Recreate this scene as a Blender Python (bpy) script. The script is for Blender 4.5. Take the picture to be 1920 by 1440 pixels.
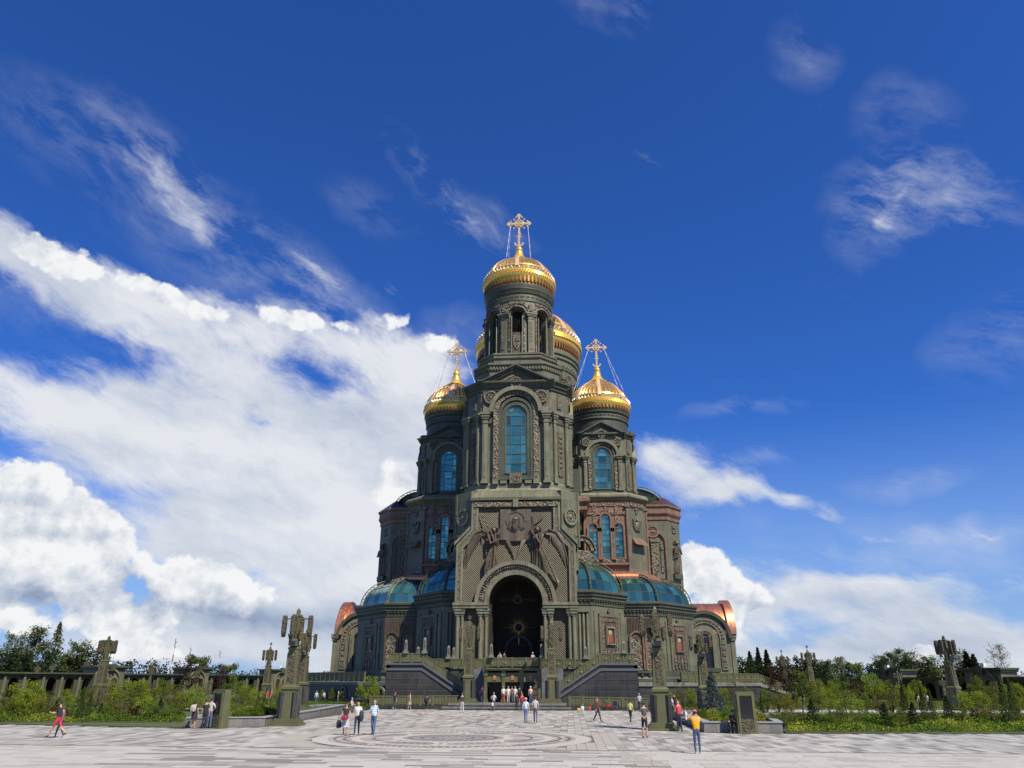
import bpy, bmesh, math, random
from math import sin, cos, pi, radians as R, atan2, sqrt, hypot
from mathutils import Vector, Matrix, noise as mnoise
random.seed(7)
for o in list(bpy.data.objects): bpy.data.objects.remove(o)
scn = bpy.context.scene
COL = scn.collection

# ------------------------------------------------------------------ camera
FPX, CX, CY = 1400.0, 960.0, 720.0
CAM = (7.0, -135.0, 2.8)
YAW, PITCH, ROLL = R(4.2), math.atan(558/1400), R(0.17)
fw = Vector((-sin(YAW)*cos(PITCH), cos(YAW)*cos(PITCH), sin(PITCH)))
r0 = Vector((cos(YAW), sin(YAW), 0)); u0 = r0.cross(fw)
rt = cos(ROLL)*r0 + sin(ROLL)*u0; up = -sin(ROLL)*r0 + cos(ROLL)*u0
cd = bpy.data.cameras.new('camera'); cam = bpy.data.objects.new('camera', cd); COL.objects.link(cam)
cd.sensor_width = 36; cd.lens = 36*FPX/1920; cd.clip_start = 0.5; cd.clip_end = 6000
mw = Matrix((rt, up, -fw)).transposed().to_4x4(); mw.translation = Vector(CAM); cam.matrix_world = mw
scn.camera = cam
scn.render.resolution_x = 1024; scn.render.resolution_y = 768
def ray(px, py): return fw + (px-CX)/FPX*rt + (CY-py)/FPX*up
def aty(px, py, Y):
    r = ray(px, py); t = (Y-CAM[1])/r.y; return Vector((CAM[0]+t*r.x, Y, CAM[2]+t*r.z))
def atz(px, py, Z=0.0):
    r = ray(px, py); t = (Z-CAM[2])/r.z; return Vector((CAM[0]+t*r.x, CAM[1]+t*r.y, Z))
def azel(px, py):
    r = ray(px, py).normalized(); return (atan2(r.x, r.y), math.asin(r.z))

# ------------------------------------------------------------------ sun and sky
SUN_AZ, SUN_EL = R(138), R(52)      # clockwise from +y (the view direction)
sd = Vector((sin(SUN_AZ)*cos(SUN_EL), cos(SUN_AZ)*cos(SUN_EL), sin(SUN_EL)))
sl = bpy.data.lights.new('sun', 'SUN'); sl.energy = 5.0; sl.angle = R(0.53); sl.color = (1.0, 0.92, 0.79)
so = bpy.data.objects.new('sun', sl); COL.objects.link(so); so.location = (60, -120, 120)
so.rotation_euler = sd.to_track_quat('Z', 'Y').to_euler()
scn.view_settings.view_transform = 'Standard'; scn.view_settings.look = 'None'
scn.view_settings.exposure = 0.5; scn.view_settings.gamma = 1.0; scn.view_settings.use_curve_mapping = False

world = bpy.data.worlds.new('World'); scn.world = world; world.use_nodes = True
class NT:
    """tiny node-tree writer"""
    def __init__(s, tree): s.t = tree; s.n = tree.nodes; s.l = tree.links
    def new(s, typ, **kw):
        n = s.n.new(typ)
        for k, v in kw.items(): setattr(n, k, v)
        return n
    def put(s, sock, val):
        if hasattr(val, 'is_output'): s.l.new(val, sock)
        elif val is not None: sock.default_value = val
    def math(s, op, a, b=None, c=None, clamp=False):
        n = s.new('ShaderNodeMath', operation=op, use_clamp=clamp)
        s.put(n.inputs[0], a); s.put(n.inputs[1], b); s.put(n.inputs[2], c); return n.outputs[0]
    def vmath(s, op, a, b=None, scale=None):
        n = s.new('ShaderNodeVectorMath', operation=op); s.put(n.inputs[0], a); s.put(n.inputs[1], b)
        if scale is not None: s.put(n.inputs['Scale'], scale)
        return n.outputs['Value'] if op in ('LENGTH', 'DOT_PRODUCT') else n.outputs[0]
    def noise(s, vec, scale, detail=5, rough=0.55, dist=0.0, dim='3D'):
        n = s.new('ShaderNodeTexNoise', noise_dimensions=dim); s.put(n.inputs['Vector'], vec)
        n.inputs['Scale'].default_value = scale; n.inputs['Detail'].default_value = detail
        n.inputs['Roughness'].default_value = rough; n.inputs['Distortion'].default_value = dist
        return n.outputs['Fac']
    def ramp(s, fac, stops, interp='LINEAR'):
        n = s.new('ShaderNodeValToRGB'); n.color_ramp.interpolation = interp; e = n.color_ramp.elements
        while len(e) < len(stops): e.new(0.5)
        for el, (p, c) in zip(e, stops): el.position = p; el.color = tuple(c)+(1,) if len(c) == 3 else c
        s.put(n.inputs[0], fac); return n.outputs[0]
    def mix(s, fac, a, b, mode='MIX'):
        n = s.new('ShaderNodeMix', data_type='RGBA', blend_type=mode); s.put(n.inputs[0], fac)
        s.put(n.inputs[6], a if hasattr(a, 'is_output') else tuple(a)+(1,)); s.put(n.inputs[7], b if hasattr(b, 'is_output') else tuple(b)+(1,))
        return n.outputs[2]
    def mapr(s, v, a, b, c=0.0, d=1.0, smooth=False):
        n = s.new('ShaderNodeMapRange', clamp=True, interpolation_type='SMOOTHSTEP' if smooth else 'LINEAR')
        s.put(n.inputs[0], v)
        for i, q in enumerate((a, b, c, d)): n.inputs[i+1].default_value = q
        return n.outputs[0]
def make_sky():
    w = NT(world.node_tree); w.n.clear()
    out = w.new('ShaderNodeOutputWorld'); bg = w.new('ShaderNodeBackground'); bg.inputs[1].default_value = 0.071
    w.l.new(bg.outputs[0], out.inputs[0])
    sky = w.new('ShaderNodeTexSky', sky_type='NISHITA', sun_disc=False, sun_elevation=SUN_EL, sun_rotation=SUN_AZ, altitude=150.0, air_density=1.0, dust_density=0.35, ozone_density=3.0)
    deep = w.mix(1.0, sky.outputs[0], (0.27, 0.64, 1.38), 'MULTIPLY')   # the phone's deep, saturated blue
    d = w.vmath('NORMALIZE', w.new('ShaderNodeTexCoord').outputs['Generated'])
    sp = w.new('ShaderNodeSeparateXYZ'); w.put(sp.inputs[0], d)
    az = w.math('ARCTAN2', sp.outputs[0], sp.outputs[1]); el = w.math('ARCSINE', sp.outputs[2])
    cb = w.new('ShaderNodeCombineXYZ'); w.put(cb.inputs[0], az); w.put(cb.inputs[1], el); P = cb.outputs[0]
    def blobs(base, vec, lst):
        acc = base
        for (px, py, rx, ry, rot, amp) in lst:
            a, e = azel(px, py)
            m = w.new('ShaderNodeMapping', vector_type='TEXTURE'); w.put(m.inputs[0], vec)
            m.inputs[1].default_value = (a, e, 0); m.inputs[2].default_value = (0, 0, R(-rot))
            s = 1/1500.0; m.inputs[3].default_value = (rx*s, ry*s, 1)
            g = w.new('ShaderNodeTexGradient', gradient_type='SPHERICAL'); w.put(g.inputs[0], m.outputs[0])
            acc = w.math('MULTIPLY_ADD', g.outputs[1], amp, acc)
        return acc
    def warp(scale, amt, det=4):
        n = w.new('ShaderNodeTexNoise'); w.put(n.inputs[0], P); n.inputs['Scale'].default_value = scale; n.inputs['Detail'].default_value = det; n.inputs['Roughness'].default_value = 0.6
        c = w.vmath('SUBTRACT', n.outputs['Color'], (0.5, 0.5, 0.5)); return w.vmath('ADD', P, w.vmath('SCALE', c, scale=amt))
    # --- high, soft cloud: streaks drawn out down to the right
    PW = warp(5, 0.10)
    st = w.new('ShaderNodeMapping', vector_type='TEXTURE'); w.put(st.inputs[0], warp(3, 0.10)); st.inputs[2].default_value = (0, 0, R(-22)); st.inputs[3].default_value = (2.6, 1.0, 1)
    nS = w.noise(st.outputs[0], 10.0, 9, 0.66)
    aw = w.mapr(w.math('ABSOLUTE', az), 0.72, 1.15)      # out of frame: the same broken cloud, left to the noise
    bS = blobs(w.math('MULTIPLY', aw, 0.34), PW, SOFT)
    dS = w.math('MULTIPLY_ADD', nS, 2.8, w.math('ADD', bS, -1.80))
    dS = w.mapr(dS, 0.0, 0.85, smooth=True)
    vl = w.math('MULTIPLY', blobs(0.0, PW, VEIL), w.mapr(nS, 0.43, 0.74), clamp=True)      # thin veils
    dS = w.math('MAXIMUM', dS, vl)
    # --- heaped cloud with crisp tops
    PC = warp(16, 0.03, 5)
    nC = w.noise(P, 17.0, 8, 0.58, 0.1)
    bC = blobs(w.math('MULTIPLY', aw, 0.26), PC, HEAP)
    dC = w.math('MULTIPLY_ADD', nC, 1.1, w.math('ADD', bC, -0.92))
    cov = w.mapr(dC, 0.0, 0.13, smooth=True)
    # relief of the heaps: the same noise looked up a little towards the sun
    nC2 = w.noise(w.vmath('ADD', P, (0.010, 0.014, 0)), 17.0, 8, 0.58, 0.1)
    rel = w.math('SUBTRACT', nC, nC2)
    thick = w.mapr(dC, 0.02, 0.75)
    dk = blobs(0.0, PC, DARK)
    sh = w.math('MULTIPLY_ADD', rel, 1.7, w.math('MULTIPLY_ADD', thick, -0.06, 0.97))
    sh = w.math('SUBTRACT', sh, dk, clamp=True)
    cC = w.ramp(sh, [(0.0, (1.6, 2.2, 3.5)), (0.45, (3.7, 4.45, 5.9)), (0.75, (6.6, 7.0, 7.7)), (1.0, (9.0, 9.1, 9.2))])
    shS = w.math('SUBTRACT', w.math('MULTIPLY_ADD', w.noise(st.outputs[0], 8.0, 9, 0.66), 2.0, -0.10), dk, clamp=True)
    cS = w.ramp(shS, [(0.0, (1.9, 2.6, 4.2)), (0.35, (4.2, 4.9, 6.2)), (0.7, (6.1, 6.6, 7.5)), (1.0, (7.9, 8.1, 8.5))])
    # horizon haze
    hz = w.mapr(el, 0.0, 0.34, 0.72, 0.0, smooth=True)
    c = w.mix(hz, deep, (3.4, 5.0, 7.6))
    c = w.mix(w.math('MULTIPLY', dS, 0.97), c, cS)
    c = w.mix(cov, c, cC)
    w.put(bg.inputs[0], c)
    world.cycles.sampling_method = 'MANUAL'; world.cycles.sample_map_resolution = 512
# photo pixel, radii in pixels, tilt, weight; beyond the frame the noise alone makes thin cloud
SOFT = [(-20,470,260,90,14,.8),(150,510,300,80,16,.85),(330,570,260,80,16,.8),(480,600,200,80,10,.7),(300,640,260,60,10,.5),(640,640,260,90,8,.9),(770,650,170,90,10,.85),(60,710,420,80,5,.9),(360,720,420,90,6,.85),(650,740,360,110,8,.85),(820,720,150,130,0,.7),(150,800,460,100,2,.8),(480,830,420,110,4,.85),(740,850,260,160,0,.9),(620,950,380,150,0,.85),(300,910,330,110,0,.8),(780,960,160,120,0,.6),(480,1010,260,90,0,.8),
        (400,420,420,100,26,.72),(600,510,220,46,25,.5),(90,240,300,80,14,.42),(300,330,160,50,20,.3),(880,385,130,46,20,.75),(790,310,110,40,35,.4),(1690,375,170,80,-25,.66),(1640,420,90,40,-20,.36),(1830,400,80,80,-45,.66),(1495,100,56,60,-45,.5),(1650,215,70,70,-45,.45),(1740,200,50,50,-40,.36),(1110,15,120,46,20,.42),(1190,20,46,60,-30,.36),
        (1220,840,110,110,0,.75),(1300,880,170,80,10,.85),(1370,930,160,50,8,.8),(1460,945,150,36,8,.75),(1545,972,110,30,16,.7),(1630,1012,130,20,4,.75),(1385,764,120,16,0,.7),(1700,903,90,24,0,.6),(1840,992,110,16,0,.65),(1880,650,110,60,-20,.5),(1240,970,130,60,0,.7),(1330,1000,150,40,0,.4),
        (1700,1090,380,40,-2,.75),(1500,1130,280,46,0,.7),(1760,1150,420,60,0,.85),(1580,1215,520,70,0,1.1),(1860,1225,300,60,0,1.0),(1450,1250,500,40,0,.8),(1800,1255,400,40,0,.8),(1400,1070,200,80,0,.8),(1300,1150,200,90,0,.8),(300,1200,700,90,0,1.0),(640,1080,420,190,0,1.5),(560,1200,420,110,0,1.3),(780,1060,200,200,0,.9),(330,1010,200,90,0,.6),(100,1120,420,50,0,.5)]
VEIL = [(330,400,330,110,26,.42),(520,480,260,90,26,.62),(110,250,300,90,14,.32),(300,320,240,70,20,.4),(870,385,150,60,20,.95),(790,310,130,50,35,.5),(940,440,90,40,10,.4),(700,380,140,60,20,.3),(1690,380,170,90,-20,1.1),(1620,340,100,60,-20,.5),(1830,400,100,100,-45,.8),(1495,100,70,70,-45,.36),(1650,215,90,90,-45,.34),(1740,200,70,70,-40,.25),(1110,15,140,50,20,.36),(1190,20,60,70,-30,.4),(1870,640,140,80,-20,.42),(1385,764,150,24,0,.6),(1700,903,130,34,0,.6),(1840,992,150,26,0,.6),(1420,870,120,30,0,.6),(1600,1000,260,60,8,.4),(150,600,300,70,8,.4),(600,560,260,70,12,.5),(860,640,120,90,0,.4),(1500,1060,400,50,0,.5)]
HEAP = [(20,925,150,110,0,.95),(75,1010,150,110,0,.9),(30,1080,180,60,0,.7),(200,1055,85,130,0,.85),(345,1095,100,90,0,.9),(440,1115,120,75,0,.85),(20,1165,120,50,0,.65),(225,1185,110,75,0,.8),(320,1222,110,26,0,.5),(740,890,80,80,0,.7),(780,930,100,50,0,.6),(20,455,110,50,12,.55),(130,490,120,50,14,.6),(260,535,130,50,16,.6),(390,585,120,46,14,.6),(520,590,110,46,8,.6),(640,615,120,50,6,.6),(750,605,90,46,0,.65),(830,650,90,60,0,.6),
        (1285,1055,80,80,0,.7),(1340,1085,110,80,0,.75),(1400,1130,100,50,0,.7),(1310,1160,110,46,0,.5),(1385,1200,70,34,0,.5),(1445,1236,46,20,0,.6),(1735,1225,40,30,0,.75),(1695,1233,34,18,0,.55)]
DARK = [(100,1110,330,46,0,.42),(430,1160,260,36,0,.42),(640,1170,260,50,0,.5),(380,1245,500,30,0,.15),(620,770,360,50,4,.2),(300,760,360,40,5,.16),(300,860,420,36,2,.22),(650,900,260,40,0,.14),(420,940,240,40,0,.14),(150,660,260,30,8,.14),(620,1040,300,50,0,.2),(1330,1010,130,30,0,.25),(1350,1160,160,30,0,.3),(1560,1215,460,36,0,.3),(1700,1120,420,30,0,.25)]
make_sky()

# ------------------------------------------------------------------ materials
MATS = {}
def pmat(name, c1, c2=None, scale=0.6, rough=0.6, metal=0.0, bump=0.0, bscale=8.0, c3=None, s3=0.25, t3=(0.55, 0.7), spec=0.5, r2=None, attr=False, rnd=0.0, detail=5):
    if name in MATS: return MATS[name]
    m = bpy.data.materials.new(name); m.use_nodes = True; w = NT(m.node_tree)
    b = w.n['Principled BSDF']; geo = w.new('ShaderNodeNewGeometry').outputs['Position']
    c2 = c2 or c1
    n1 = w.noise(geo, scale, detail, 0.6)
    col = w.mix(w.mapr(n1, 0.3, 0.7), c1, c2)
    if c3:
        n3 = w.noise(geo, s3, 6, 0.65); col = w.mix(w.mapr(n3, t3[0], t3[1]), col, c3)
    if attr:
        a = w.new('ShaderNodeVertexColor', layer_name='tint'); col = w.mix(1.0, col, a.outputs[0], 'MULTIPLY')
    if rnd:
        oi = w.new('ShaderNodeObjectInfo'); v = w.math('MULTIPLY_ADD', oi.outputs['Random'], 2*rnd, 1-rnd)
        hs = w.new('ShaderNodeHueSaturation'); w.put(hs.inputs['Color'], col); w.put(hs.inputs['Value'], v)
        w.put(hs.inputs['Hue'], w.math('MULTIPLY_ADD', oi.outputs['Random'], 0.04*rnd, 0.5-0.02*rnd)); col = hs.outputs[0]
    w.put(b.inputs['Base Color'], col); b.inputs['Metallic'].default_value = metal
    if r2 is not None: w.put(b.inputs['Roughness'], w.mapr(w.noise(geo, scale*2.3, 4, 0.6), 0.3, 0.7, rough, r2))
    else: b.inputs['Roughness'].default_value = rough
    b.inputs['Specular IOR Level'].default_value = spec
    if bump:
        bn = w.new('ShaderNodeBump'); bn.inputs['Strength'].default_value = bump; bn.inputs['Distance'].default_value = 0.05
        w.put(bn.inputs['Height'], w.noise(geo, bscale, 6, 0.65)); w.put(b.inputs['Normal'], bn.outputs[0])
    MATS[name] = m; return m
def carved(name, c1, c2, scale, depth=0.08, rough=0.5, metal=0.3, rust=None):
    """chased metal: scrolls and bosses as fine relief"""
    m = pmat(name, c1, c1, rough=rough, metal=metal); w = NT(m.node_tree); b = w.n['Principled BSDF']
    geo = w.new('ShaderNodeNewGeometry').outputs['Position']
    v = w.new('ShaderNodeTexVoronoi', feature='SMOOTH_F1'); w.put(v.inputs['Vector'], geo); v.inputs['Scale'].default_value = scale
    wv = w.math('SINE', w.math('MULTIPLY', v.outputs['Distance'], 16.0)); h = w.math('MULTIPLY_ADD', wv, 0.5, 0.5)
    h = w.math('MULTIPLY', h, w.mapr(w.noise(geo, scale*2.5, 4, 0.6), 0.25, 0.75))
    col = w.mix(w.mapr(h, 0.05, 0.5), c2, c1)
    if rust: col = w.mix(w.mapr(w.noise(geo, 0.5, 6, 0.7), 0.5, 0.72), col, rust)
    w.put(b.inputs['Base Color'], col)
    bn = w.new('ShaderNodeBump'); bn.inputs['Strength'].default_value = 1.0; bn.inputs['Distance'].default_value = depth
    w.put(bn.inputs['Height'], h); w.put(b.inputs['Normal'], bn.outputs[0]); return m
def woven(name, c1, c2):
    """fine diagonal lattice of the portal's cast plates"""
    m = pmat(name, c1, c1, rough=0.5, metal=0.35); w = NT(m.node_tree); b = w.n['Principled BSDF']
    sp = w.new('ShaderNodeSeparateXYZ'); w.put(sp.inputs[0], w.new('ShaderNodeNewGeometry').outputs['Position'])
    x = w.math('ADD', sp.outputs[0], sp.outputs[1])
    a = w.math('SINE', w.math('MULTIPLY', w.math('ADD', x, sp.outputs[2]), 22.0)); c = w.math('SINE', w.math('MULTIPLY', w.math('SUBTRACT', x, sp.outputs[2]), 22.0))
    h = w.math('MAXIMUM', a, w.math('MULTIPLY', c, 0.8)); nz = w.noise(w.new('ShaderNodeNewGeometry').outputs['Position'], 0.7, 5, 0.65)
    col = w.mix(w.mapr(h, 0.1, 0.8), c2, w.mix(w.mapr(nz, 0.35, 0.65), c1, tuple(v*0.72 for v in c1)))
    w.put(b.inputs['Base Color'], col)
    bn = w.new('ShaderNodeBump'); bn.inputs['Distance'].default_value = 0.05; w.put(bn.inputs['Height'], h); w.put(b.inputs['Normal'], bn.outputs[0]); return m
def cladding(m, bw, bh, var=.16, line=.55, bump=.6):
    """sheet joints, panel-to-panel tone and rain streaks laid over a wall material"""
    w = NT(m.node_tree); b = w.n['Principled BSDF']; g = w.new('ShaderNodeNewGeometry')
    t = w.vmath('NORMALIZE', w.vmath('CROSS_PRODUCT', (0,0,1), g.outputs['True Normal'])); u = w.vmath('DOT_PRODUCT', g.outputs['Position'], t)
    sp = w.new('ShaderNodeSeparateXYZ'); w.put(sp.inputs[0], g.outputs['Position']); cb = w.new('ShaderNodeCombineXYZ'); w.put(cb.inputs[0], u); w.put(cb.inputs[1], sp.outputs[2])
    br = w.new('ShaderNodeTexBrick', offset=.5); w.put(br.inputs['Vector'], cb.outputs[0])
    for k, v in (('Scale',1.0),('Mortar Size',.018),('Mortar Smooth',.3),('Brick Width',bw),('Row Height',bh)): br.inputs[k].default_value = v
    br.inputs['Color1'].default_value = (1-var,)*3+(1,); br.inputs['Color2'].default_value = (1+var,1+var*.9,1+var*.7,1); br.inputs['Mortar'].default_value = (line,line,line,1)
    mp = w.new('ShaderNodeMapping'); w.put(mp.inputs[0], cb.outputs[0]); mp.inputs[3].default_value = (2.2,.16,1)
    stv = w.mapr(w.noise(mp.outputs[0], 1.0, 6, .65), .3, .72, .70, 1.14)
    old = b.inputs['Base Color'].links[0].from_socket
    col = w.mix(1.0, w.mix(1.0, old, br.outputs['Color'], 'MULTIPLY'), stv, 'MULTIPLY'); w.put(b.inputs['Base Color'], col)
    bn = w.new('ShaderNodeBump'); bn.inputs['Strength'].default_value = bump; bn.inputs['Distance'].default_value = .04; bn.invert = True; w.put(bn.inputs['Height'], br.outputs['Fac'])
    if b.inputs['Normal'].links: w.put(bn.inputs['Normal'], b.inputs['Normal'].links[0].from_socket)
    w.put(b.inputs['Normal'], bn.outputs[0]); return m
GREEN = pmat('green_patina', (.165,.163,.098), (.112,.112,.068), 0.45, 0.55, 0.15, .25, 5, c3=(.118,.088,.066), s3=0.22, t3=(.56,.70))
GREEND = pmat('green_patina_trim', (.086,.090,.054), (.058,.062,.038), 0.8, 0.5, 0.15, .2, 6)
LICHEN = pmat('light_green_trim', (.195,.192,.120), (.138,.136,.084), 0.7, 0.55, 0.1, .3, 7, c3=(.15,.11,.075), s3=0.5, t3=(.55,.7))
CARVE = carved('carved_trim', (.200,.175,.115), (.050,.043,.028), 2.4, rust=(.165,.105,.062))
CARVEF = carved('carved_fine', (.220,.190,.130), (.050,.043,.029), 5.0, rust=(.17,.11,.066))
WOVEN = woven('woven_plate', (.165,.147,.096), (.052,.045,.030))
SALMON = pmat('salmon_copper_plate', (.262,.148,.096), (.185,.112,.074), 0.8, 0.5, 0.2, .2, 5, c3=(.115,.105,.075), s3=0.4)
CARVES = carved('carved_salmon', (.26,.165,.108), (.085,.052,.034), 3.0)
RIBB = pmat('brown_rib_plate', (.125,.090,.058), (.088,.065,.043), 1.2, 0.5, .25, .25, 6)
COPPER = pmat('new_copper', (.90,.38,.19), (.72,.27,.13), 0.9, 0.28, .85, .12, 3, r2=0.38)
COPPERD = pmat('dark_copper', (.115,.060,.055), (.085,.045,.045), 0.9, 0.4, .5)
GOLD = pmat('polished_gold', (1.0,.64,.13), (.95,.58,.11), 1.5, 0.20, .6, .25, 7)
GOLDR = pmat('ribbed_gold', (.90,.56,.19), (.52,.29,.10), 4.0, 0.2, .75)
GOLDP = pmat('pale_gold', (.90,.66,.38), (.78,.54,.30), 3.0, 0.28, .5)
SILVER = pmat('silver', (.83,.85,.90), (.70,.72,.78), 3, 0.15, 1.0)
BRONZE = pmat('bronze_relief', (.138,.106,.072), (.094,.073,.050), 1.4, 0.5, .3, .35, 7, c3=(.17,.14,.10), s3=0.9)
IRON = pmat('black_iron', (.022,.022,.022), (.03,.028,.026), 3, 0.5, .3)
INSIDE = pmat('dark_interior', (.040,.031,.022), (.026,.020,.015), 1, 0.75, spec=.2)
GRANITE = pmat('dark_granite', (.042,.041,.038), (.032,.031,.029), 6, 0.42, 0, .08, 20, c3=(.060,.058,.054), s3=0.35, t3=(.5,.75))
GRANITEL = pmat('grey_granite', (.20,.193,.175), (.15,.145,.132), 9, 0.6, 0, .1, 25, c3=(.12,.12,.12), s3=0.8)
cladding(GREEN, 2.1, 1.25, .13, .66, .4); cladding(GREEND, 2.6, 1.5, .12, .75, .3); cladding(LICHEN, 2.0, 1.4, .12, .72, .3); cladding(SALMON, 1.1, .7, .14); cladding(RIBB, .9, .6, .12)
PVC = [pmat('paver_%s' % n, c, tuple(v*.86 for v in c), 2.5, 0.75, 0, .12, 30, c3=tuple(v*.78 for v in c), s3=0.3, t3=(.5,.8)) for n, c in (('pale', (.395,.376,.333)), ('light', (.325,.309,.273)), ('mid', (.265,.252,.224)), ('dark', (.185,.176,.158)), ('warm', (.335,.303,.258)))]
OLIVE = pmat('olive_bronze', (.122,.124,.052), (.090,.094,.042), 1.2, 0.5, .2, .25, 8, c3=(.110,.080,.045), s3=0.9, t3=(.55,.7))
OLIVEP = carved('olive_carved', (.130,.105,.062), (.055,.047,.030), 6.0)
cladding(GRANITE, 1.2, .62, .18, .45, .4); cladding(GRANITEL, 1.6, .8, .14, .6, .3); cladding(COPPER, .6, 3.0, .08, .6, .5)
GLASS = pmat('teal_glass', (.022,.115,.150), (.016,.085,.120), .5, .04, 0.0)
def glassify(m, tint, metal, wav):
    w = NT(m.node_tree); b = w.n['Principled BSDF']; b.inputs['Metallic'].default_value = metal; b.inputs['IOR'].default_value = 1.9
    oi = w.new('ShaderNodeObjectInfo').outputs['Random']; geo = w.new('ShaderNodeNewGeometry').outputs['Position']
    c = w.mix(w.math('POWER', oi, 0.7), tint, tuple(v*0.28 for v in tint)); w.put(b.inputs['Base Color'], c)
    bn = w.new('ShaderNodeBump'); bn.inputs['Distance'].default_value = wav; bn.inputs['Strength'].default_value = 1.0
    mp = w.new('ShaderNodeMapping'); w.put(mp.inputs[0], geo); mp.inputs[3].default_value = (.35,.35,1.6)
    w.put(bn.inputs['Height'], w.math('ADD', w.noise(mp.outputs[0], 0.8, 2, 0.5), w.math('MULTIPLY', oi, 3.0))); w.put(b.inputs['Normal'], bn.outputs[0])
glassify(GLASS, (.11,.36,.31), 0.75, 0.05)
GLASSW = pmat('blue_window_glass', (.02,.1,.15), None, .5, .05, 0.0); glassify(GLASSW, (.14,.44,.38), 0.68, 0.09)
SCREEN = pmat('dark_screen', (.012,.014,.018), None, 1, .08, 0)

# ------------------------------------------------------------------ mesh writer
def frame(o, ang=0.0):
    """wall frame: u to the right along the wall, v up, w out of it; ang 0 faces the camera (-y)"""
    a = R(ang); ux, uy = cos(a), sin(a); nx, ny = sin(a), -cos(a); ox, oy, oz = o
    return lambda u, v, w: (ox+u*ux+w*nx, oy+u*uy+w*ny, oz+v)
def cyl(cx, cy, rad, a0=0.0):
    def f(u, v, w):
        t = u/rad+R(a0); return (cx+(rad+w)*sin(t), cy-(rad+w)*cos(t), v)
    return f
class MB:
    def __init__(s, f=None): s.v = []; s.fc = []; s.mi = []; s.f = f or (lambda x, y, z: (x, y, z)); s.m = 0
    def pt(s, x, y, z): s.v.append(s.f(x, y, z)); return len(s.v)-1
    def face(s, ix): s.fc.append(tuple(ix)); s.mi.append(s.m)
    def rings(s, rs, cap0=True, cap1=True, closed=True):
        idx = [[s.pt(*p) for p in r] for r in rs]; n = len(rs[0])
        for a, b in zip(idx, idx[1:]):
            for i in range(n if closed else n-1):
                j = (i+1) % n; s.face((a[i], a[j], b[j], b[i]))
        if cap0: s.face(idx[0][::-1])
        if cap1: s.face(idx[-1])
        return s
    def box(s, a0, a1, b0, b1, c0, c1, n=1):
        for k in range(n):
            x0 = a0+(a1-a0)*k/n; x1 = a0+(a1-a0)*(k+1)/n
            s.rings([[(x0,b0,c0),(x1,b0,c0),(x1,b1,c0),(x0,b1,c0)], [(x0,b0,c1),(x1,b0,c1),(x1,b1,c1),(x0,b1,c1)]])
        return s
    def prism(s, poly, z0, z1): return s.rings([[(x,y,z0) for x,y in poly], [(x,y,z1) for x,y in poly]])
    def plate(s, poly, w0, w1):      # outline in u,v given thickness in w
        return s.rings([[(u,v,w0) for u,v in poly], [(u,v,w1) for u,v in poly]])
    def lathe(s, prof, n=32, c=(0,0), mod=None, cap=True, a0=0.0):
        rs = []
        for k, (r, z) in enumerate(prof):
            rr = []
            for i in range(n):
                t = 2*pi*i/n+a0; q = r*(mod(t, k) if mod else 1); rr.append((c[0]+q*sin(t), c[1]-q*cos(t), z))
            rs.append(rr)
        return s.rings(rs, cap, cap)
    def tube(s, path, rad, n=6, cap=True):
        path = [Vector(p) for p in path]; rs = []; ref = None
        for i, p in enumerate(path):
            t = (path[min(i+1, len(path)-1)]-path[max(i-1, 0)]).normalized()
            if ref is None: ref = Vector((0,0,1)) if abs(t.z) < .9 else Vector((1,0,0))
            a = t.cross(ref); a = a.normalized() if a.length > 1e-6 else Vector((1,0,0)); b = t.cross(a); ref = b if False else ref
            r = rad[i] if isinstance(rad, (list, tuple)) else rad
            rs.append([tuple(p+a*(r*cos(2*pi*k/n))+b*(r*sin(2*pi*k/n))) for k in range(n)])
        return s.rings(rs, cap, cap)
    def ell(s, c, r, n=10, m=7, half=None):
        rs = []
        for i in range(1, m):
            t = pi*i/m; rs.append([(c[0]+r[0]*sin(t)*cos(2*pi*k/n), c[1]+r[1]*cos(t), c[2]+r[2]*sin(t)*sin(2*pi*k/n)) for k in range(n)])
        return s.rings(rs[::-1])
    def arc(s, cu, cv, ra, rb, w0, w1, n=20, t0=0.0, t1=pi, ry=1.0):
        rs = []
        for i in range(n+1):
            t = t0+(t1-t0)*i/n; c_, s_ = cos(t), sin(t)*ry
            rs.append([(cu+ra*c_, cv+ra*s_, w0), (cu+rb*c_, cv+rb*s_, w0), (cu+rb*c_, cv+rb*s_, w1), (cu+ra*c_, cv+ra*s_, w1)])
        return s.rings(rs)
    def archway(s, cu, v0, vs, ra, rb, w0, w1, n=20):
        """jambs and round arch in one"""
        s.arc(cu, vs, ra, rb, w0, w1, n); s.box(cu-rb, cu-ra, v0, vs, w0, w1); s.box(cu+ra, cu+rb, v0, vs, w0, w1); return s
    def build(s, name, mat, parent=None, smooth=None, loc=None, kind=None):
        me = bpy.data.meshes.new(name); me.from_pydata(s.v, [], s.fc)
        for m in (mat if isinstance(mat, (list, tuple)) else [mat]): me.materials.append(m)
        if any(s.mi): me.polygons.foreach_set('material_index', s.mi)
        bm = bmesh.new(); bm.from_mesh(me); bmesh.ops.recalc_face_normals(bm, faces=bm.faces); bm.to_mesh(me); bm.free()
        if smooth:
            me.polygons.foreach_set('use_smooth', [True]*len(me.polygons)); me.set_sharp_from_angle(angle=R(smooth))
        return link(name, me, parent, loc, kind)
def link(name, me, parent=None, loc=None, kind=None):
    o = bpy.data.objects.new(name, me); COL.objects.link(o)
    if parent: o.parent = parent
    if loc: o.location = loc
    if kind: o['kind'] = kind
    return o
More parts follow.
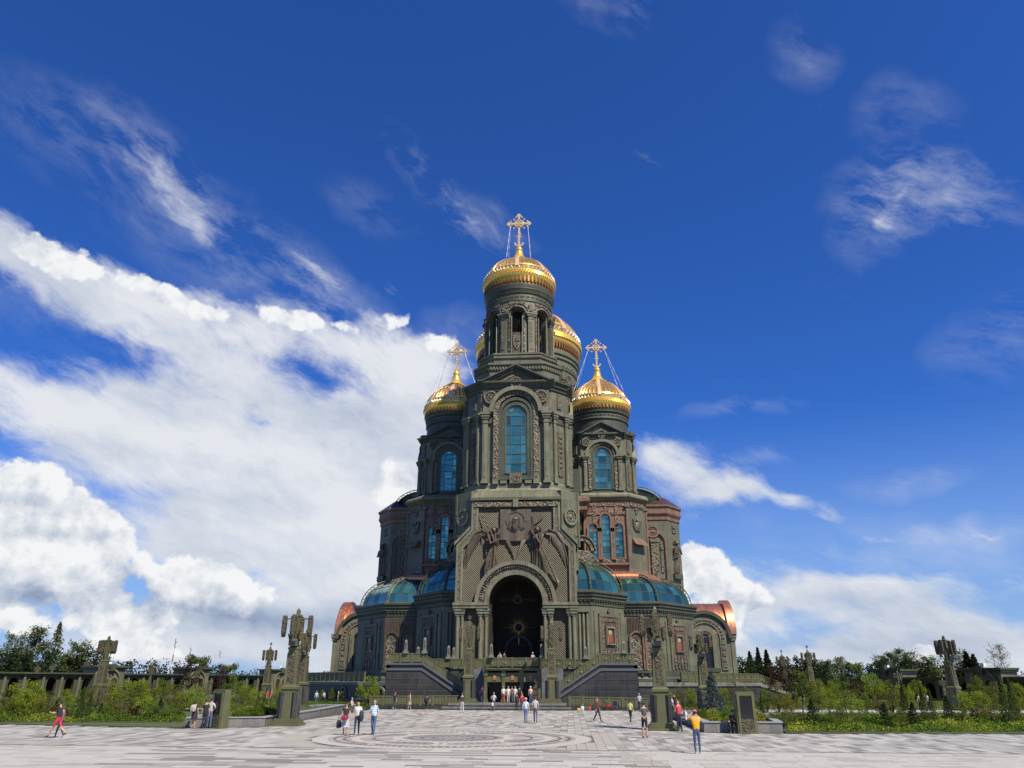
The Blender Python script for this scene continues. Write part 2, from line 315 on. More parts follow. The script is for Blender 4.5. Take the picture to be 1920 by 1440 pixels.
def thing(name, label, cat, loc=(0,0,0), rz=0.0, group=None):
    o = bpy.data.objects.new(name, None); COL.objects.link(o); o.location = loc; o.rotation_euler = (0,0,rz); o.empty_display_size = 0.5
    return tag(o, label, cat, group)
def tag(o, label, cat, group=None):
    o['label'] = label; o['category'] = cat
    if group: o['group'] = group
    return o
def dup(o, parent=None):
    c = o.copy(); COL.objects.link(c); c.parent = parent
    for ch in list(o.children): dup(ch, c)
    return c
def struct(o): o['kind'] = 'structure'; return o
def chpoly(cx, cy, h, c, hy=None):
    hy = hy or h
    return [(cx-h+c,cy-hy),(cx+h-c,cy-hy),(cx+h,cy-hy+c),(cx+h,cy+hy-c),(cx+h-c,cy+hy),(cx-h+c,cy+hy),(cx-h,cy+hy-c),(cx-h,cy-hy+c)]
def offs(poly, d):
    """outset of a counter-clockwise outline"""
    n = len(poly); out = []
    for i in range(n):
        p, q, r = Vector(poly[i-1]), Vector(poly[i]), Vector(poly[(i+1) % n])
        a = (q-p).normalized(); b = (r-q).normalized(); na = Vector((a.y,-a.x)); nb = Vector((b.y,-b.x))
        m = na+nb; l = max(m.dot(na), 0.25); out.append(tuple(q+m*(d/l)))
    return out
def mould(mb, poly, prof):
    """string course: offsets and heights round an outline"""
    mb.rings([[(x,y,z) for x,y in offs(poly, d)] for d, z in prof]); return mb
def edges(poly):
    for i in range(len(poly)):
        a, b = Vector(poly[i]), Vector(poly[(i+1) % len(poly)]); d = b-a; yield a, d.length, math.degrees(atan2(d.y, d.x))
def dentils(mb, poly, z0, z1, d0, d1, step, w):
    for a, L, ang in edges(poly):
        if -100 < ang < 100 or True:
            mb.f = frame((a.x, a.y, 0), ang); n = max(int(L/step), 1)
            for k in range(n):
                u = (k+.5)*L/n; mb.box(u-w/2, u+w/2, z0, z1, d0, d1)
    mb.f = lambda x, y, z: (x, y, z); return mb

# ------------------------------------------------------------------ cathedral
CH = thing('cathedral', 'tall dark green cathedral with golden domes, copper barrel roofs and teal glass', 'cathedral', (0.3, 0, 0))
def CP(name, mb, mat, parent=None, smooth=None, kind=None): return mb.build(name, mat, parent or CH, smooth, kind=kind)
def wall_arch(mb, u0, u1, v0, v1, cu, hw, vs, w0, w1, n=14, ns=2, top=None):
    """wall panel with a round-headed opening from v0; top(u) may give an uneven upper edge"""
    T = top or (lambda u: v1)
    for a, b in ((u0, cu-hw), (cu+hw, u1)):
        mb.rings([[(u,v0,w0),(u,T(u),w0),(u,T(u),w1),(u,v0,w1)] for u in [a+(b-a)*k/ns for k in range(ns+1)]])
    rs = []
    for i in range(n+1):
        t = pi-pi*i/n; u = cu+hw*cos(t); v = vs+hw*sin(t); rs.append([(u,v,w0),(u,T(u),w0),(u,T(u),w1),(u,v,w1)])
    mb.rings(rs)
    return mb
def arched_window(f, cu, v0, vs, hw, w, cols, rows, parent=None, mat=None, bar=0.07):
    """leaded round-headed window: frame and bars, each pane its own piece. cols = inner bar positions (fractions of hw)"""
    mat = mat or GLASSW
    m = MB(f); m.archway(cu, v0, vs, hw-bar, hw+bar*1.6, w-.12, w+.12, 18); m.box(cu-hw, cu+hw, v0-bar, v0+bar, w-.1, w+.12)
    cs = [-1.0]+list(cols)+[1.0]
    for c in cols: m.box(cu+c*hw-bar/2, cu+c*hw+bar/2, v0, vs, w, w+.09)
    for k in range(1, rows+1): m.box(cu-hw, cu+hw, v0+(vs-v0)*k/rows-bar/2, v0+(vs-v0)*k/rows+bar/2, w+.003, w+.095)
    ri = hw*.56
    if len(cols) > 1:
        m.arc(cu, vs, ri-bar/2, ri+bar/2, w, w+.09, 14)
        for k in range(1, 5): m.f = f; t = pi*k/5; m.tube([(cu+ri*cos(t), vs+ri*sin(t), w+.05), (cu+hw*cos(t), vs+hw*sin(t), w+.05)], bar/2, 4)
    o = CP('arched_window', m, OLIVE, parent)
    if o.parent is not CH: pass
    def pane(poly, dw=0.0):
        p = MB(f); p.plate(poly, w-.03+dw, w+dw+.02); p.build('pane', mat, o)
    for i in range(len(cs)-1):
        for k in range(rows):
            a, b = cu+cs[i]*hw, cu+cs[i+1]*hw; c, d = v0+(vs-v0)*k/rows, v0+(vs-v0)*(k+1)/rows
            e = bar*.3; pane([(a+e,c+e),(b-e,c+e),(b-e,d-e),(a+e,d-e)])
    if len(cols) > 1:
        pane([(cu+(ri-.02)*cos(pi*k/12), vs+(ri-.02)*sin(pi*k/12)) for k in range(13)])
        for k in range(5):
            ts = [pi*(k+q/3)/5 for q in range(4)]
            pane([(cu+hw*.98*cos(t), vs+hw*.98*sin(t)) for t in ts]+[(cu+(ri+.02)*cos(t), vs+(ri+.02)*sin(t)) for t in ts[::-1]])
    else: pane([(cu+hw*.98*cos(pi*k/14), vs+hw*.98*sin(pi*k/14)) for k in range(15)])
    return o
def rosette(f, cu, cv, r, w, parent=None, mat=None):
    m = MB(f); m.arc(cu, cv, r*.74, r, w, w+.22*r, 20, 0, 2*pi); m.arc(cu, cv, r*.40, r*.54, w, w+.16*r, 18, 0, 2*pi); m.plate([(cu+r*.75*cos(k*pi/9), cv+r*.75*sin(k*pi/9)) for k in range(18)], w, w+.07*r)
    for k in range(8): t = k*pi/4; m.ell((cu+r*.63*cos(t), cv+r*.63*sin(t), w+.1*r), (.11*r,.11*r,.1*r), 6, 4)
    m.ell((cu, cv, w+.1*r), (.28*r,.28*r,.16*r), 8, 5)
    return CP('rosette', m, mat or CARVEF, parent, 40)
def pilaster(f, cu, v0, v1, hw, w, mat=None, cap=1.6, parent=None):
    m = MB(f); m.box(cu-hw, cu+hw, v0+.5, v1-cap, 0, w)
    for k, (e, a, b) in enumerate(((.14,0,.28),(.24,.28,.5))): m.box(cu-hw-.30+e, cu+hw+.30-e, v0+a, v0+b, 0, w+.3-e)
    for e, a, b in ((.06,cap,cap*.86),(.16,cap*.6,cap*.42),(.26,cap*.42,cap*.2),(.36,cap*.2,0)): m.box(cu-hw-e, cu+hw+e, v1-a, v1-b, 0, w+e)
    m.box(cu-hw+.02, cu+hw-.02, v1-cap*.86, v1-cap*.6, 0, w+.05)
    m.box(cu-hw*.5, cu+hw*.5, v0+.9, v1-cap-.4, w-.02, w+.06)
    return CP('pilaster', m, mat or LICHEN, parent)
def gable(f, hw, ve, va, w0, w1, t=.62, stub=1.2, parent=None, mat=None):
    """raking cornice of a gable with level ends"""
    m = MB(f)
    for j, (dt, ww) in enumerate(((0, w1), (.30, w1-.22), (.62, w1-.42))):
        T = t*.34
        m.plate([(-hw-stub,ve-dt),(-hw,ve-dt),(0,va-dt),(hw,ve-dt),(hw+stub,ve-dt),(hw+stub,ve-dt-T),(hw,ve-dt-T),(0,va-dt-T),(-hw,ve-dt-T),(-hw-stub,ve-dt-T)], w0+.002*j, ww)
    o = CP('gable_cornice', m, mat or GREEND, parent)
    p = MB(f); p.plate([(-hw,ve-1.0),(hw,ve-1.0),(hw,ve-.3),(0,va-.3),(-hw,ve-.3)], w0-.6, w0+.14); CP('gable_field', p, GREEN, o)
    c = MB(f); c.plate([(-hw+.2,ve-1.05),(0,va-1.1),(hw-.2,ve-1.05),(hw-.2,ve-1.4),(0,va-1.5),(-hw+.2,ve-1.4)], w0+.13, w0+.26); CP('gable_frieze', c, CARVEF, o)
    return o
DOMEP = [(1,0),(.998,.07),(.985,.15),(.955,.24),(.90,.36),(.82,.49),(.71,.62),(.58,.74),(.44,.84),(.32,.915),(.24,.98),(.185,1.05),(.14,1.13),(.105,1.22),(.09,1.30)]
def cross_mesh(h, w):
    """radiant cross on its staff in the xz plane, base at 0, height h, arm span w"""
    m = MB(); zc = h*.72; b = w*.045; F = frame((0,0,0)); m.f = F
    m.box(-b, b, 0, h*.95, -b, b); m.box(-w*.42, w*.42, zc-b, zc+b, -b*.9, b*.9)
    for (cu, cv, dx, dz) in ((0,h*.95,0,1),(w*.42,zc,1,0),(-w*.42,zc,-1,0)):
        L = w*.16; B = w*.085
        m.plate([(cu-dz*B,cv-dx*B),(cu+dx*L*.4-dz*B*1.3,cv+dz*L*.4-dx*B*1.3),(cu+dx*L,cv+dz*L),(cu+dx*L*.4+dz*B*1.3,cv+dz*L*.4+dx*B*1.3),(cu+dz*B,cv+dx*B)], -b*.8, b*.8)
        for s in (-1, 1): m.ell((cu-dx*L*.2+s*dz*B*1.6, cv-dz*L*.2+s*dx*B*1.6, 0), (B*.6,B*.6,b), 6, 4)
    m.arc(0, zc, w*.15, w*.20, -b, b, 20, 0, 2*pi); m.arc(0, zc, w*.05, w*.09, -b*1.3, b*1.3, 12, 0, 2*pi)
    for k in range(16):
        t = pi*k/8; q = w*(.34 if k % 4 == 2 else .25)
        m.tube([(w*.08*cos(t), zc+w*.08*sin(t), 0), (q*cos(t), zc+q*sin(t), 0)], [b*.5, b*.35], 4)
        if k % 2 == 0 and k % 4: m.ell((q*cos(t), zc+q*sin(t), 0), (w*.05,w*.05,b), 6, 4)
    m.arc(0, h*.14, w*.16, w*.23, -b*.8, b*.8, 12, pi*1.05, pi*1.95)
    m.box(-w*.12, w*.12, h*.30, h*.33, -b*.8, b*.8); m.ell((0, h*.40, 0), (b*2,b*2,b*1.5), 6, 5)
    return m
def dome(name, cx, cy, zl, zq, Re, ztop, crossw, gad, hull, chains=True, tall=1.0):
    """lip at zl, widest at zq; the gold band is the part itself, the rest hangs on it"""
    m = MB(); k = Re; HH = lambda h: h if h <= .24 else .24+(h-.24)*tall; DP = [(r, HH(h)) for r, h in DOMEP]
    m.lathe([(k*.925,zl+.004),(k*.94,zl+.05*k),(k*.965,zq-.16*k),(k*1.0,zq-.12*k),(k*1.012,zq-.05*k),(k,zq),(k*.998,zq+.07*k),(k*.975,zq+.10*k)], 64, (cx,cy), cap=False)
    m.lathe([(k*.965,zq+.195*k),(k*.985,zq+.205*k),(k*.972,zq+.245*k),(k*.945,zq+.262*k)], 64, (cx,cy), cap=False)
    D = CP(name, m, GOLD, None, 35)
    # twisted rope moulding
    rp = MB()
    nr = int(2*pi*k/.42)
    for i in range(nr):
        t = 2*pi*i/nr; rp.f = cyl(cx, cy, k*1.01, math.degrees(t)); rp.tube([(-.16,zq-.055*k,0),(.16,zq+.03*k,0)], k*.026, 5)
    CP('rope_moulding', rp, GOLD, D, 60)
    g = MB(); prof = [(r*k*1.0, zq+h*k) for r, h in DP if h >= .239]
    def mod(t, j):
        h = (DOMEP[j+3][1]-.24)/.68; a = .065*max(0, 1-abs(h-.25)*1.3) if h < 1 else 0
        return 1-a+a*abs(sin(t*gad/2))*1.3
    # finer rings under the neck
    fine = []
    for (r1, z1), (r2, z2) in zip(prof, prof[1:]): fine.append((r1, z1))
    fine.append(prof[-1])
    g.lathe(fine, gad*6, (cx,cy), mod=mod, cap=False); CP('ribbed_cap', g, GOLDR, D, 60)
    cl = MB(); cl.lathe([(k*r_, zq+HH(h_)*k) for r_, h_ in ((.34,.905),(.35,.92),(.275,.97),(.21,1.035),(.16,1.11),(.125,1.2),(.11,1.31))], 24, (cx,cy), mod=lambda t, j: 1+.06*abs(sin(t*6)) if j < 4 else 1); CP('neck_collar', cl, GOLD, D, 50)
    sv = MB(); n = int(2*pi*k/(.105*k))
    for i in range(n):
        t = 360*(i+.5)/n; sv.f = cyl(cx, cy, k*.975, t); z = zq+.152*k; a = .048*k; b = .052*k
        sv.v += [sv.f(-a,z-b,0), sv.f(a,z-b,0), sv.f(0,z+b,-.012*k), sv.f(0,z-.01*k,.05*k)]; q = len(sv.v)-4
        for fc in ((q,q+1,q+3),(q+1,q+2,q+3),(q+2,q,q+3)): sv.face(fc)
    CP('silver_diamond_band', sv, pmat('bright_silver', (.85,.84,.86), (.7,.69,.72), 3, .3, .55), D)
    sb = MB(); sb.lathe([(k*.972,zq+.10*k),(k*.968,zq+.21*k)], 64, (cx,cy), cap=False); CP('band_ground', sb, GOLDR, D)
    for q in range(8):     # broad straps running up the shell
        st = MB(); a = R(45*q); hw = .055
        rs = []
        for r, h in DP[2:11]:
            rr = []
            for s, dr in ((-1,-.02),(-1,.03),(1,.03),(1,-.02)):
                t = a+s*hw/max(r, .18)*.9; rr.append((cx+(r+dr)*k*sin(t), cy-(r+dr)*k*cos(t), zq+h*k))
            rs.append(rr)
        st.rings(rs); CP('strap', st, GOLDP, D)
    br = MB(); nb = int(2*pi*k/.62)
    for i in range(nb):
        br.f = cyl(cx, cy, k*.93, 360*i/nb); br.box(-.12, .12, zl+.02*k, zq-.115*k, -.2, .06*k)
    br.f = lambda x, y, z: (x, y, z); br.lathe([(k*.86,zl-.35),(k*.93,zl-.30),(k*.935,zl+.02*k),(k*.97,zl+.09*k)], 64, (cx,cy), cap=False)
    CP('lip_brackets', br, pmat('dark_gold', (.50,.27,.09), (.36,.18,.06), 2, .35, .7), D)
    zb = zq+HH(1.30)*k; f_ = MB(); rb = .085*k+.12
    f_.ell((cx,cy,zb+rb*.8), (rb,rb,rb), 14, 9); f_.lathe([(rb*.5,zb-.05),(rb*.35,zb+rb*1.6),(rb*.6,zb+rb*1.75),(rb*.3,zb+rb*2.1)], 12, (cx,cy)); CP('finial', f_, GOLD, D, 50)
    z0 = zb+rb*1.9; c_ = cross_mesh(ztop-z0, crossw); c_.v = [(x+cx, y+cy, z+z0) for x, y, z in c_.v]; CP('cross', c_, GOLDP, D)
    if chains:
        zc = z0+(ztop-z0)*.70
        for s, t in ((-1,1),(1,1),(-1,-1),(1,-1)):
            a = Vector((cx+s*crossw*.40, cy, zc)); b = Vector((cx+s*k*.34, cy-t*k*.30, zq+HH(.915)*k)) if hull else Vector((cx+s*k*.80, cy-t*k*.35, zq+HH(.50)*k))
            w_ = MB(); w_.tube([a.lerp(b, q/10) for q in range(11)], [.02+.04*(q % 2) for q in range(11)], 5); CP('guy_chain', w_, pmat('bright_silver', (.85,.84,.86)), D)
    return D

# ---- bell tower
TX, TY = 0.0, -28.6
def tower():
    P0 = chpoly(TX, TY, 7.1, 2.1)
    m = MB(); m.prism(P0, 26.0, 42.6); CP('tower_shaft', m, GREEN)
    m = MB(); mould(m, P0, [(.0,26.2),(.55,26.4),(.55,26.8),(.25,27.2),(.25,27.7),(0.02,28.0)]); CP('tower_plinth', m, LICHEN)
    m = MB(); mould(m, P0, [(0,41.3),(.2,41.4),(.2,41.7),(.45,41.9),(.45,42.2),(.8,42.5),(.8,42.75),(0.1,42.9)]); CP('tower_cornice', m, GREEND)
    for k in range(4):
        f = frame((TX+7.1*sin(R(90*k)), TY-7.1*cos(R(90*k)), 0), 90*k)
        gable(f, 4.75, 42.9, 45.3, 0.0, .95, stub=.75)
        m = MB(f); m.archway(0, 28.0, 38.1, 2.45, 3.15, 0, .55); CP('carved_arch_band', m, CARVE)
        m = MB(f); m.arc(0, 38.1, 3.17, 3.75, 0, .95, 22); m.box(-4.6, -3.17, 38.0, 38.5, 0, .92); m.box(3.17, 4.6, 38.0, 38.5, 0, .92); CP('arch_hood', m, LICHEN)
        m = MB(f); m.archway(0, 29.0, 37.6, 1.55, 2.0, 0, .32); m.archway(0, 28.6, 37.85, 2.0, 2.45, 0, .42); m.box(-2.45, 2.45, 28.3, 28.9, 0, .5); CP('window_reveal', m, GREEND)
        arched_window(f, 0, 29.3, 37.6, 1.42, .06, (-.5, .5), 6)
        m = MB(f); m.box(-.85, .85, 27.75, 29.15, .1, .62); m.arc(0, 28.45, .25, .36, .62, .7, 14, 0, 2*pi)
        for q in range(6): m.ell((.55*cos(q*pi/3), 28.45+.5*sin(q*pi/3), .62), (.13,.13,.08), 6, 4)
        CP('sill_panel', m, CARVEF)
        for s in (-1, 1):
            m = MB(f); m.box(s*1.7-.45, s*1.7+.45, 27.8, 28.8, .1, .45); m.box(s*2.78-.38, s*2.78+.38, 27.7, 28.3, .1, .72); CP('sill_block', m, LICHEN)
            pilaster(f, s*4.28, 27.8, 38.0, .36, .62)
            m = MB(f); m.box(s*4.1-.9, s*4.1+.9, 36.5, 37.3, 0, .3); CP('string_course', m, RIBB)
            rosette(f, s*3.55, 40.35, 1.0, .35); m = MB(f); m.box(s*4.15-.5, s*4.15+.5, 38.5, 41.3, 0, .3); CP('spandrel_block', m, CARVEF)
        rosette(f, 0, 42.55, .85, .42)
        # chamfered corner to the right of this face
        d = 7.1-1.05; ca = R(90*k+45); fc = frame((TX+hypot(d,d)*sin(ca), TY-hypot(d,d)*cos(ca), 0), 90*k+45)
        for s in (-1, 1): pilaster(fc, s*1.12, 27.8, 38.0, .24, .32)
        m = MB(fc); m.box(-1.45, 1.45, 36.5, 37.3, 0, .12); CP('string_course', m, RIBB)
        m = MB(fc); m.box(-1.45, 1.45, 37.7, 38.1, 0, .5); CP('string_cap', m, LICHEN)
        m = MB(fc); m.box(-.42, .42, 38.8, 41.1, 0, .16); CP('carved_panel', m, CARVEF)
        m = MB(fc); m.box(-.42, .42, 29, 35.4, 0, .16)
        for q in range(7): m.ell((0, 30.4+q*.7, .18), (.34,.3,.16), 8, 5)
        CP('carved_strip', m, CARVEF, None, 50)
    # stepped octagon under the belfry
    m = MB(); P1 = chpoly(TX, TY, 6.2, 2.25); m.prism(P1, 42.5, 45.6); mould(m, P1, [(0,44.9),(.15,45),(.15,45.6),(.4,45.8),(.4,46.1),(-.3,46.3)]); CP('octagon_base', m, GREEN)
    m = MB(); dentils(m, P1, 45.15, 45.5, .1, .28, .42, .22); CP('dentil_course', m, LICHEN, kind='stuff')
    P2 = chpoly(TX, TY, 5.55, 2.2); m = MB(); m.prism(P2, 45.6, 47.6); mould(m, P2, [(0,47.0),(.2,47.2),(.2,47.6),(.32,47.7),(.32,47.95),(-.1,48.0)]); CP('octagon_step', m, GREEN)
    # belfry drum: eight open arches
    Rd = 5.15; hb = pi*Rd/8
    for k in range(8):
        f = cyl(TX, TY, Rd, 45*k)
        m = MB(f); wall_arch(m, -hb, hb, 47.9, 57.2, 0, .98, 54.6, -.85, 0, 14, 5); CP('drum_bay', m, GREEN)
        m = MB(f); m.archway(0, 48.6, 54.6, .98, 1.22, 0, .16, 16); m.arc(0, 54.6, 1.24, 1.66, 0, .42, 18); m.arc(0, 54.6, 1.66, 1.78, 0, .52, 18); CP('belfry_arch', m, CARVE)
        fp = cyl(TX, TY, Rd, 45*k+22.5); o = pilaster(fp, 0, 47.9, 54.75, .40, .42, GREEN, 1.0)
        m = MB(fp); m.box(-.2, .2, 50.0, 53.3, .44, .5); CP('carved_strip', m, CARVEF); m = MB(fp); m.box(-.26, .26, 55.2, 56.3, .02, .3); CP('carved_strip', m, CARVEF)
        for s in (-1, 1):
            m = MB(f); m.tube([(s*.80,48.0,.26),(s*.80,54.3,.26)], .1, 6); CP('colonnette', m, LICHEN)
        m = MB(f)
        for q in range(9): m.box(-.95, .95, 52.0+q*.35, 52.03+q*.35, -.5, -.46)
        for q in range(-2, 3): m.box(q*.36-.015, q*.36+.015, 48.8, 55.3, -.48, -.44)
        CP('bell_grille', m, IRON)
        if k % 2 == 0:
            m = MB(f); m.box(-.97, .97, 48.3, 51.7, -.4, -.12, 3); CP('shield_panel', m, RIBB)
            sh = [(-.62,51.2),(.62,51.2),(.62,50.0),(.4,49.3),(0,48.8),(-.4,49.3),(-.62,50.0)]
            m = MB(f); m.plate(sh, -.12, -.02); m.box(-.07, .07, 49.3, 50.9, -.02, .06); m.box(-.32, .32, 50.25, 50.4, -.02, .06); m.box(-.62,.62,47.95,48.28,-.2,.1); CP('shield', m, CARVEF)
        else:
            m = MB(f); m.box(-.97, .97, 49.0, 49.06, -.3, -.22)
            for q in range(-3, 4): m.box(q*.28-.02, q*.28+.02, 48.0, 49.0, -.28, -.24)
            CP('railing', m, IRON)
    for k in range(6):
        a = R(60*k+20); m = MB(); r = .55+.12*(k % 3); z = 50.4+.9*(k % 2); c = (TX+2.6*sin(a), TY-2.6*cos(a))
        m.lathe([(r,z),(r*.86,z+.15),(r*.66,z+.6),(r*.56,z+1.0),(r*.4,z+1.2),(.08,z+1.3),(.06,z+2.6)], 14, c); CP('bell', m, SILVER if k % 3 == 0 else BRONZE, None, 40)
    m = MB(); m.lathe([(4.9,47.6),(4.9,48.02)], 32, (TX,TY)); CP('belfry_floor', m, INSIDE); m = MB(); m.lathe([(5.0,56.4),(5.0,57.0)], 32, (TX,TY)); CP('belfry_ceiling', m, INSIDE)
    m = MB(); m.lathe([(Rd,56.9),(Rd+.12,57.0),(Rd+.12,57.35),(Rd+.04,57.4),(Rd+.04,58.2),(Rd+.2,58.35),(Rd+.3,58.8),(Rd+.42,59.0),(Rd+.42,59.25),(Rd+.52,59.5),(Rd+.52,59.75),(Rd+.1,60.15),(2,60.3)], 64, (TX,TY)); CP('drum_cornice', m, GREEND, None, 30)
    m = MB()
    for i in range(40):
        m.f = cyl(TX, TY, Rd+.04, 9*i); m.arc(0, 57.65, .17, .27, 0, .12, 6, 0, pi); m.box(-.05, .05, 57.45, 57.65, .0, .1)
    CP('scalloped_frieze', m, LICHEN)
    for i in range(40):
        if i % 5 in (0, 1, 4): m = MB(cyl(TX, TY, Rd, 9*i)); m.box(-.38, .38, 56.45, 56.85, 0, .12); CP('carved_frieze', m, CARVEF)
    dome('belfry_dome', TX, TY, 60.1, 62.0, 5.75, 76.0, 3.6, 48, True, True, .86)
tower()

# ---- main drum and dome
def main_drum():
    m = MB(); m.prism(chpoly(0, 0, 10.6, 3.5), 28, 41); mould(m, chpoly(0, 0, 10.6, 3.5), [(0,39.5),(.4,39.8),(.4,40.4),(.9,40.8),(.9,41.2),(-.5,41.6)]); CP('central_block', m, GREEN)
    m = MB(); m.lathe([(9.3,40),(9.3,56.6),(9.5,56.8),(9.5,58.4),(9.75,58.7),(9.75,59.2),(10.0,59.5),(10.0,60.2),(9.5,60.7),(5,60.9)], 64); CP('main_drum', m, GREEN, None, 30)
    m = MB()
    for i in range(48): m.f = cyl(0, 0, 9.5, 7.5*i); m.arc(0, 57.2, .3, .5, 0, .16, 8); m.box(-.1, .1, 56.9, 57.3, 0, .14)
    CP('scalloped_frieze', m, LICHEN)
    for k in range(-5, 6):
        f = cyl(0, 0, 9.3, 22.5*k)
        m = MB(f); m.archway(0, 43.5, 53.2, .95, 1.45, 0, .4, 16); m.arc(0, 53.2, 1.45, 1.75, 0, .55, 16); CP('drum_arch', m, CARVE)
        arched_window(f, 0, 43.6, 53.2, .85, .05, (0.0,), 6)
        rosette(cyl(0, 0, 9.3, 22.5*k+11.25), 0, 55.3, .75, .05); pilaster(cyl(0, 0, 9.3, 22.5*k+11.25), 0, 42.0, 53.6, .28, .3)
    dome('main_dome', 0, 0, 60.6, 63.4, 10.2, 83.6, 4.0, 64, True, True, .78)
main_drum()

# ---- corner towers with their cupolas
def corner(sx):
    cx, cy = (12.75 if sx > 0 else -12.25), -12.75
    P = chpoly(cx, cy, 6.35, 2.9)
    m = MB(); m.prism(P, 4.0, 29.4); CP('corner_tower', m, GREEN)
    m = MB(); mould(m, P, [(0,28.0),(.12,28.1),(.12,28.5),(.05,28.6),(.05,29.0),(.5,29.4),(.7,29.6),(.7,29.9),(.3,30.3),(-.9,30.6)]); CP('corner_cornice', m, LICHEN)
    for k in (0, sx, 2):
        ang = 90*k; f = frame((cx+6.35*sin(R(ang)), cy-6.35*cos(R(ang)), 0), ang)
        if k == 2: continue
        m = MB(f); m.box(-3.42, 3.42, 17.9, 28.2, 0, .06); CP('salmon_field', m, SALMON)
        m = MB(f); m.box(-3.42, 3.42, 28.25, 28.85, .05, .2); m.box(-3.42, 3.42, 26.9, 27.35, .05, .2)
        for q in (-1.7, 1.7): m.box(q-.24, q+.24, 24.0, 28.3, .05, .16)
        CP('carved_frieze', m, CARVES)
        m = MB(f); m.box(-.12, .12, 26.6, 28.3, .06, .26); m.box(-.5, .5, 27.5, 27.75, .06, .24); m.box(-.42, .42, 26.9, 27.1, .06, .24); CP('relief_cross', m, CARVES)
        for q, top in ((-1.95, 25.4), (0, 26.9), (1.95, 25.4)):
            hw = .60; vs = top-hw
            arched_window(f, q, 20.3, vs, hw, .12, (0.0,), 7, bar=.05)
            m = MB(f); m.archway(q, 20.0, vs, hw+.06, hw+.36, .05, .42, 14); CP('window_arch', m, SALMON)
            m = MB(f); m.box(q-hw-.1, q+hw+.1, 19.55, 20.25, .05, .35); CP('window_sill', m, CARVE)
        for q in (-.98, .98): m = MB(f); m.box(q-.3, q+.3, 20.0, 24.2, .05, .36); m.box(q-.36, q+.36, 24.2, 24.8, .05, .42); CP('carved_strip', m, CARVEF)
        m = MB(f); m.box(-3.4, 3.4, 19.2, 19.5, .05, .55); m.box(-3.3, 3.3, 17.5, 18.2, .05, .5)
        for q in range(15): m.arc(-3.0+q*.43, 18.55, .12, .2, .06, .2, 6); m.box(-3.0+q*.43-.2, -3.0+q*.43-.1, 18.2, 18.55, .06, .2)
        CP('blind_arcade', m, SALMON)
        for q in (-3.3, 3.3): m = MB(f); m.tube([(q,17.6,.2),(q,28.1,.2)], .2, 8); m.box(q-.3, q+.3, 28.0, 28.4, 0, .5); CP('corner_column', m, SALMON, None, 40)
    # emblem on the outer chamfer
    fc = frame((cx+sx*4.9, cy-4.9, 0), 45*sx)
    m = MB(fc); m.ell((0,25.2,.1), (.5,.8,.25), 8, 6); m.ell((0,26.2,.15), (.22,.26,.2), 8, 5)
    for s in (-1, 1): m.plate([(s*.2,25.6),(s*1.05,26.3),(s*.95,25.2),(s*.5,24.5),(s*.2,24.6)], .02, .22)
    CP('relief_emblem', m, BRONZE, None, 50)
    m = MB(fc); m.box(-.25, .25, 27.2, 28.6, .0, .15); m.box(-.5, .5, 27.8, 28.0, 0, .14); CP('relief_cross', m, CARVEF)
    m = MB(fc); m.box(-1.6, 1.6, 28.3, 28.9, .1, .24); CP('carved_frieze', m, CARVES)
    m = MB(fc); m.rings([[(-1.3,23.4,0),(1.3,23.4,0),(1.3,22.6,0),(-1.3,22.6,0)],[(-1.3,23.4,.02),(1.3,23.4,.02),(1.5,22.3,1.0),(-1.5,22.3,1.0)]]); CP('copper_hood', m, SALMON)
    # cupola
    h, c = 5.0, 1.55; Q = chpoly(cx, cy, h, c)
    m = MB(); m.prism(Q, 30.2, 40.4); CP('cupola_drum', m, GREEN)
    m = MB(); mould(m, Q, [(0,30.3),(.3,30.4),(.3,30.8),(.0,31.0)]); CP('cupola_plinth', m, GREEND); m = MB(); mould(m, Q, [(0,39.7),(.15,39.8),(.15,40.1),(.5,40.35),(.5,40.6),(.1,40.7)]); CP('cupola_cornice', m, GREEND)
    for k in (-1, 0, 1):
        f = frame((cx+h*sin(R(90*k)), cy-h*cos(R(90*k)), 0), 90*k)
        gable(f, 3.35, 40.7, 42.5, 0, .7, stub=.5)
        m = MB(f); m.archway(0, 31.0, 36.7, 1.85, 2.3, 0, .4); CP('carved_arch_band', m, CARVE)
        m = MB(f); m.arc(0, 36.7, 2.31, 2.75, 0, .65, 20); CP('arch_hood', m, LICHEN)
        m = MB(f); m.archway(0, 31.2, 36.7, 1.4, 1.85, 0, .26); CP('window_reveal', m, GREEND)
        arched_window(f, 0, 31.3, 36.7, 1.3, .05, (-.5, .5), 5)
        for s in (-1, 1):
            pilaster(f, s*2.75, 30.9, 36.7, .26, .42, cap=1.1); rosette(f, s*2.55, 39.0, .68, .2)
        rosette(f, 0, 40.1, .55, .3)
        fc = frame((cx+(h-c/2)*1.414*sin(R(90*k+45)), cy-(h-c/2)*1.414*cos(R(90*k+45)), 0), 90*k+45)
        m = MB(fc); m.box(-.34, .34, 31.2, 35.4, 0, .2); CP('carved_strip', m, CARVEF)
        m = MB(fc); m.box(-.34, .34, 37.2, 39.4, 0, .2); CP('carved_panel', m, CARVEF)
        for s in (-1, 1): pilaster(fc, s*.8, 30.9, 36.7, .17, .25, cap=1.1)
    m = MB(); m.lathe([(4.75,40),(4.75,43.2),(4.95,43.3),(4.95,43.5),(4.85,43.6),(4.85,44.3),(5.1,44.5),(5.1,44.8),(5.2,45.0),(4.9,45.2),(2,45.3)], 56, (cx,cy)); CP('round_drum', m, GREEND, None, 30)
    m = MB()
    for i in range(44): m.f = cyl(cx, cy, 4.85, 360/44*i); m.arc(0, 43.85, .16, .26, 0, .12, 6)
    CP('scalloped_frieze', m, LICHEN)
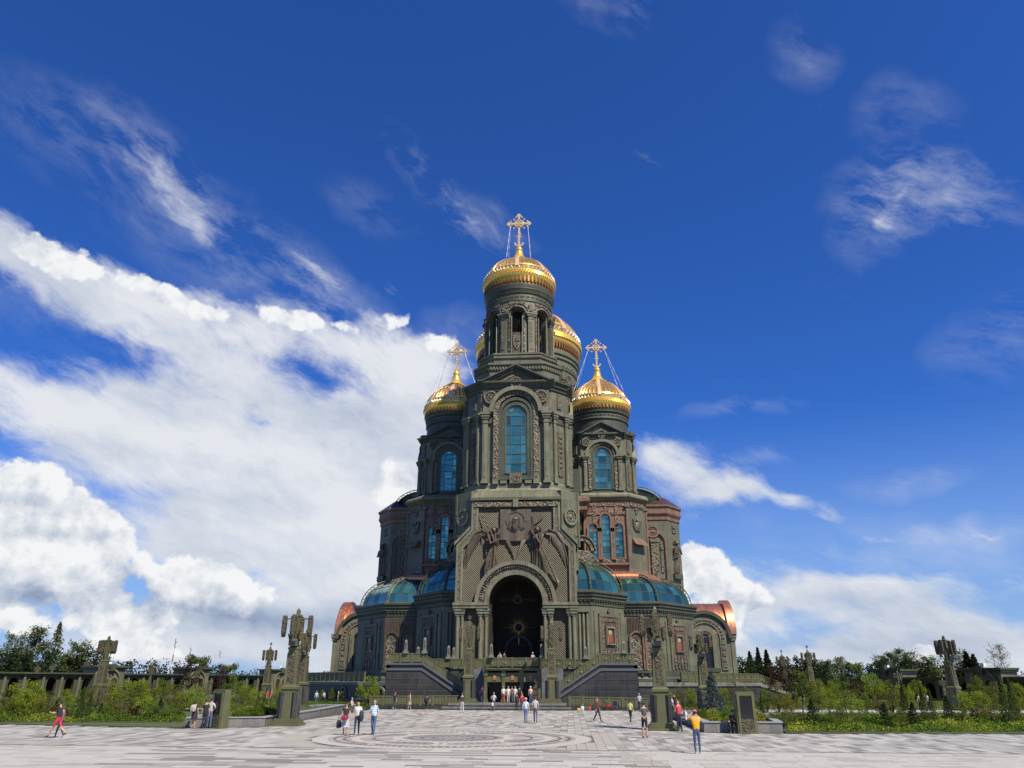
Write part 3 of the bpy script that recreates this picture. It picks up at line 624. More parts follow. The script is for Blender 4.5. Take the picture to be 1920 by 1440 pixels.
    dome('cupola_dome', cx, cy, 45.0, 46.5, 5.35, 59.7, 3.3, 44, False, True, .98)
for s in (-1, 1): corner(s)

# ---- relief figures
def figure(m, cu, v0, h, w0, lean=0.0, halo=True):
    """robed standing figure in high relief, height h"""
    ring = []
    for t, hw, d in ((0,.13,.08),(.08,.15,.10),(.25,.125,.11),(.42,.10,.11),(.55,.09,.10),(.66,.115,.12),(.75,.13,.11),(.80,.09,.09),(.83,.04,.06)):
        c = cu+lean*t*h; n = 16
        ring.append([(c+h*hw*cos(pi*k/(n-1)*1.0), v0+h*t+.01*h*sin(k*2.2), w0+h*d*sin(pi*k/(n-1))*(1+.28*sin(k*2.1+t*3))) for k in range(n)])
    m.rings(ring)
    hc = (cu+lean*.9*h, v0+.895*h, w0+.08*h); m.ell(hc, (.055*h,.07*h,.07*h), 10, 7); m.ell((hc[0], hc[1]-.005*h, hc[2]+.065*h), (.012*h,.025*h,.018*h), 6, 4)
    if halo: m.arc(hc[0], hc[1], .085*h, .105*h, w0, w0+.03*h, 18, 0, 2*pi)
    return m
def figure_thing(f, cu, v0, h, w0, mat=None):
    m = MB(f); figure(m, cu, v0, h, w0)
    for s in (-1, 1): m.tube([(cu+s*.13*h, v0+.76*h, w0+.1*h), (cu+s*.17*h, v0+.58*h, w0+.13*h), (cu+s*.05*h, v0+.55*h, w0+.2*h)], [.035*h,.03*h,.022*h], 6)
    return CP('relief_figure', m, mat or BRONZE, None, 50)
def icon(f, cu, cv, w, h, wd, parent=None, robe=(.42,.10,.04), bg=(.55,.34,.10)):
    """mosaic icon: stepped frame, gold ground, haloed half figure"""
    m = MB(f)
    for e, d in ((.34,.16),(.18,.26)): 
        for s in (-1, 1): m.box(cu+s*(w/2+e/2+.06)-.09, cu+s*(w/2+e/2+.06)+.09, cv-h/2-e, cv+h/2+e, wd, wd+d); m.box(cu-w/2-e, cu+w/2+e, cv+s*(h/2+e/2+.06)-.09, cv+s*(h/2+e/2+.06)+.09, wd+.003, wd+d-.003)
    o = CP('icon_frame', m, LICHEN, parent)
    m = MB(f); m.box(cu-w/2, cu+w/2, cv-h/2, cv+h/2, wd, wd+.05); m.build('icon_ground', pmat('mosaic_ground_%d' % int(bg[2]*100), bg, tuple(v*.6 for v in bg), 6, .5, .2), o)
    m = MB(f); m.plate([(cu-.42*w,cv-.48*h),(cu+.42*w,cv-.48*h),(cu+.36*w,cv-.05*h),(cu+.14*w,cv+.10*h),(cu-.14*w,cv+.10*h),(cu-.36*w,cv-.05*h)], wd+.05, wd+.075); m.build('icon_robe', pmat('mosaic_robe_%d' % int(robe[0]*100), robe, tuple(v*.55 for v in robe), 5, .6), o)
    m = MB(f); m.plate([(cu+.25*w*cos(k*pi/8), cv+.24*h+.25*w*sin(k*pi/8)) for k in range(16)], wd+.05, wd+.07); m.build('icon_halo', pmat('mosaic_halo', (.55,.36,.08), None, 3, .5, .1), o)
    m = MB(f); m.plate([(cu+.12*w*cos(k*pi/6), cv+.23*h+.16*w*sin(k*pi/6)) for k in range(12)], wd+.07, wd+.09); m.build('icon_face', pmat('mosaic_face', (.45,.26,.14), (.3,.16,.09), 6, .6), o)
    return o

# ---- portal
PY, PX = -39.0, 0.2
def portal():
    f = frame((PX, PY, 0)); HW, TW = 7.6, 5.75
    def top(u):
        a = abs(u); return 24.8 if a <= TW else (24.8 if a <= TW+.001 else 21.0-(a-TW)/(HW-TW)*2.0)
    zs = 11.9
    m = MB(f); wall_arch(m, -TW, TW, 4.2, 24.8, 0, 3.35, zs, -6.0, 0, 28, 2)
    CP('portal_wall', m, WOVEN)
    for s in (-1, 1):
        m = MB(f); pts = [(s*TW,4.2),(s*HW,4.2),(s*HW,19.0),(s*TW,21.0)]
        m.plate(pts if s > 0 else pts[::-1], -6.0, -.003); CP('portal_flank', m, WOVEN)
        # raised border following the stepped outline
        m = MB(f)
        for q, (a, b, wd) in enumerate(((.0,.28,.34),(.28,.62,.22),(.62,.9,.30))):
            o_ = [(HW-a,11.9),(HW-a,19.0-a*.42),(TW-a,21.0-a*.42),(TW-a,24.8)]; i_ = [(HW-b,11.9),(HW-b,19.0-b*.42),(TW-b,21.0-b*.42),(TW-b,24.8)]
            for j in range(3):
                qd = [o_[j], o_[j+1], i_[j+1], i_[j]]; m.plate([(s*u, v) for u, v in (qd if s > 0 else qd[::-1])], 0.004*q, wd)
        CP('portal_border', m, LICHEN if s else GREEN)
        m = MB(f); o_ = [(HW-.3,11.9),(HW-.3,18.9),(TW-.3,20.9),(TW-.3,24.6)]; i_ = [(HW-.58,11.9),(HW-.58,18.75),(TW-.58,20.75),(TW-.58,24.6)]
        for j in range(3): qd = [o_[j], o_[j+1], i_[j+1], i_[j]]; m.plate([(s*u, v) for u, v in (qd if s > 0 else qd[::-1])], .2, .27)
        CP('carved_border', m, CARVEF)
        # copings on the shoulders
        m = MB(f); qd = [(HW+.25,18.95),(HW+.25,19.35),(TW+.1,21.45),(TW+.1,21.0)]; m.plate([(s*u, v) for u, v in (qd if s > 0 else qd[::-1])], -6, .5); CP('shoulder_coping', m, LICHEN)
        # columns at the jambs and corners
        for cu, r in ((3.62,.2),(4.35,.27),(7.15,.27),(6.6,.2)):
            c = MB(f); c.tube([(s*cu,4.6,.32),(s*cu,10.4,.32)], r, 10); c.box(s*cu-r-.1, s*cu+r+.1, 4.2, 4.7, 0, .75)
            for e, z0, z1 in ((.02,10.3,10.55),(.12,10.55,10.9),(.2,10.9,11.2)): c.box(s*cu-r-e, s*cu+r+e, z0, z1, 0, .32+r+e)
            CP('column', c, LICHEN, None, 40)
        m = MB(f); m.box(s*3.98-.28, s*3.98+.28, 4.6, 10.6, 0, .3); CP('carved_jamb', m, CARVEF)
        m = MB(f); m.box(min(s*3.36,s*7.75), max(s*3.36,s*7.75), 11.2, 11.9, -.6, .85); m.box(min(s*3.34,s*7.8), max(s*3.34,s*7.8), 11.55, 11.72, -.6, .95); CP('impost_band', m, LICHEN)
        # corner returns of the tower foot with a medallion
        a = MB(); g = frame((PX+s*(TW+1.25), PY+1.2, 0), 40*s); a.f = g
        a.box(-1.5, 1.5, 19.0, 26.2, -2.0, 0); a.box(-1.55, -1.25, 19.0, 26.0, 0, .12); a.box(1.25, 1.55, 19, 26, 0, .12); CP('shoulder_pier', a, GREEN)
        rosette(g, 0, 22.8, 1.15, .02, None, LICHEN)
        a = MB(g); a.plate([(-1.3,20.6),(1.3,20.6),(.3,19.9),(-.3,19.9)], .02, .16); CP('carved_panel', a, CARVEF)
    m = MB(f); m.arc(0, zs, 3.36, 3.9, -.3, .5, 34); m.arc(0, zs, 4.62, 5.1, 0, .62, 36); CP('archivolt', m, LICHEN, None, 30)
    m = MB(f); m.arc(0, zs, 3.9, 4.62, 0, .28, 36)
    for k in range(46): t = pi*(k+.5)/46; c, s_ = cos(t), sin(t); m.plate([(4.28*c-.07*s_, zs+4.28*s_+.07*c),(4.28*c+.07*s_, zs+4.28*s_-.07*c),(4.6*c+.07*s_, zs+4.6*s_-.07*c),(4.6*c-.07*s_, zs+4.6*s_+.07*c)], .28, .5)
    CP('toothed_archivolt', m, CARVE)
    # lintel of the upper field and sloping green cap
    m = MB(f); m.box(-TW+.3, TW-.3, 23.9, 24.55, 0, .4); CP('top_frieze', m, CARVE)
    m = MB(f); m.rings([[(-TW-.15,24.75,.55),(TW+.15,24.75,.55),(TW+.15,24.75,-6),(-TW-.15,24.75,-6)],[(-TW-.15,25.1,.6),(TW+.15,25.1,.6),(TW+.15,25.1,-6),(-TW-.15,25.1,-6)],[(-TW+.6,26.3,-.9),(TW-.6,26.3,-.9),(TW-.6,26.3,-6),(-TW+.6,26.3,-6)]]); CP('portal_cap', m, GREEN)
    m = MB(f); m.box(-.35, .35, 23.8, 24.9, .4, .62); CP('keystone', m, LICHEN)
    # tower foot behind
    m = MB(); m.prism(chpoly(0, -27.5, 8.2, 3.0, 9.0), 16.5, 26.3); CP('tower_foot', m, GREEN)
    m = MB(); m.box(-8.2, 8.2, -32.2, -18, 2, 16.6); CP('vestibule_wall', m, GREEN)
    # the cloth with the face
    rs = []; nu = 16
    for j in range(9):
        v = 23.55-4.0*j/8
        rs.append([(-2.0+4.0*i/nu, v+.1*cos(i/nu*2*pi)*(j/8), .30+.06*sin(i*.9)*(j/8)+.02*sin(i*2.3+j)) for i in range(nu+1)])
    m = MB(f); idx = [[m.pt(*p) for p in r] for r in rs]; bk = [[m.pt(p[0], p[1], .12) for p in r] for r in rs]
    for a, b in zip(idx, idx[1:]):
        for i in range(nu): m.face((a[i],a[i+1],b[i+1],b[i]))
    for i in range(nu): m.face((idx[-1][i],idx[-1][i+1],bk[-1][i+1],bk[-1][i])); m.face((idx[0][i],idx[0][i+1],bk[0][i+1],bk[0][i]))
    for a, b, c, d in zip(idx, idx[1:], bk, bk[1:]): m.face((a[0],b[0],d[0],c[0])); m.face((a[-1],b[-1],d[-1],c[-1]))
    cloth = CP('relief_cloth', m, BRONZE, None, 50)
    m = MB(f); m.ell((0,21.95,.30), (.50,.78,.20), 14, 10); m.ell((0,21.98,.50), (.07,.26,.12), 8, 5); m.box(-.36,.36,22.2,22.28,.4,.56)      # face and nose
    for s in (-1, 1): m.ell((s*.21,22.10,.47), (.13,.05,.06), 8, 4); m.arc(s*.2, 21.86, .16, .24, .4, .5, 8, 0, pi)
    m.ell((0,21.62,.48), (.17,.05,.07), 8, 4)
    m.build('face', BRONZE, cloth, 50)
    m = MB(f)                                                     # hair falling to both sides, parted beard
    for s in (-1, 1):
        for q in range(4): m.tube([(s*.05,22.78-q*.05,.34),(s*(.42+.06*q),22.55-q*.05,.38),(s*(.58+.05*q),22.0,.36),(s*(.52+.1*q),21.3,.36),(s*(.85+.12*q),20.75+q*.12,.33)], [.1,.12,.11,.09,.04], 6)
    for q in range(-2, 3): m.tube([(q*.16,21.55,.55),(q*.13,21.2,.55),(q*.07,20.75-.1*(q == 0),.42)], [.12,.11,.03], 6)
    m.build('hair', BRONZE, cloth, 50)
    m = MB(f); m.arc(0, 22.05, 1.12, 1.22, .30, .38, 28, 0, 2*pi); m.box(-1.5,-1.1,22.0,22.3,.3,.36); m.box(1.1,1.5,22.0,22.3,.3,.36); m.build('nimbus', BRONZE, cloth)
    for s in (-1, 1):
        m = MB(f); m.plate([(s*1.35,19.6),(s*.75,19.6),(s*.12,17.35),(s*.2,17.6)][::s], .1, .26); CP('cloth_tail', m, BRONZE if s < 0 else LICHEN)
        m = MB(f)
        a = s*2.95
        figure(m, a, 16.0, 5.4, .05, -s*.035, True)
        m.tube([(a+s*.55,20.2,.6),(a+s*.2,19.1,.95),(s*2.05,20.6 if s > 0 else 19.6,.7)], [.2,.17,.1], 6); m.tube([(a-s*.7,20.2,.5),(s*1.95,21.0,.55)], [.2,.12], 6)
        m.tube([(a+s*.3,17.4,.5),(a+s*.75,16.2,.45),(a+s*.95,15.2,.35)], [.3,.34,.12], 6); m.tube([(a+s*.1,18.4,.7),(a+s*.6,17.2,.7),(a+s*.7,15.9,.5)], [.2,.3,.2], 6)
        for q in (-1, 1): m.tube([(a+q*.35,16.2,.35),(a+q*.42+s*.2,15.5,.4),(a+q*.45+s*.2,15.35,.6)], [.2,.13,.1], 6)
        ang = CP('relief_angel', m, BRONZE, None, 50)
        m = MB(f)                                                 # outer wing: three rows of long feathers
        for q in range(11):
            t = q/10; ex = a+s*(1.2+1.9*sin(t*1.5)); x1 = a+s*(.9+2.9*(1-t*.15)); 
            p0 = (a+s*(.7+.9*t*.6), 20.4+.55*sin(t*pi), .12); p1 = (a+s*(1.5+1.5*t), 20.2-.4*t+.5*sin(t*3), .2); p2 = (a+s*(1.4+2.0*t**.6), 18.0-1.5*t*(1 if t < .5 else 1.2)+1.2*(1-t), .1)
            m.tube([p0, p1, p2], [.09,.12,.03], 5)
        m.tube([(a+s*.55,20.3,.15),(a+s*1.3,20.95,.3),(a+s*2.3,20.5,.3),(a+s*3.1,19.2,.25),(a+s*3.55,17.2,.15),(a+s*3.6,16.3,.1)], [.13,.15,.13,.11,.08,.03], 6); m.build('wing', BRONZE, ang, 50)
        m = MB(f); m.tube([(a-s*.5,20.4,.1),(s*2.25,21.4,.2),(s*2.15,20.2,.15),(s*2.2,18.9,.1)], [.11,.13,.1,.03], 6); m.build('inner_wing', BRONZE, ang, 50)
        m = MB(f)
        if s < 0: m.tube([(-4.7,23.3,.25),(-3.3,20.9,.7),(-2.6,19.3,.9)], [.03,.09,.12], 6); m.build('spear', BRONZE, ang)
        else:
            m.tube([(2.15,22.9,.2),(2.15,15.8,.25)], .06, 6); m.plate([(2.2,22.9),(3.6,22.5),(2.9,21.9),(2.3,21.5)], .12, .2); m.build('banner_staff', BRONZE, ang)
            h = MB(f); h.tube([(3.0,19.3,.8),(4.1,17.0,.6),(5.0,15.0,.4),(5.3,14.2,.35)], [.08,.11,.14,.24], 8); h.build('trumpet', BRONZE, ang)
    # porch inside: vault, back wall, burst of rays, hanging lamp, inner door
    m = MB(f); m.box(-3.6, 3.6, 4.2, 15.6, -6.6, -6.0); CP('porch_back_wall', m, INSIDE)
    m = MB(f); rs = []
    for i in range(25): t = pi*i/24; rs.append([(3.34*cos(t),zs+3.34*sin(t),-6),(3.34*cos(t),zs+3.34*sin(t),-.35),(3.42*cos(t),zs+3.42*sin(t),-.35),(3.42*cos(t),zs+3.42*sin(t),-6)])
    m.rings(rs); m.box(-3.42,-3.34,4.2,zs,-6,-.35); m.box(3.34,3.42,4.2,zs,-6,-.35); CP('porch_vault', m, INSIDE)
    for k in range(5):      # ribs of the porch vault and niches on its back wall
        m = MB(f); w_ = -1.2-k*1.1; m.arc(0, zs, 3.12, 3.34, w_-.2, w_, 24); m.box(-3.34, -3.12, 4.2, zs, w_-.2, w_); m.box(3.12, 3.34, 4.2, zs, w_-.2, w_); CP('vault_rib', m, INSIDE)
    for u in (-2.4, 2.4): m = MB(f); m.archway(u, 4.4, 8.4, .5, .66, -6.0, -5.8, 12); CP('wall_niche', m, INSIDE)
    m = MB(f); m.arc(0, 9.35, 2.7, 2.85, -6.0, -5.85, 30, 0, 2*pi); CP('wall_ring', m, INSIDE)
    gl = pmat('gilded_rays', (.55,.36,.13), (.42,.26,.09), 2, .5, .4)
    m = MB(f); zc = 9.35
    for k in range(44):
        t = 2*pi*k/44; L = (2.2 if k % 11 == 0 else 1.35 if k % 2 else .9+.3*((k*7) % 3)); m.tube([(.55*cos(t), zc+.55*sin(t), -5.85), (L*cos(t), zc+L*sin(t), -5.9)], [.045,.012], 4)
    m.arc(0, zc, .5, .58, -5.95, -5.75, 22, 0, 2*pi); m.box(-.07, .07, 7.3, zc-.5, -5.95, -5.8); CP('gilded_sunburst', m, gl)
    m = MB(f); m.archway(0, 4.2, 6.6, 1.5, 1.8, -6.0, -5.6, 18); CP('inner_doorway', m, IRON)
    m = MB(f); m.tube([(0,15.2,-3),(0,12.6,-3)], .03, 4)
    for q in range(-12, 13): m.tube([(q*.2,12.4+.12*cos(q),-3),(q*.2+.1,12.75,-3),(q*.2+.2,12.4+.12*cos(q+1),-3)], .035, 4)
    m.arc(0, 12.6, .45, .52, -3.1, -2.9, 16, 0, 2*pi); CP('hanging_lamp', m, BRONZE)
portal()

# ---- lower gallery bays, their icons, cornices and glass roofs
def truss(E, T, z0, z1, o, s, parent=None, off=.45):
    a, b = [], []
    for k in range(13):
        t = pi/2*k/12; c, n = cos(t), sin(t); p = Vector((T[0]+(E[0]-T[0])*c, T[1]+(E[1]-T[1])*c, z0+(z1-z0)*n)); d = Vector((E[0]-T[0], E[1]-T[1], 0)); L = d.length; d.normalize()
        nv = (d*c/L+Vector((0,0,n/(z1-z0)))).normalized(); a.append(p+nv*.04); b.append(p+nv*off)
    m = MB(); m.tube(a, .10, 6); m.tube(b, .07, 6)
    for k in range(12): m.tube([a[k], b[k+1]] if k % 2 else [b[k], a[k+1]], .04, 4)
    return CP('roof_truss', m, GREEND, parent)
def glass_roof(E, T, z0, z1, cols, rows, par, trusses):
    """quarter-round glazing from the eaves line E up to the line T"""
    g = MB(); ribs = []
    def P(e, t_, s): c, n = cos(s*pi/2), sin(s*pi/2); return (t_[0]+(e[0]-t_[0])*c, t_[1]+(e[1]-t_[1])*c, z0+(z1-z0)*n)
    for j in range(len(E)): g.tube([P(E[j], T[j], k/10) for k in range(11)], .11, 6)
    for j in range(len(E)-1):
        L = lambda A, u: (A[j][0]+(A[j+1][0]-A[j][0])*u, A[j][1]+(A[j+1][1]-A[j][1])*u)
        for c in range(1, cols[j]): g.tube([P(L(E, c/cols[j]), L(T, c/cols[j]), k/10) for k in range(11)], .04, 4)
        for r in range(rows+1): g.tube([P(L(E, 0), L(T, 0), r/rows), P(L(E, 1), L(T, 1), r/rows)], .045, 4)
    G = CP('glass_roof', g, GREEND)
    for j in range(len(E)-1):
        L = lambda A, u: (A[j][0]+(A[j+1][0]-A[j][0])*u, A[j][1]+(A[j+1][1]-A[j][1])*u)
        for c in range(cols[j]):
            for r in range(rows):
                p = MB(); pts = []; sub = 3
                row0 = []
                for k in range(sub+1):
                    s_ = (r+k/sub)/rows; row0.append([P(L(E, (c+.02)/cols[j]), L(T, (c+.02)/cols[j]), s_), P(L(E, (c+.98)/cols[j]), L(T, (c+.98)/cols[j]), s_)])
                idx = [[p.pt(*q) for q in rr] for rr in row0]
                for a, b in zip(idx, idx[1:]): p.face((a[0],a[1],b[1],b[0]))
                p.build('pane', GLASS, G, 60)
    for j in trusses: truss(E[j], T[j], z0, z1, 0, 1, G)
    # solid backing a hand behind the glass keeps the loft dark
    return G
def bay(sx):
    X = lambda pts: [(sx*x, y) for x, y in (pts if sx > 0 else pts[::-1])]
    b1 = X([(6.5,-33.6),(9.7,-33.6),(14.2,-28.4),(14.2,-20),(6.5,-20)])
    b2 = X([(12,-26.3),(19.0,-26.3),(24.9,-19.2),(24.9,-6),(12,-6)])
    for poly, zt, nm in ((b1, 12.1, 'inner_bay'), (b2, 11.3, 'outer_bay')):
        m = MB(); m.prism(poly, 2.4, zt+.6); CP(nm, m, GREEN)
        m = MB(); mould(m, poly, [(0,zt-.1),(.1,zt),(.1,zt+.45),(.35,zt+.7),(.35,zt+1.0),(.52,zt+1.15),(.52,zt+1.4),(.7,zt+1.55),(.7,zt+1.8),(.2,zt+1.95)]); CP('bay_cornice', m, GREEND)
        m = MB(); dentils(m, poly, zt+.45, zt+.70, .08, .30, .5, .22); CP('dentil_course', m, GREEND, kind='stuff')
        m = MB(); mould(m, poly, [(0,2.4),(.35,2.5),(.35,3.2),(.15,3.5),(.15,4.3),(0,4.5)]); CP('bay_plinth', m, GREEND)
    # icon fields on the slanting faces
    for (x0, y0, x1, y1), zc, zt in (((9.7,-33.6,14.2,-28.4), 8.2, 12.0), ((19.0,-26.3,24.9,-19.2), 7.6, 11.2)):
        cx, cy = sx*(x0+x1)/2, (y0+y1)/2; ang = math.degrees(atan2(y1-y0, x1-x0)); L = hypot(x1-x0, y1-y0); f = frame((cx, cy, 0), sx*ang)
        m = MB(f); m.box(-1.75, 1.75, 4.4, zc+2.55, 0, .12); CP('icon_field', m, RIBB)
        m = MB(f)
        for s in (-1, 1): m.box(s*1.95-.22, s*1.95+.22, 4.3, zc+2.9, 0, .22); m.box(s*2.75-.35, s*2.75+.35, 4.3, zt-.6, 0, .14)
        m.box(-2.17, 2.17, zc+2.55, zc+2.9, 0, .26); CP('icon_surround', m, GREEN)
        m = MB(f)
        for s in (-1, 1): m.box(s*1.45-.22, s*1.45+.22, zc-1.9, zc+2.5, .1, .2)
        m.box(-1.6, 1.6, zc+1.95, zc+2.4, .1, .204); CP('carved_border', m, CARVES)
        icon(f, 0, zc+.2, 1.25, 1.75, .16, None, (.30,.07,.03) if sx > 0 else (.26,.14,.11), (.10,.11,.13))
        m = MB(f); m.box(-.1,.1,zc+2.9,zc+3.6,.1,.26); m.box(-.35,.35,zc+3.2,zc+3.36,.1,.24); m.ell((0,zc+3.3,.2),(.22,.22,.1),8,5); CP('relief_cross', m, CARVEF, None, 50)
        for q in range(4):      # hanging tongues under the icon
            m = MB(f); u = -1.2+q*.8; m.plate([(u-.3,zc-1.5),(u-.3,5.0),(u,4.3),(u+.3,5.0),(u+.3,zc-1.5)], .1, .24); m.ell((u,zc-2.2,.24),(.16,.2,.1),8,5); CP('hanging_tongue', m, CARVE, None, 50)
    # blind arches on the flat piece between
    f = frame((sx*16.95, -26.3, 0))
    m = MB(f); m.box(-2.15, 2.15, 4.2, 11.1, 0, .05); CP('ribbed_field', m, RIBB)
    for q in range(21): 
        m = MB(f); u = -2.1+q*.21; m.box(u-.05, u+.05, 9.2-1.1*abs(sin((u)*1.45)), 11.1, .05, .13); CP('rib', m, RIBB)
    for u in (-1.05, 1.05):
        m = MB(f); m.archway(u, 4.3, 8.3, .78, 1.0, .05, .3, 14); CP('blind_arch', m, SALMON if sx > 0 else RIBB)
        m = MB(f); m.plate([(u-.76,4.3),(u+.76,4.3)]+[(u+.76*cos(pi*k/10), 8.3+.76*sin(pi*k/10)) for k in range(11)], .04, .1); CP('blind_panel', m, CARVE)
    m = MB(f); m.box(-2.2, 2.2, 3.9, 4.2, 0, .45); m.box(-2.1, 2.1, 3.1, 3.8, 0, .2)
    for u in (-1.4, -.5, .5, 1.4): m.box(u-.15, u+.15, 3.5, 3.9, .2, .4)
    CP('bay_sill', m, GREEND)
    # inner bay front strip beside the portal: clustered shafts
    f = frame((sx*8.6, -33.6, 0))
    for u in (-.5, 0, .5): m = MB(f); m.tube([(u,4.2,.1),(u,11.2,.1)], .17, 8); m.box(u-.24,u+.24,11.2,11.7,0,.4); CP('shaft', m, LICHEN, None, 40)
    S = lambda pts: [(sx*x, y) for x, y in pts]
    glass_roof(S([(7.9,-33.0),(9.6,-33.0),(13.8,-28.2),(13.8,-24.5)]), S([(7.9,-29.2),(8.3,-29.2),(9.4,-27.6),(9.4,-24.5)]), 13.9, 18.1, [1,4,2], 4, None, (1, 2))
    glass_roof(S([(14.3,-25.8),(19.0,-25.8),(24.4,-19.0),(24.4,-9)]), S([(14.3,-21.3),(16.9,-21.3),(20.3,-16.6),(20.3,-9)]), 13.1, 17.0, [5,5,5], 4, None, (1, 2))
    m = MB(); cp = X([(9.4,-21.4),(16.9,-21.4),(20.4,-16.6),(20.4,-8),(9.4,-8)]); mould(m, cp, [(0,16.5),(.35,16.55),(.6,16.9),(.62,17.2),(.4,17.55),(-.6,18.0)]); CP('copper_gutter', m, COPPER)
    m = MB(); m.prism(X([(7.4,-28.9),(8.2,-28.9),(9.0,-27.4),(9.0,-18),(7.4,-18)]), 12, 18.0); CP('loft_wall', m, GREEND)
    m = MB(); m.box(sx*7.55, sx*7.9, -33.0, -31.0, 12.2, 18.0); CP('copper_pilaster', m, COPPER)
    # lunette band over the inner glass roof
    f = frame((sx*8.9, -27.0, 0), sx*35)
    m = MB(f); m.box(-1.2,1.2,18,19.2,0,.4); m.arc(0,20.2,1.3,1.9,-.2,.3,16); m.arc(0,20.2,1.9,2.1,-.2,.5,16); m.box(-2.0,2.0,18,20.2,-.6,.1)
    CP('lunette_band', m, CARVE)
    # side apse with its hipped copper roof
    ap = X([(16,-8.2),(23.5,-8.2),(26.0,-5.0),(26.0,6),(16,6)])
    m = MB(); m.prism(ap, 4, 29.2); CP('side_apse', m, GREEN)
    m = MB(); mould(m, ap, [(0,28.0),(.15,28.2),(.15,28.7),(.45,29.2),(.45,29.5),(.38,29.55),(.38,30.2),(.6,30.4),(.6,30.7),(0,30.8)]); CP('apse_cornice', m, SALMON)
    m = MB(); q_ = X([(22.4,-7.6),(24.7,-7.6),(26.8,-5.0),(26.8,5)]); 
    m.rings([[(x,y,30.75) for x, y in offs(X([(21.0,-8.2),(23.5,-8.2),(26.0,-5.0),(26.0,5),(21,5)]), .5)], [(x,y,32.6) for x, y in X([(22.9,-5.5),(23.5,-5.5),(24.1,-4.6),(24.1,4),(22.9,4)])]]); CP('hip_roof', m, COPPERD)
    glass_roof(S([(23.2,-6.8),(23.2,6)]), S([(18.6,-6.8),(18.6,6)]), 30.7, 33.9, [5], 3, None, (0,))
    m = MB(); m.prism(X([(10,-9),(18.6,-7.0),(18.6,6),(10,6)]), 28, 33.8); CP('apse_loft', m, GREEND)
    f = frame((sx*21.2, -8.2, 0))
    m = MB(f); m.archway(0, 18.2, 24.3, 1.75, 2.15, 0, .3, 20); CP('blind_arch', m, SALMON)
    rosette(f, -.15*sx, 26.2, 1.05, .1, None, SALMON)
    m = MB(f); m.box(-.55, .55, 18.4, 24.4, 0, .3); m.box(-.75, .75, 24.4, 25.0, 0, .42); CP('carved_strip', m, CARVE)
    m = MB(f); m.box(-2.2, 2.2, 17.4, 18.2, 0, .4); CP('apse_sill', m, SALMON)
    for u in (-1.2, 1.2): m = MB(f); m.box(u-.22, u+.22, 19.5, 24.6, 0, .14); m.ell((u,23.5,.14),(.3,.5,.14),8,5); CP('relief_sword', m, CARVEF, None, 50)
    f2 = frame((sx*24.75, -6.6, 0), sx*51)
    figure_thing(f2, 0, 19.6, 5.4, .02); m = MB(f2); m.box(-1.2,1.2,18.6,19.4,0,.5); CP('figure_corbel', m, GREEND)
    for dz in (26.2, 27.0): m = MB(f2); m.box(-.5,.5,dz,dz+.4,0,.16); CP('carved_panel', m, CARVEF)
    # ground-floor porch at the end of the arm, copper barrel roof
    x0, x1, yc, Rr, zs = 24.0, (33.3 if sx > 0 else 32.0), -.9, 5.3, 10.0
    m = MB(); xs = sorted((sx*x0, sx*x1)); m.box(xs[0], xs[1], yc-Rr+.3, yc+Rr-.3, 2.6, zs); CP('end_porch', m, GREEN)
    rr = []
    m = MB()
    for i in range(33): t = pi*i/32; y = yc-Rr*cos(t); z = zs+Rr*sin(t)*.98; y2 = yc-(Rr-.25)*cos(t); z2 = zs+(Rr-.25)*sin(t)*.98; rr.append([(sx*x0,y,z),(sx*(x1-.9),y,z),(sx*(x1-.9),y2,z2),(sx*x0,y2,z2)])
    m.rings(rr); roof = CP('barrel_roof', m, COPPER, None, 30)
    rr = []; m = MB()
    for i in range(33): t = pi*i/32; a, b = Rr+.45, Rr-.3; rr.append([(sx*(x1-1.0),yc-a*cos(t),zs+a*sin(t)),(sx*(x1+.25),yc-a*cos(t),zs+a*sin(t)),(sx*(x1+.25),yc-b*cos(t),zs+b*sin(t)),(sx*(x1-1.0),yc-b*cos(t),zs+b*sin(t))])
    m.rings(rr); m.build('roof_hood', COPPER, roof, 30)
    for q in range(9):      # standing seams
        xx = sx*(x0+.8+q*.95); m = MB(); m.tube([(xx, yc-(Rr+.02)*cos(pi*i/20), zs+(Rr+.02)*.98*sin(pi*i/20)) for i in range(21)], .04, 4); m.build('seam', COPPER, roof)
    m = MB(); rr = [[(sx*(x1-.5),yc-(Rr-.2)*cos(pi*i/20),zs+(Rr-.2)*sin(pi*i/20)) for i in range(21)]]; rr.append([(x-sx*.4,y,z) for x,y,z in rr[0]]); m.rings(rr); CP('end_tympanum', m, GREEN)
    # front arch breaking into the roof
    cx = sx*28.2+.35; f = frame((cx, yc-Rr+.3, 0))
    m = MB(f); m.plate([(-4.0,2.6),(4.0,2.6)]+[(4.0*cos(pi*k/24), zs-.6+4.0*sin(pi*k/24)) for k in range(25)], -3.0, .25); CP('porch_front', m, GREEN)
    m = MB(f); m.arc(0, zs-.6, 3.7, 4.25, -2.6, .75, 26); CP('porch_arch', m, GREEND, None, 30)
    m = MB(f); m.arc(0, zs-.6, 2.3, 3.3, .2, .42, 26); m.box(-3.3,-2.3,4.6,zs-.6,.2,.42); m.box(2.3,3.3,4.6,zs-.6,.2,.42); CP('carved_arch_band', m, LICHEN)
    for k in range(17):
        t = pi*k/16; m = MB(f); m.ell((2.8*cos(t), zs-.6+2.8*sin(t), .44), (.3,.26,.12), 7, 4); CP('boss', m, CARVEF, None, 50)
    for s in (-1, 1):
        for k in range(5): m = MB(f); m.box(s*2.8-.3, s*2.8+.3, 5.0+k*.86, 5.6+k*.86, .42, .52); CP('carved_block', m, CARVEF)
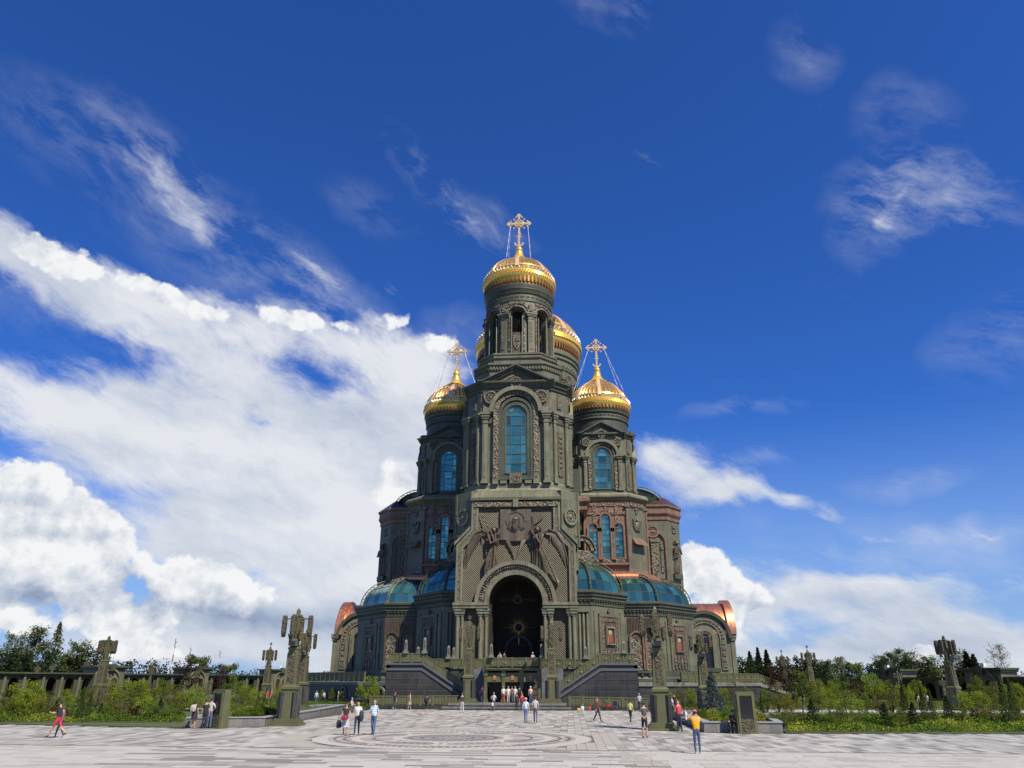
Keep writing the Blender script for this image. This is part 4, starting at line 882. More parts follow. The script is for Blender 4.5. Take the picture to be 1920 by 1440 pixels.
    m = MB(f); m.archway(0, 4.9, zs-.6, 1.05, 1.4, .2, .7, 18); m.archway(0, 4.9, zs-.6, 1.4, 1.75, .2, .55, 18); CP('porch_window_arch', m, LICHEN)
    m = MB(f); m.plate([(-1.05,4.9),(1.05,4.9)]+[(1.05*cos(pi*k/14), zs-.6+1.05*sin(pi*k/14)) for k in range(15)], .2, .28); CP('dark_opening', m, pmat('deep_dark_glass', (.012,.012,.013), None, 1, .15))
    m = MB(f); m.box(-1.9, 1.9, 4.3, 4.9, .2, 1.0); m.box(-1.5,1.5,3.6,4.3,.2,.7); CP('porch_sill', m, GREEND)
    for u in (-4.35, 4.35):
        c = MB(f); c.box(u-.35, u+.35, 2.6, 9.0, -.5, .35); c.box(u-.5,u+.5,9.0,9.5,-.5,.5); c.box(u-.6,u+.6,9.5,10.1,-.5,.6); c.box(u-.55,u+.55,2.6,3.6,-.5,.55); CP('corner_pier', c, LICHEN)
for s in (-1, 1): bay(s)
m = MB(); m.box(-9, 9, -22, 9, 24, 33.5); CP('nave_block', m, GREEND)
m = MB(); mould(m, [(-9.4,-23.5),(9.4,-23.5),(9.4,9),(-9.4,9)], [(0,26.4),(.5,26.7),(.5,27.4),(.9,27.9),(.9,28.4),(.2,28.8)]); CP('nave_cornice', m, SALMON)
m = MB(); m.box(-25, 25, 0, 22, 2, 28); CP('rear_block', m, GREEND)

# ------------------------------------------------------------------ ground and plaza
SOIL = pmat('garden_soil', (.060,.075,.022), (.045,.058,.018), 0.8, .9, 0, .5, 12, c3=(.085,.075,.035), s3=.25)
m = MB(); m.rings([[(-3000,-400,-.35),(3000,-400,-.35),(3000,3000,-.35),(-3000,3000,-.35)]], cap0=False); struct(m.build('ground', SOIL))
JOINT = pmat('paving_joint', (.13,.13,.13), (.1,.1,.1), 5, .9)
plaza_outline = [(-75,-140),(75,-140),(75,-80.9),(19.6,-85.3),(15.2,-85.4),(15.0,-49),(15.0,-40),(-14.5,-40),(-14.5,-49),(-13.2,-82.9),(-17.6,-84.6),(-75,-74)]
m = MB(); m.prism(plaza_outline, -.30, -.035); PLAZA = struct(m.build('plaza', JOINT))
CC = (0.7, -91.3); CRAD = 7.35
def inside(x, y, poly):
    c = False; n = len(poly)
    for i in range(n):
        (x1, y1), (x2, y2) = poly[i], poly[(i+1) % n]
        if (y1 > y) != (y2 > y) and x < (x2-x1)*(y-y1)/(y2-y1)+x1: c = not c
    return c
rp = random.Random(3)
slabs = []      # x0,x1,y0,y1,shade
YL = -98.3
def lx(y, p, q): return p[0]+(q[0]-p[0])*(y-p[1])/(q[1]-p[1])
LA, LB = (-10.8,-100.7), (-9.0,-107.3); RA, RB = (9.0,-100.3), (10.1,-105.4); SA, SB = (10.2,-99.7), (11.2,-105.3)
y = YL-.14
while y > -110.5:
    h = .52; x = -34-rp.random()*2
    xl, x2, x3 = lx(y, LA, LB), lx(y, RA, RB), lx(y, SA, SB)
    while x < 36:
        L = rp.choice((.9,1.2,1.6,2.1,2.6))
        xc = x+L/2
        if xc < xl or xc > x3: sh = rp.choices((0,1,4), (8,2,1))[0]; L = 1.2
        elif xc > x2: sh = rp.choices((4,1,2), (6,3,1))[0]; L = .6
        else: sh = rp.choices((0,1,2,3), (6,3,3,5))[0]
        slabs.append((x, x+L, y-h, y, sh)); x += L
    y -= h
x = -42.0
while x < 44:
    wd = .46; y = YL+.14-rp.random()*.0
    first = True
    while y < -49.5:
        L = rp.choice((.7,.9,1.3,1.8)); L = L*rp.random() if first else L; first = False; L = max(L, .25)
        xc, yc = x+wd/2, y+L/2
        if hypot(xc-CC[0], yc-CC[1]) > CRAD+.25 and inside(xc, yc, offs(plaza_outline, -.3)):
            r = hypot(xc-CC[0], yc-CC[1])
            if r < CRAD+1.7: sh = rp.choices((4,1), (5,2))[0]
            else: sh = rp.choices((0,1,2,3), (4,5,5,3))[0]
            slabs.append((x, x+wd, y, y+L, sh))
        y += L
    x += wd
def px_of(x, y):
    d = Vector((x, y, 0))-Vector(CAM); return d.dot(fw), d.dot(rt)
def inview(x, y): z, a = px_of(x, y); return abs(a/z) < 960/FPX+.03 and z > 20
slabs.sort(key=lambda s: (not inview((s[0]+s[1])/2, (s[2]+s[3])/2), hypot((s[0]+s[1])/2-CAM[0], (s[2]+s[3])/2-CAM[1])))
unit = []
for k in range(5):
    b = MB(); b.rings([[(-.5,-.5,-.5),(.5,-.5,-.5),(.5,.5,-.5),(-.5,.5,-.5)],[(-.5,-.5,.3),(.5,-.5,.3),(.5,.5,.3),(-.5,.5,.3)],[(-.49,-.48,.5),(.49,-.48,.5),(.49,.48,.5),(-.49,.48,.5)]])
    me = bpy.data.meshes.new('paver'); me.from_pydata(b.v, [], b.fc); me.materials.append(PVC[k]); unit.append(me)
for (x0, x1, y0, y1, sh) in slabs[:300]:
    o = bpy.data.objects.new('paver', unit[sh]); COL.objects.link(o); o.parent = PLAZA
    o.location = ((x0+x1)/2, (y0+y1)/2, -.02+rp.uniform(-.002, .002)); o.scale = (x1-x0-.014, y1-y0-.014, .04)
m = MB()
for (x0, x1, y0, y1, sh) in slabs[300:]:
    g = .007; z = rp.uniform(-.002, .002); m.m = sh; a = [m.pt(*p) for p in ((x0+g,y0+g,z),(x1-g,y0+g,z),(x1-g,y1-g,z),(x0+g,y1-g,z))]; b = [m.pt(*p) for p in ((x0+g,y0+g,-.036),(x1-g,y0+g,-.036),(x1-g,y1-g,-.036),(x0+g,y1-g,-.036))]
    m.face(a)
    for i in range(4): m.face((b[i], b[(i+1) % 4], a[(i+1) % 4], a[i]))
m.build('paving', PVC, PLAZA, kind='stuff')
m = MB(); m.box(-75, 75, YL-.13, YL+.13, -.06, -.012); tag(m.build('drain_channel', pmat('drain_iron', (.03,.03,.032), None, 3, .6)), 'long dark drainage slot crossing the pale plaza paving', 'drain')
# round mosaic set in the paving
MOS = thing('paving_mosaic', 'round interlaced stone rosette set into the plaza paving', 'mosaic', (CC[0], CC[1], 0))
COB = pmat('dark_cobble', (.25,.235,.215), (.17,.16,.148), 14, .8, 0, .5, 25)
PALE = pmat('pale_band_stone', (.40,.37,.325), (.34,.315,.28), 3, .7)
WARM = pmat('warm_cobble', (.30,.268,.235), (.22,.195,.17), 14, .8, 0, .5, 25)
def ringz(r0, r1, z, cx=0, cy=0, n=72, zb=-.035):
    m = MB(); rs = []
    for i in range(n): t = 2*pi*i/n; c, s = cos(t), sin(t); rs.append([(cx+r0*c,cy+r0*s,zb),(cx+r1*c,cy+r1*s,zb),(cx+r1*c,cy+r1*s,z),(cx+r0*c,cy+r0*s,z)])
    rs.append(rs[0]); return m.rings(rs, False, False)
ringz(6.55, 7.35, .002).build('outer_band', PALE, MOS); m = MB(); m.lathe([(6.55,-.035),(6.55,-.002)], 72); m.build('warm_disc', WARM, MOS)
ringz(4.9, 5.35, .003).build('middle_band', PALE, MOS); ringz(2.7, 3.2, .010).build('inner_band', PALE, MOS); m = MB(); m.lathe([(2.7,-.03),(2.7,.004)], 60); m.build('dark_disc', COB, MOS)
for k in range(8):
    a = R(45*k+22.5); cx, cy = 4.65*cos(a), 4.65*sin(a)
    ringz(1.45, 1.78, .006, cx, cy, 40).build('loop_band', PALE, MOS); m = MB(); m.lathe([(1.45,-.03),(1.45,.001)], 32, (cx,cy)); m.build('loop_disc', COB if k % 2 else WARM, MOS)
mc = MB()          # single dark setts dotted round the bands
for r, n in ((6.2,120),(5.7,100),(4.2,70),(2.3,44),(1.7,32),(1.1,20)):
    for i in range(n):
        t = 2*pi*(i+.5*(n % 3))/n; mc.f = frame((r*cos(t), r*sin(t), 0), math.degrees(t)); mc.box(-.09, .09, -.02, .014, -.08, .08)
mc.build('setts', pmat('black_sett', (.13,.125,.115), None, 3, .7), MOS, kind='stuff')

# ------------------------------------------------------------------ podium, stairs, entrance
ST = thing('granite_podium', 'dark granite podium carrying the cathedral', 'podium', (0.3, 0, 0))
def SP(name, mb, mat, smooth=None): return mb.build(name, mat, ST, smooth)
m = MB(); pod = [(-14.4,-41.2),(14.4,-41.2),(15.2,-33.0),(21.5,-29.4),(27.6,-22),(35.2,-12),(35.2,8),(-35.2,8),(-35.2,-12),(-27.6,-22),(-21.5,-29.4),(-15.2,-33)]
m.prism(pod, -.3, 2.6); SP('podium_block', m, GRANITE)
m = MB(); mould(m, pod, [(0,.0),(.25,.1),(.25,.55),(0,.7)]); SP('podium_plinth', m, GRANITE)
m = MB(); mould(m, pod, [(0,2.2),(.18,2.3),(.18,2.7),(-.2,2.75)]); SP('podium_coping', m, GRANITEL)
m = MB(); m.box(-14.2, 14.2, -40.8, -30, 2.6, 4.2); SP('landing', m, GRANITE)
for sx in (-1, 1):      # arched cellar openings
    for (u, Y, ang) in ((18.0,-31.5,30),(24.3,-25.9,50)):
        f = frame((sx*u, Y-.0, 0), sx*ang)
        m = MB(f); m.archway(0, .2, 1.2, .75, 1.0, -.3, .22, 12); SP('cellar_arch', m, GRANITEL)
        m = MB(f); m.plate([(-.75,.1),(.75,.1)]+[(.75*cos(pi*k/10),1.2+.75*sin(pi*k/10)) for k in range(11)], -.3, .08); SP('cellar_opening', m, IRON)
# slab joints of the granite facing
for sx in (-1, 1):
    S = thing('outer_staircase', 'dark granite stair block rising %s of the entrance' % ('right' if sx > 0 else 'left'), 'staircase', (0.3, 0, 0))
    prof = [(5.6,.05),(14.3,.05),(14.3,4.55),(10.1,4.55),(5.6,1.75)]
    f = lambda u, v, w, sx=sx: (sx*u, -44.6-w, v)
    m = MB(f); m.plate(prof, -.55, 0); m.build('stair_wall', GRANITE, S)
    m = MB(f); m.plate([(5.5,1.75),(10.1,4.55),(14.4,4.55),(14.4,4.75),(10.05,4.75),(5.5,1.98)], -.7, .16); m.build('coping', pmat('honed_granite', (.085,.088,.094)), S)
    m = MB(f); m.plate([(5.6,1.15),(10.2,3.95),(14.3,3.95),(14.3,4.2),(10.15,4.2),(5.6,1.42)], -.1, .12); m.build('string_band', pmat('honed_granite', (.085,.088,.094), (.065,.067,.072), 3, .5), S)
    m = MB(f); m.plate([(5.6,.05),(14.4,.05),(14.4,.55),(5.6,.55)], 0, .28); m.build('plinth', GRANITE, S); m = MB(f); m.plate([(5.8,.55),(14.35,.55),(14.35,.95),(6.2,.95)], 0, .12); m.build('plinth_band', GRANITE, S)
    for r in range(3):
        for c in range(6):
            u0 = 7.2+c*1.18; v0 = 1.02+r*.98
            vt = min(v0+.94, 1.15+(u0-5.6)*.61-.1)
            if vt > v0+.25: m = MB(f); m.plate([(u0,v0),(u0+1.14,v0),(u0+1.14,min(v0+.94,vt+.5,3.9)),(u0,vt)], -.05, .02+.006*((r*7+c*5) % 3)); m.build('facing_slab', GRANITE, S)
    m = MB(); m.box(sx*14.3, sx*13.9, -44.6, -41, .05, 4.55); m.build('end_wall', GRANITE, S)
    for k in range(20): m = MB(); a = 5.9+k*.21; m.box(sx*a, sx*10.1, -44.05, -41.2, .6+k*.18, .6+(k+1)*.18); m.build('step', GRANITEL, S)
    m = MB(); m.box(sx*10.1, sx*13.9, -44.05, -40.8, .1, 4.2); m.build('upper_landing', GRANITE, S)
PANELM = OLIVE
def balustrade(name, label, pts, h=1.05, hung=True, rx=0.3, group=None):
    """posts with cast panels between; pts are floor points"""
    B = thing(name, label, 'balustrade', (rx, 0, 0), 0, group)
    for a, b in zip(pts, pts[1:]):
        a, b = Vector(a), Vector(b); d = b-a; L = Vector((d.x, d.y)).length; n = max(1, round(L/1.45)); ang = math.degrees(atan2(d.y, d.x)); sl = d.z/L
        for k in range(n):
            u0, u1 = L*k/n, L*(k+1)/n; f = frame((a.x, a.y, a.z), ang)
            sk = lambda u, v: (u, v+sl*u)
            m = MB(f); m.plate([sk(u0+.12,.12), sk(u1-.12,.12), sk(u1-.12,h-.1), sk(u0+.12,h-.1)], -.05, .05)
            for q in range(3):
                uu = u0+(u1-u0)*(q+1)/4; m.plate([sk(uu-.06,.2), sk(uu+.06,.2), sk(uu+.06,h-.2), sk(uu-.06,h-.2)], .05, .09)
            if hung: m.ell(((u0+u1)/2, h*.42+sl*(u0+u1)/2, .07), (.22,.16,.06), 8, 5)
            m.build('panel', OLIVE, B)
            m = MB(f); m.plate([sk(u0-.11,0), sk(u0+.11,0), sk(u0+.11,h+.05), sk(u0-.11,h+.05)], -.12, .12); m.build('post', OLIVE, B)
        m = MB(f); m.plate([(0,h-.1),(L,h-.1+sl*L),(L,h+.02+sl*L),(0,h+.02)], -.09, .1); m.build('rail', OLIVE, B)
    return B
for sx in (-1, 1):
    sd_ = 'right' if sx > 0 else 'left'
    balustrade('stair_balustrade', 'olive sloping balustrade on the %s stair block' % sd_, [(sx*5.8,-44.3,1.95),(sx*10.1,-44.3,4.75),(sx*14.1,-44.3,4.75)])
    balustrade('landing_balustrade', 'olive balustrade along the landing %s of the portal' % sd_, [(sx*3.3,-41.0,4.25),(sx*10.0,-41.0,4.25)])
    balustrade('ramp_railing', 'olive panelled railing on the ground %s of the entrance steps' % sd_, [(sx*(6.6 if sx > 0 else 5.2),-48.1,.35),(sx*15.0,-48.1,.2)] if sx > 0 else [(-15.0,-48.1,.3),(-5.4,-48.1,.4)], 1.0, False)
    balustrade('terrace_balustrade', 'olive balustrade on the terrace by the %s copper roofed porch' % sd_, [(sx*22,-24.5,2.75),(sx*35.0,-11.7,2.75)] if sx < 0 else [(21.8,-24.6,2.75),(34.8,-12.0,2.75),(41.5,-8,.8)], 1.25)
    m = MB(); xs = [sx*5.2, sx*15.2]; xs.sort(); m.box(xs[0]-.1, xs[1]+.1, -48.35, -44.9, -.2, .30); m.build('ramp_kerb', GRANITE, ST)
TS = thing('terrace_stair', 'granite terrace flank sloping down to the right garden', 'staircase', (0.3, 0, 0))
m = MB(); m.rings([[(34.8,-12.4,-.3),(42.5,-8.4,-.3),(42.5,-7.5,-.3),(34.8,-7.5,-.3)],[(34.8,-12.4,2.7),(42.5,-8.4,.5),(42.5,-7.5,.5),(34.8,-7.5,2.7)]]); m.build('flank', GRANITE, TS)
m = MB(); m.rings([[(34.8,-12.6,2.3),(42.6,-8.6,.2),(42.6,-8.2,.2),(34.8,-12.2,2.3)],[(34.8,-12.6,2.75),(42.6,-8.6,.62),(42.6,-8.2,.62),(34.8,-12.2,2.75)]]); m.build('coping', GRANITEL, TS)
def stele(p, h, r=.16, label='', group=None):
    m = MB(); m.box(-r*1.7, r*1.7, -r*1.7, r*1.7, 0, h*.16); m.rings([[(-r,-r,h*.16),(r,-r,h*.16),(r,r,h*.16),(-r,r,h*.16)],[(-r*.8,-r*.8,h*.88),(r*.8,-r*.8,h*.88),(r*.8,r*.8,h*.88),(-r*.8,r*.8,h*.88)],[(-r*.35,-r*.35,h),(r*.35,-r*.35,h),(r*.35,r*.35,h),(-r*.35,r*.35,h)]])
    T = thing('stone_post', label, 'post', p, 0, group); m.build('shaft', pmat('weathered_stone', (.17,.175,.15), (.12,.125,.105), 4, .7), T)
    m = MB(); m.box(-r*.45, r*.45, -r*1.02, -r*.7, h*.3, h*.8); m.build('carved_face', OLIVEP, T); return T
GP = 'pale posts along the landing balustrade'
for i, (x, y, z, h) in enumerate(((-12.2,-44.3,5.8,1.5),(-11.1,-42.5,5.3,1.3),(-10.0,-44.3,5.8,1.75),(-7.7,-41.0,5.3,1.5),(-7.1,-40.8,5.3,1.3),(-2.3,-43.7,5.35,1.5),(3.5,-43.7,5.35,1.5),(8.6,-41.0,5.3,1.4),(12.9,-44.3,5.8,1.3),(13.9,-43.6,5.8,1.5))):
    names = ('leftmost pale post on the left stair landing', 'shorter pale post second from the left on the landing', 'tallest pale post where the left balustrade begins to slope', 'pale post before the left icon bay', 'shorter pale post beside the one before the left icon bay', 'pale post at the left corner of the entrance balcony', 'pale post at the right corner of the entrance balcony', 'pale post right of the portal before the clustered shafts', 'short pale post before the right icon bay', 'rightmost pale post on the right stair landing')
    stele((x+.3, y, z), h, .17, names[i], GP)
# entrance: steps, doors under the balcony
EN = thing('entrance_steps', 'broad low granite steps before the lower entrance', 'steps', (0.3, 0, 0))
for k in range(4): m = MB(); m.box(-7.2+.25*k, 7.0-.25*k, -50.0+.5*k, -43, -.1, .15*(k+1)); m.build('step', GRANITEL if k % 2 else GRANITE, EN)
LP = thing('lower_entrance', 'dark lower doorway with three small icons under the balcony', 'entrance', (0.3, 0, 0))
f = frame((.1, -43.2, 0))
m = MB(f); m.box(-3.3, 3.3, .6, 4.2, -2.4, -2.0); m.build('back_wall', INSIDE, LP)
for s in (-1, 1): m = MB(f); m.box(min(s*3.3,s*5.8), max(s*3.3,s*5.8), .5, 4.2, -2.6, -1.7); m.build('marble_wall', pmat('grey_marble', (.16,.165,.17), (.07,.072,.078), 1.6, .5, detail=8), LP)
m = MB(f); m.box(-3.2, 3.2, 3.95, 4.3, -2.4, .25); m.box(-3.3, 3.3, 4.1, 4.22, -2.4, .35); m.build('balcony_slab', OLIVE, LP)
for k, u in enumerate((-2.05, 0, 2.05)):
    m = MB(f); m.box(u-.85, u+.85, 2.75, 3.75, -.5, -.1); P_ = m.build('lintel_panel', OLIVE, LP)
    m = MB(f); m.plate([(u-.2,2.95),(u+.2,2.95)]+[(u+.2*cos(pi*q/8), 3.3+.2*sin(pi*q/8)) for q in range(9)], -.1, -.03); m.build('small_icon', pmat('orange_mosaic', (.36,.15,.05), (.28,.09,.03), 8, .5), P_)
    m = MB(f); m.plate([(u+.1*cos(pi*q/6), 3.3+.12*sin(pi*q/6)) for q in range(12)], -.03, -.01); m.build('icon_face', pmat('mosaic_face', (.45,.26,.14)), P_)
    for s in (-1, 1):
        m = MB(f); m.box(u+s*.42-.4, u+s*.42+.4, .6, 2.7, -1.9, -1.8); D_ = m.build('door_leaf', pmat('door_bronze', (.05,.045,.03), (.035,.03,.022), 2, .45, .4), LP)
        if k != 1:
            m = MB(f)
            for q in range(3): m.box(u+s*.42-.28, u+s*.42+.28, .8+q*.6, 1.3+q*.6, -1.8, -1.76)
            m.build('door_panel', OLIVEP, D_)
m = MB(f)
for u in (-3.08, -1.03, 1.03, 3.08):
    m = MB(f); m.box(u-.17, u+.17, .6, 3.95, -.5, -.02); m.box(u-.27, u+.27, .6, .95, -.6, .08); m.box(u-.25, u+.25, 3.4, 3.95, -.55, .1); m.rings([[(u-.25,3.95,.1),(u+.25,3.95,.1),(u+.25,3.95,-.3),(u-.25,3.95,-.3)],[(u-.17,2.9,0),(u+.17,2.9,0),(u+.17,2.9,-.3),(u-.17,2.9,-.3)]]); m.build('pillar', OLIVE, LP)
balustrade('balcony_balustrade', 'olive balustrade of the balcony over the doors', [(-3.1,-43.5,4.3),(3.3,-43.5,4.3)], 1.05)
for s in (-1, 1): m = MB(frame((0.2+s*3.2, -43.3, 0), 90*s)); m.box(-1.2, 1.2, 4.35, 5.3, -.05, .05); m.build('balcony_end_panel', OLIVE, LP)

# ------------------------------------------------------------------ lamp columns
def shade_mesh(h, w):
    m = MB(); pts = []
    for k in range(9): t = pi*k/8; pts.append((w/2*cos(t), h/2-w/2+w/2*sin(t)))
    pts += [(-w/2,-h/2+w*.7),(-w*.25,-h/2+w*.2),(0,-h/2),(w*.25,-h/2+w*.2),(w/2,-h/2+w*.7)]
    m.f = frame((0,0,0)); m.plate(pts, -w*.28, w*.28); m.plate([(u*.62, v*.8) for u, v in pts], w*.28, w*.36); m.plate([(u*.62, v*.8) for u, v in pts][::-1], -w*.36, -w*.28)
    return m
def lamp(loc, H, label, rz=0.0, star=False, speaker=True, cat='lamp', group='olive lamp columns', lean=0.0):
    T = thing('lamp_column', label, cat, loc, R(rz), group); s = H/7.5
    m = MB()
    for hw, a, b in ((.98,0,.16),(.86,.16,.30),(.72,.30,.46)): m.box(-hw*s, hw*s, -hw*s, hw*s, a*s, b*s)
    m.build('base', OLIVE, T)
    m = MB(); m.rings([[(x*q,y*q,z*s) for x, y in ((-s,-s),(s,-s),(s,s),(-s,s))] for q, z in ((.52,.46),(.48,2.2),(.55,2.25),(.55,2.4),(.43,2.5))]); m.build('pedestal', OLIVE, T)
    for a in range(4):
        F = frame((.60*s*sin(R(90*a+45)), -.60*s*cos(R(90*a+45)), 0), 90*a+45)
        m = MB(F); m.box(-.16*s, .16*s, .46*s, 2.05*s, -.2*s, .16*s); m.build('pedestal_buttress', GRANITE, T)
    m = MB(); m.rings([[(x*q,y*q,z*s) for x, y in ((-s,-s),(s,-s),(s,s),(-s,s))] for q, z in ((.43,2.45),(.33,4.75),(.37,4.8),(.37,4.9),(.22,5.0),(.20,6.9),(.24,6.95),(.24,7.05),(.12,7.1),(.11,7.35),(.02,7.5))]); m.build('shaft', OLIVE, T)
    for a in range(4):
        F = frame((0,0,0), 90*a); m = MB(F)
        m.plate([(-.24*s,2.6*s),(.24*s,2.6*s),(.2*s,4.4*s)]+[(.2*s*cos(pi*k/6),4.4*s+.2*s*sin(pi*k/6)) for k in range(1,6)]+[(-.2*s,4.4*s)], .30*s, .425*s); p = m.build('shaft_panel', OLIVEP, T)
        m = MB(F); m.ell((0,4.42*s,.40*s), (.13*s,.13*s,.05*s), 8, 5); m.build('panel_rosette', OLIVE, p)
        m = MB(F); m.box(-.03*s, .03*s, 6.75*s, 6.83*s, .1*s, .88*s); m.box(-.03*s,.03*s,5.6*s,5.66*s,.1*s,.52*s); m.build('arm', OLIVE, T)
        m = MB(F); m.tube([(.1*s,4.9*s,.26*s),(.16*s,5.8*s,.5*s)], .045*s, 5); m.build('strut', OLIVE, T)
    sm = shade_mesh(1.45*s, .42*s); me = None
    for k in range(8):
        if k in (3, 7) or (k % 2 and not speaker): continue
        a = R(45*k); big = k % 2 == 0; r = (.90 if big else .60)*s; z = (6.3 if big else 5.75)*s
        if me is None: o = sm.build('carved_shade', OLIVEP, T); me = o.data
        else: o = link('carved_shade', me, T)
        o.location = (r*sin(a), -r*cos(a), z); o.rotation_euler = (0, 0, a); o.scale = (1,1,1) if big else (.7,.7,.62)
    if speaker:
        m = MB(); m.box(-.26*s, .26*s, -.80*s, -.34*s, 5.0*s, 5.45*s); q = m.build('loudspeaker', pmat('grey_green_box', (.10,.115,.085), None, 3, .5), T)
        m = MB(); m.box(-.22*s, .22*s, -.82*s, -.80*s, 5.04*s, 5.3*s); m.build('grille', IRON, q)
        m = MB(); m.tube([(0,-.5*s,5.0*s),(0,-.42*s,4.85*s)], .05*s, 5); m.build('bracket', IRON, T)
    if star:
        m = MB(); F = frame((0,0,0)); m.f = F; pts = []
        for k in range(10): r = (.26 if k % 2 == 0 else .11)*s; t = pi/2+pi*k/5; pts.append((r*cos(t), 7.85*s+r*sin(t)))
        m.plate(pts, -.03, .03); m.box(-.03*s,.03*s,7.4*s,7.75*s,-.03,.03); m.build('star', OLIVEP, T)
    return T
lamp((-12.1,-81.0,0), 7.6, 'large olive lamp column at the left planter corner in the foreground', 4)
lamp((12.7,-83.0,0), 7.45, 'large olive lamp column on the right behind the man in black shorts', -3)
lamp((-18.3,-60.5,.3), 7.2, 'lamp column half hidden behind the large left one', 0)
lamp((19.4,-59.0,0), 7.5, 'lamp column standing before the right copper porch', 0)
lamp((-4.3,-46.0,.55), 8.7, 'star topped lamp column left of the lower entrance', 0, True, False)
lamp((5.0,-46.0,.55), 8.7, 'star topped lamp column right of the lower entrance', 0, True, False)
lamp((-44.9,-49.4,-.1), 7.6, 'tall lamp column rising from the left shrubs before the trees', 0, speaker=False)
lamp((-36.7,-21.8,-.1), 7.6, 'distant lamp column on the left with a pointed tip beside the large one', 0, True, False)
lamp((42.9,-12.2,-.1), 7.6, 'distant lamp column right of the terrace stair', 0, True, False)
lamp((43.8,6.1,-.1), 7.6, 'most distant lamp column beside the dark red tree on the right', 0, True, False)
lamp((47.5,-46.4,-.1), 7.7, 'dark lamp column far right among the shrubs', 40, speaker=True)
for i, (px, py, z, H) in enumerate(((165,1238,4.6,4.8),(72,1248,4.4,4.6),(100,1245,4.5,4.6),(285,1250,4.3,4.5),(370,1255,4.2,4.4),(1633,1272,4.0,4.2),(1682,1258,4.5,4.7),(1766,1272,4.0,4.3),(1898,1268,4.2,4.4))):
    names = ('low lamp column left of the tall left one', 'low lamp column near the left picture edge', 'low lamp column second from the left edge', 'low lamp column before the second arcade pavilion', 'low lamp column before the thin red leaved tree', 'low lamp column left of the right pavilion', 'low lamp column in front of the right pavilion', 'low lamp column just left of the dark far right column', 'low lamp column at the right picture edge')
    p = aty(px, py, 20 if px < 500 else -5); lamp((p.x, p.y, p.z-H), H, names[i], 0, False, False, 'lamp', 'low lamp columns in the gardens')

# ------------------------------------------------------------------ information kiosks
def kiosk(loc, rz, label):
    T = thing('information_kiosk', label, 'kiosk', loc, R(rz), 'olive information kiosks'); F = frame((0,0,0))
    m = MB(); m.rings([[(x*(.60-.05*z/2.3), y*(.30-.06*z/2.3), z) for x, y in ((-1,-1),(1,-1),(1,1),(-1,1))] for z in (0,2.28)]); m.build('body', OLIVE, T)
    m = MB(F); m.box(-.52, -.38, .1, 2.2, .26, .34); m.box(.38, .52, .1, 2.2, .26, .34); m.box(-.52, .52, 2.06, 2.2, .26, .33); m.box(-.52, .52, .0, .1, .26, .36); m.build('frame', OLIVE, T)
    m = MB(F); m.box(-.36, .36, .85, 1.95, .24, .315); m.build('screen', SCREEN, T)
    m = MB(F); m.box(-.36, .36, .12, .78, .2, .33); m.build('carved_plate', OLIVEP, T)
    m = MB(F); m.ell((0, 2.01, .32), (.05,.05,.03), 8, 4); m.build('camera_eye', IRON, T)
    return T
p = atz(1402, 1376); kiosk((p.x, p.y+.2, 0), 8, 'olive kiosk with dark screen before the right planter')
p = atz(406, 1366); kiosk((p.x, p.y+.2, 0), -30, 'olive kiosk with dark screen at the left planter')

# ------------------------------------------------------------------ planters
def planter(pts, h, label, th=.45):
    T = thing('planter', label, 'planter', (0,0,0)); n = len(pts)
    inn = offs(pts, -th)
    for i in range(n):
        a, b, c, d = pts[i], pts[(i+1) % n], inn[(i+1) % n], inn[i]
        L = hypot(b[0]-a[0], b[1]-a[1]); k = max(1, round(L/2.4))
        for q in range(k):
            l = lambda P, Q, t: (P[0]+(Q[0]-P[0])*t, P[1]+(Q[1]-P[1])*t); t0, t1 = q/k+.004, (q+1)/k-.004
            m = MB(); m.prism([l(a,b,t0), l(a,b,t1), l(d,c,t1), l(d,c,t0)], -.2, h); m.build('granite_block', GRANITEL, T)
            m = MB(); ao, bo = offs(pts, .05)[i], offs(pts, .05)[(i+1) % n]; m.prism([l(ao,bo,t0), l(ao,bo,t1), l(d,c,t1), l(d,c,t0)], h-.005, h+.06); m.build('coping', pmat('planter_coping', (.27,.27,.27), (.22,.22,.22), 5, .6), T)
    m = MB(); m.prism(inn, -.2, h-.12); m.build('soil', SOIL, T)
    return T
PLR = [(14.9,-85.2),(19.6,-85.0),(22.6,-67.0),(15.6,-66.0)]
PLL = [(-17.6,-84.2),(-13.0,-82.6),(-13.9,-70),(-15.8,-54.0),(-18.0,-54.0),(-20.8,-71.5)]
planter(PLR, .55, 'low granite planter behind the right kiosk')
planter(PLL, .55, 'low granite planter by the left kiosk and lamp column')
# garden beds and light path
for sx in (-1, 1):
    m = MB(); pts = [(19.8,-84.9),(75,-80.6),(120,40),(36,20),(30,-20),(16.6,-47.5),(16.0,-64.0),(22.9,-66.6)] if sx > 0 else [(-75,-74),(-18.0,-84.0),(-21.2,-71.5),(-18.2,-53.6),(-15.6,-53.6),(-15.2,-47.5),(-30,-20),(-36,20),(-120,40)]
    m.prism(pts, -.33, .03); struct(m.build('garden_bed', SOIL))
    m = MB(); q = [(24,-56.5),(78,-53.5),(78,-45.0),(26,-47.0)] if sx > 0 else [(-80,-48),(-22,-58.5),(-22,-55.5),(-80,-40)]
    m.prism(q, -.2, .12); struct(m.build('garden_path', PVC[0]))
    m = MB(); a, b = (q[0], q[1]); m.rings([[(a[0],a[1]-.3,-.2),(b[0],b[1]-.3,-.2),(b[0],b[1]-.02,-.2),(a[0],a[1]-.02,-.2)],[(a[0],a[1]-.3,.2),(b[0],b[1]-.3,.2),(b[0],b[1]-.02,.2),(a[0],a[1]-.02,.2)]]); struct(m.build('path_kerb', GRANITEL))

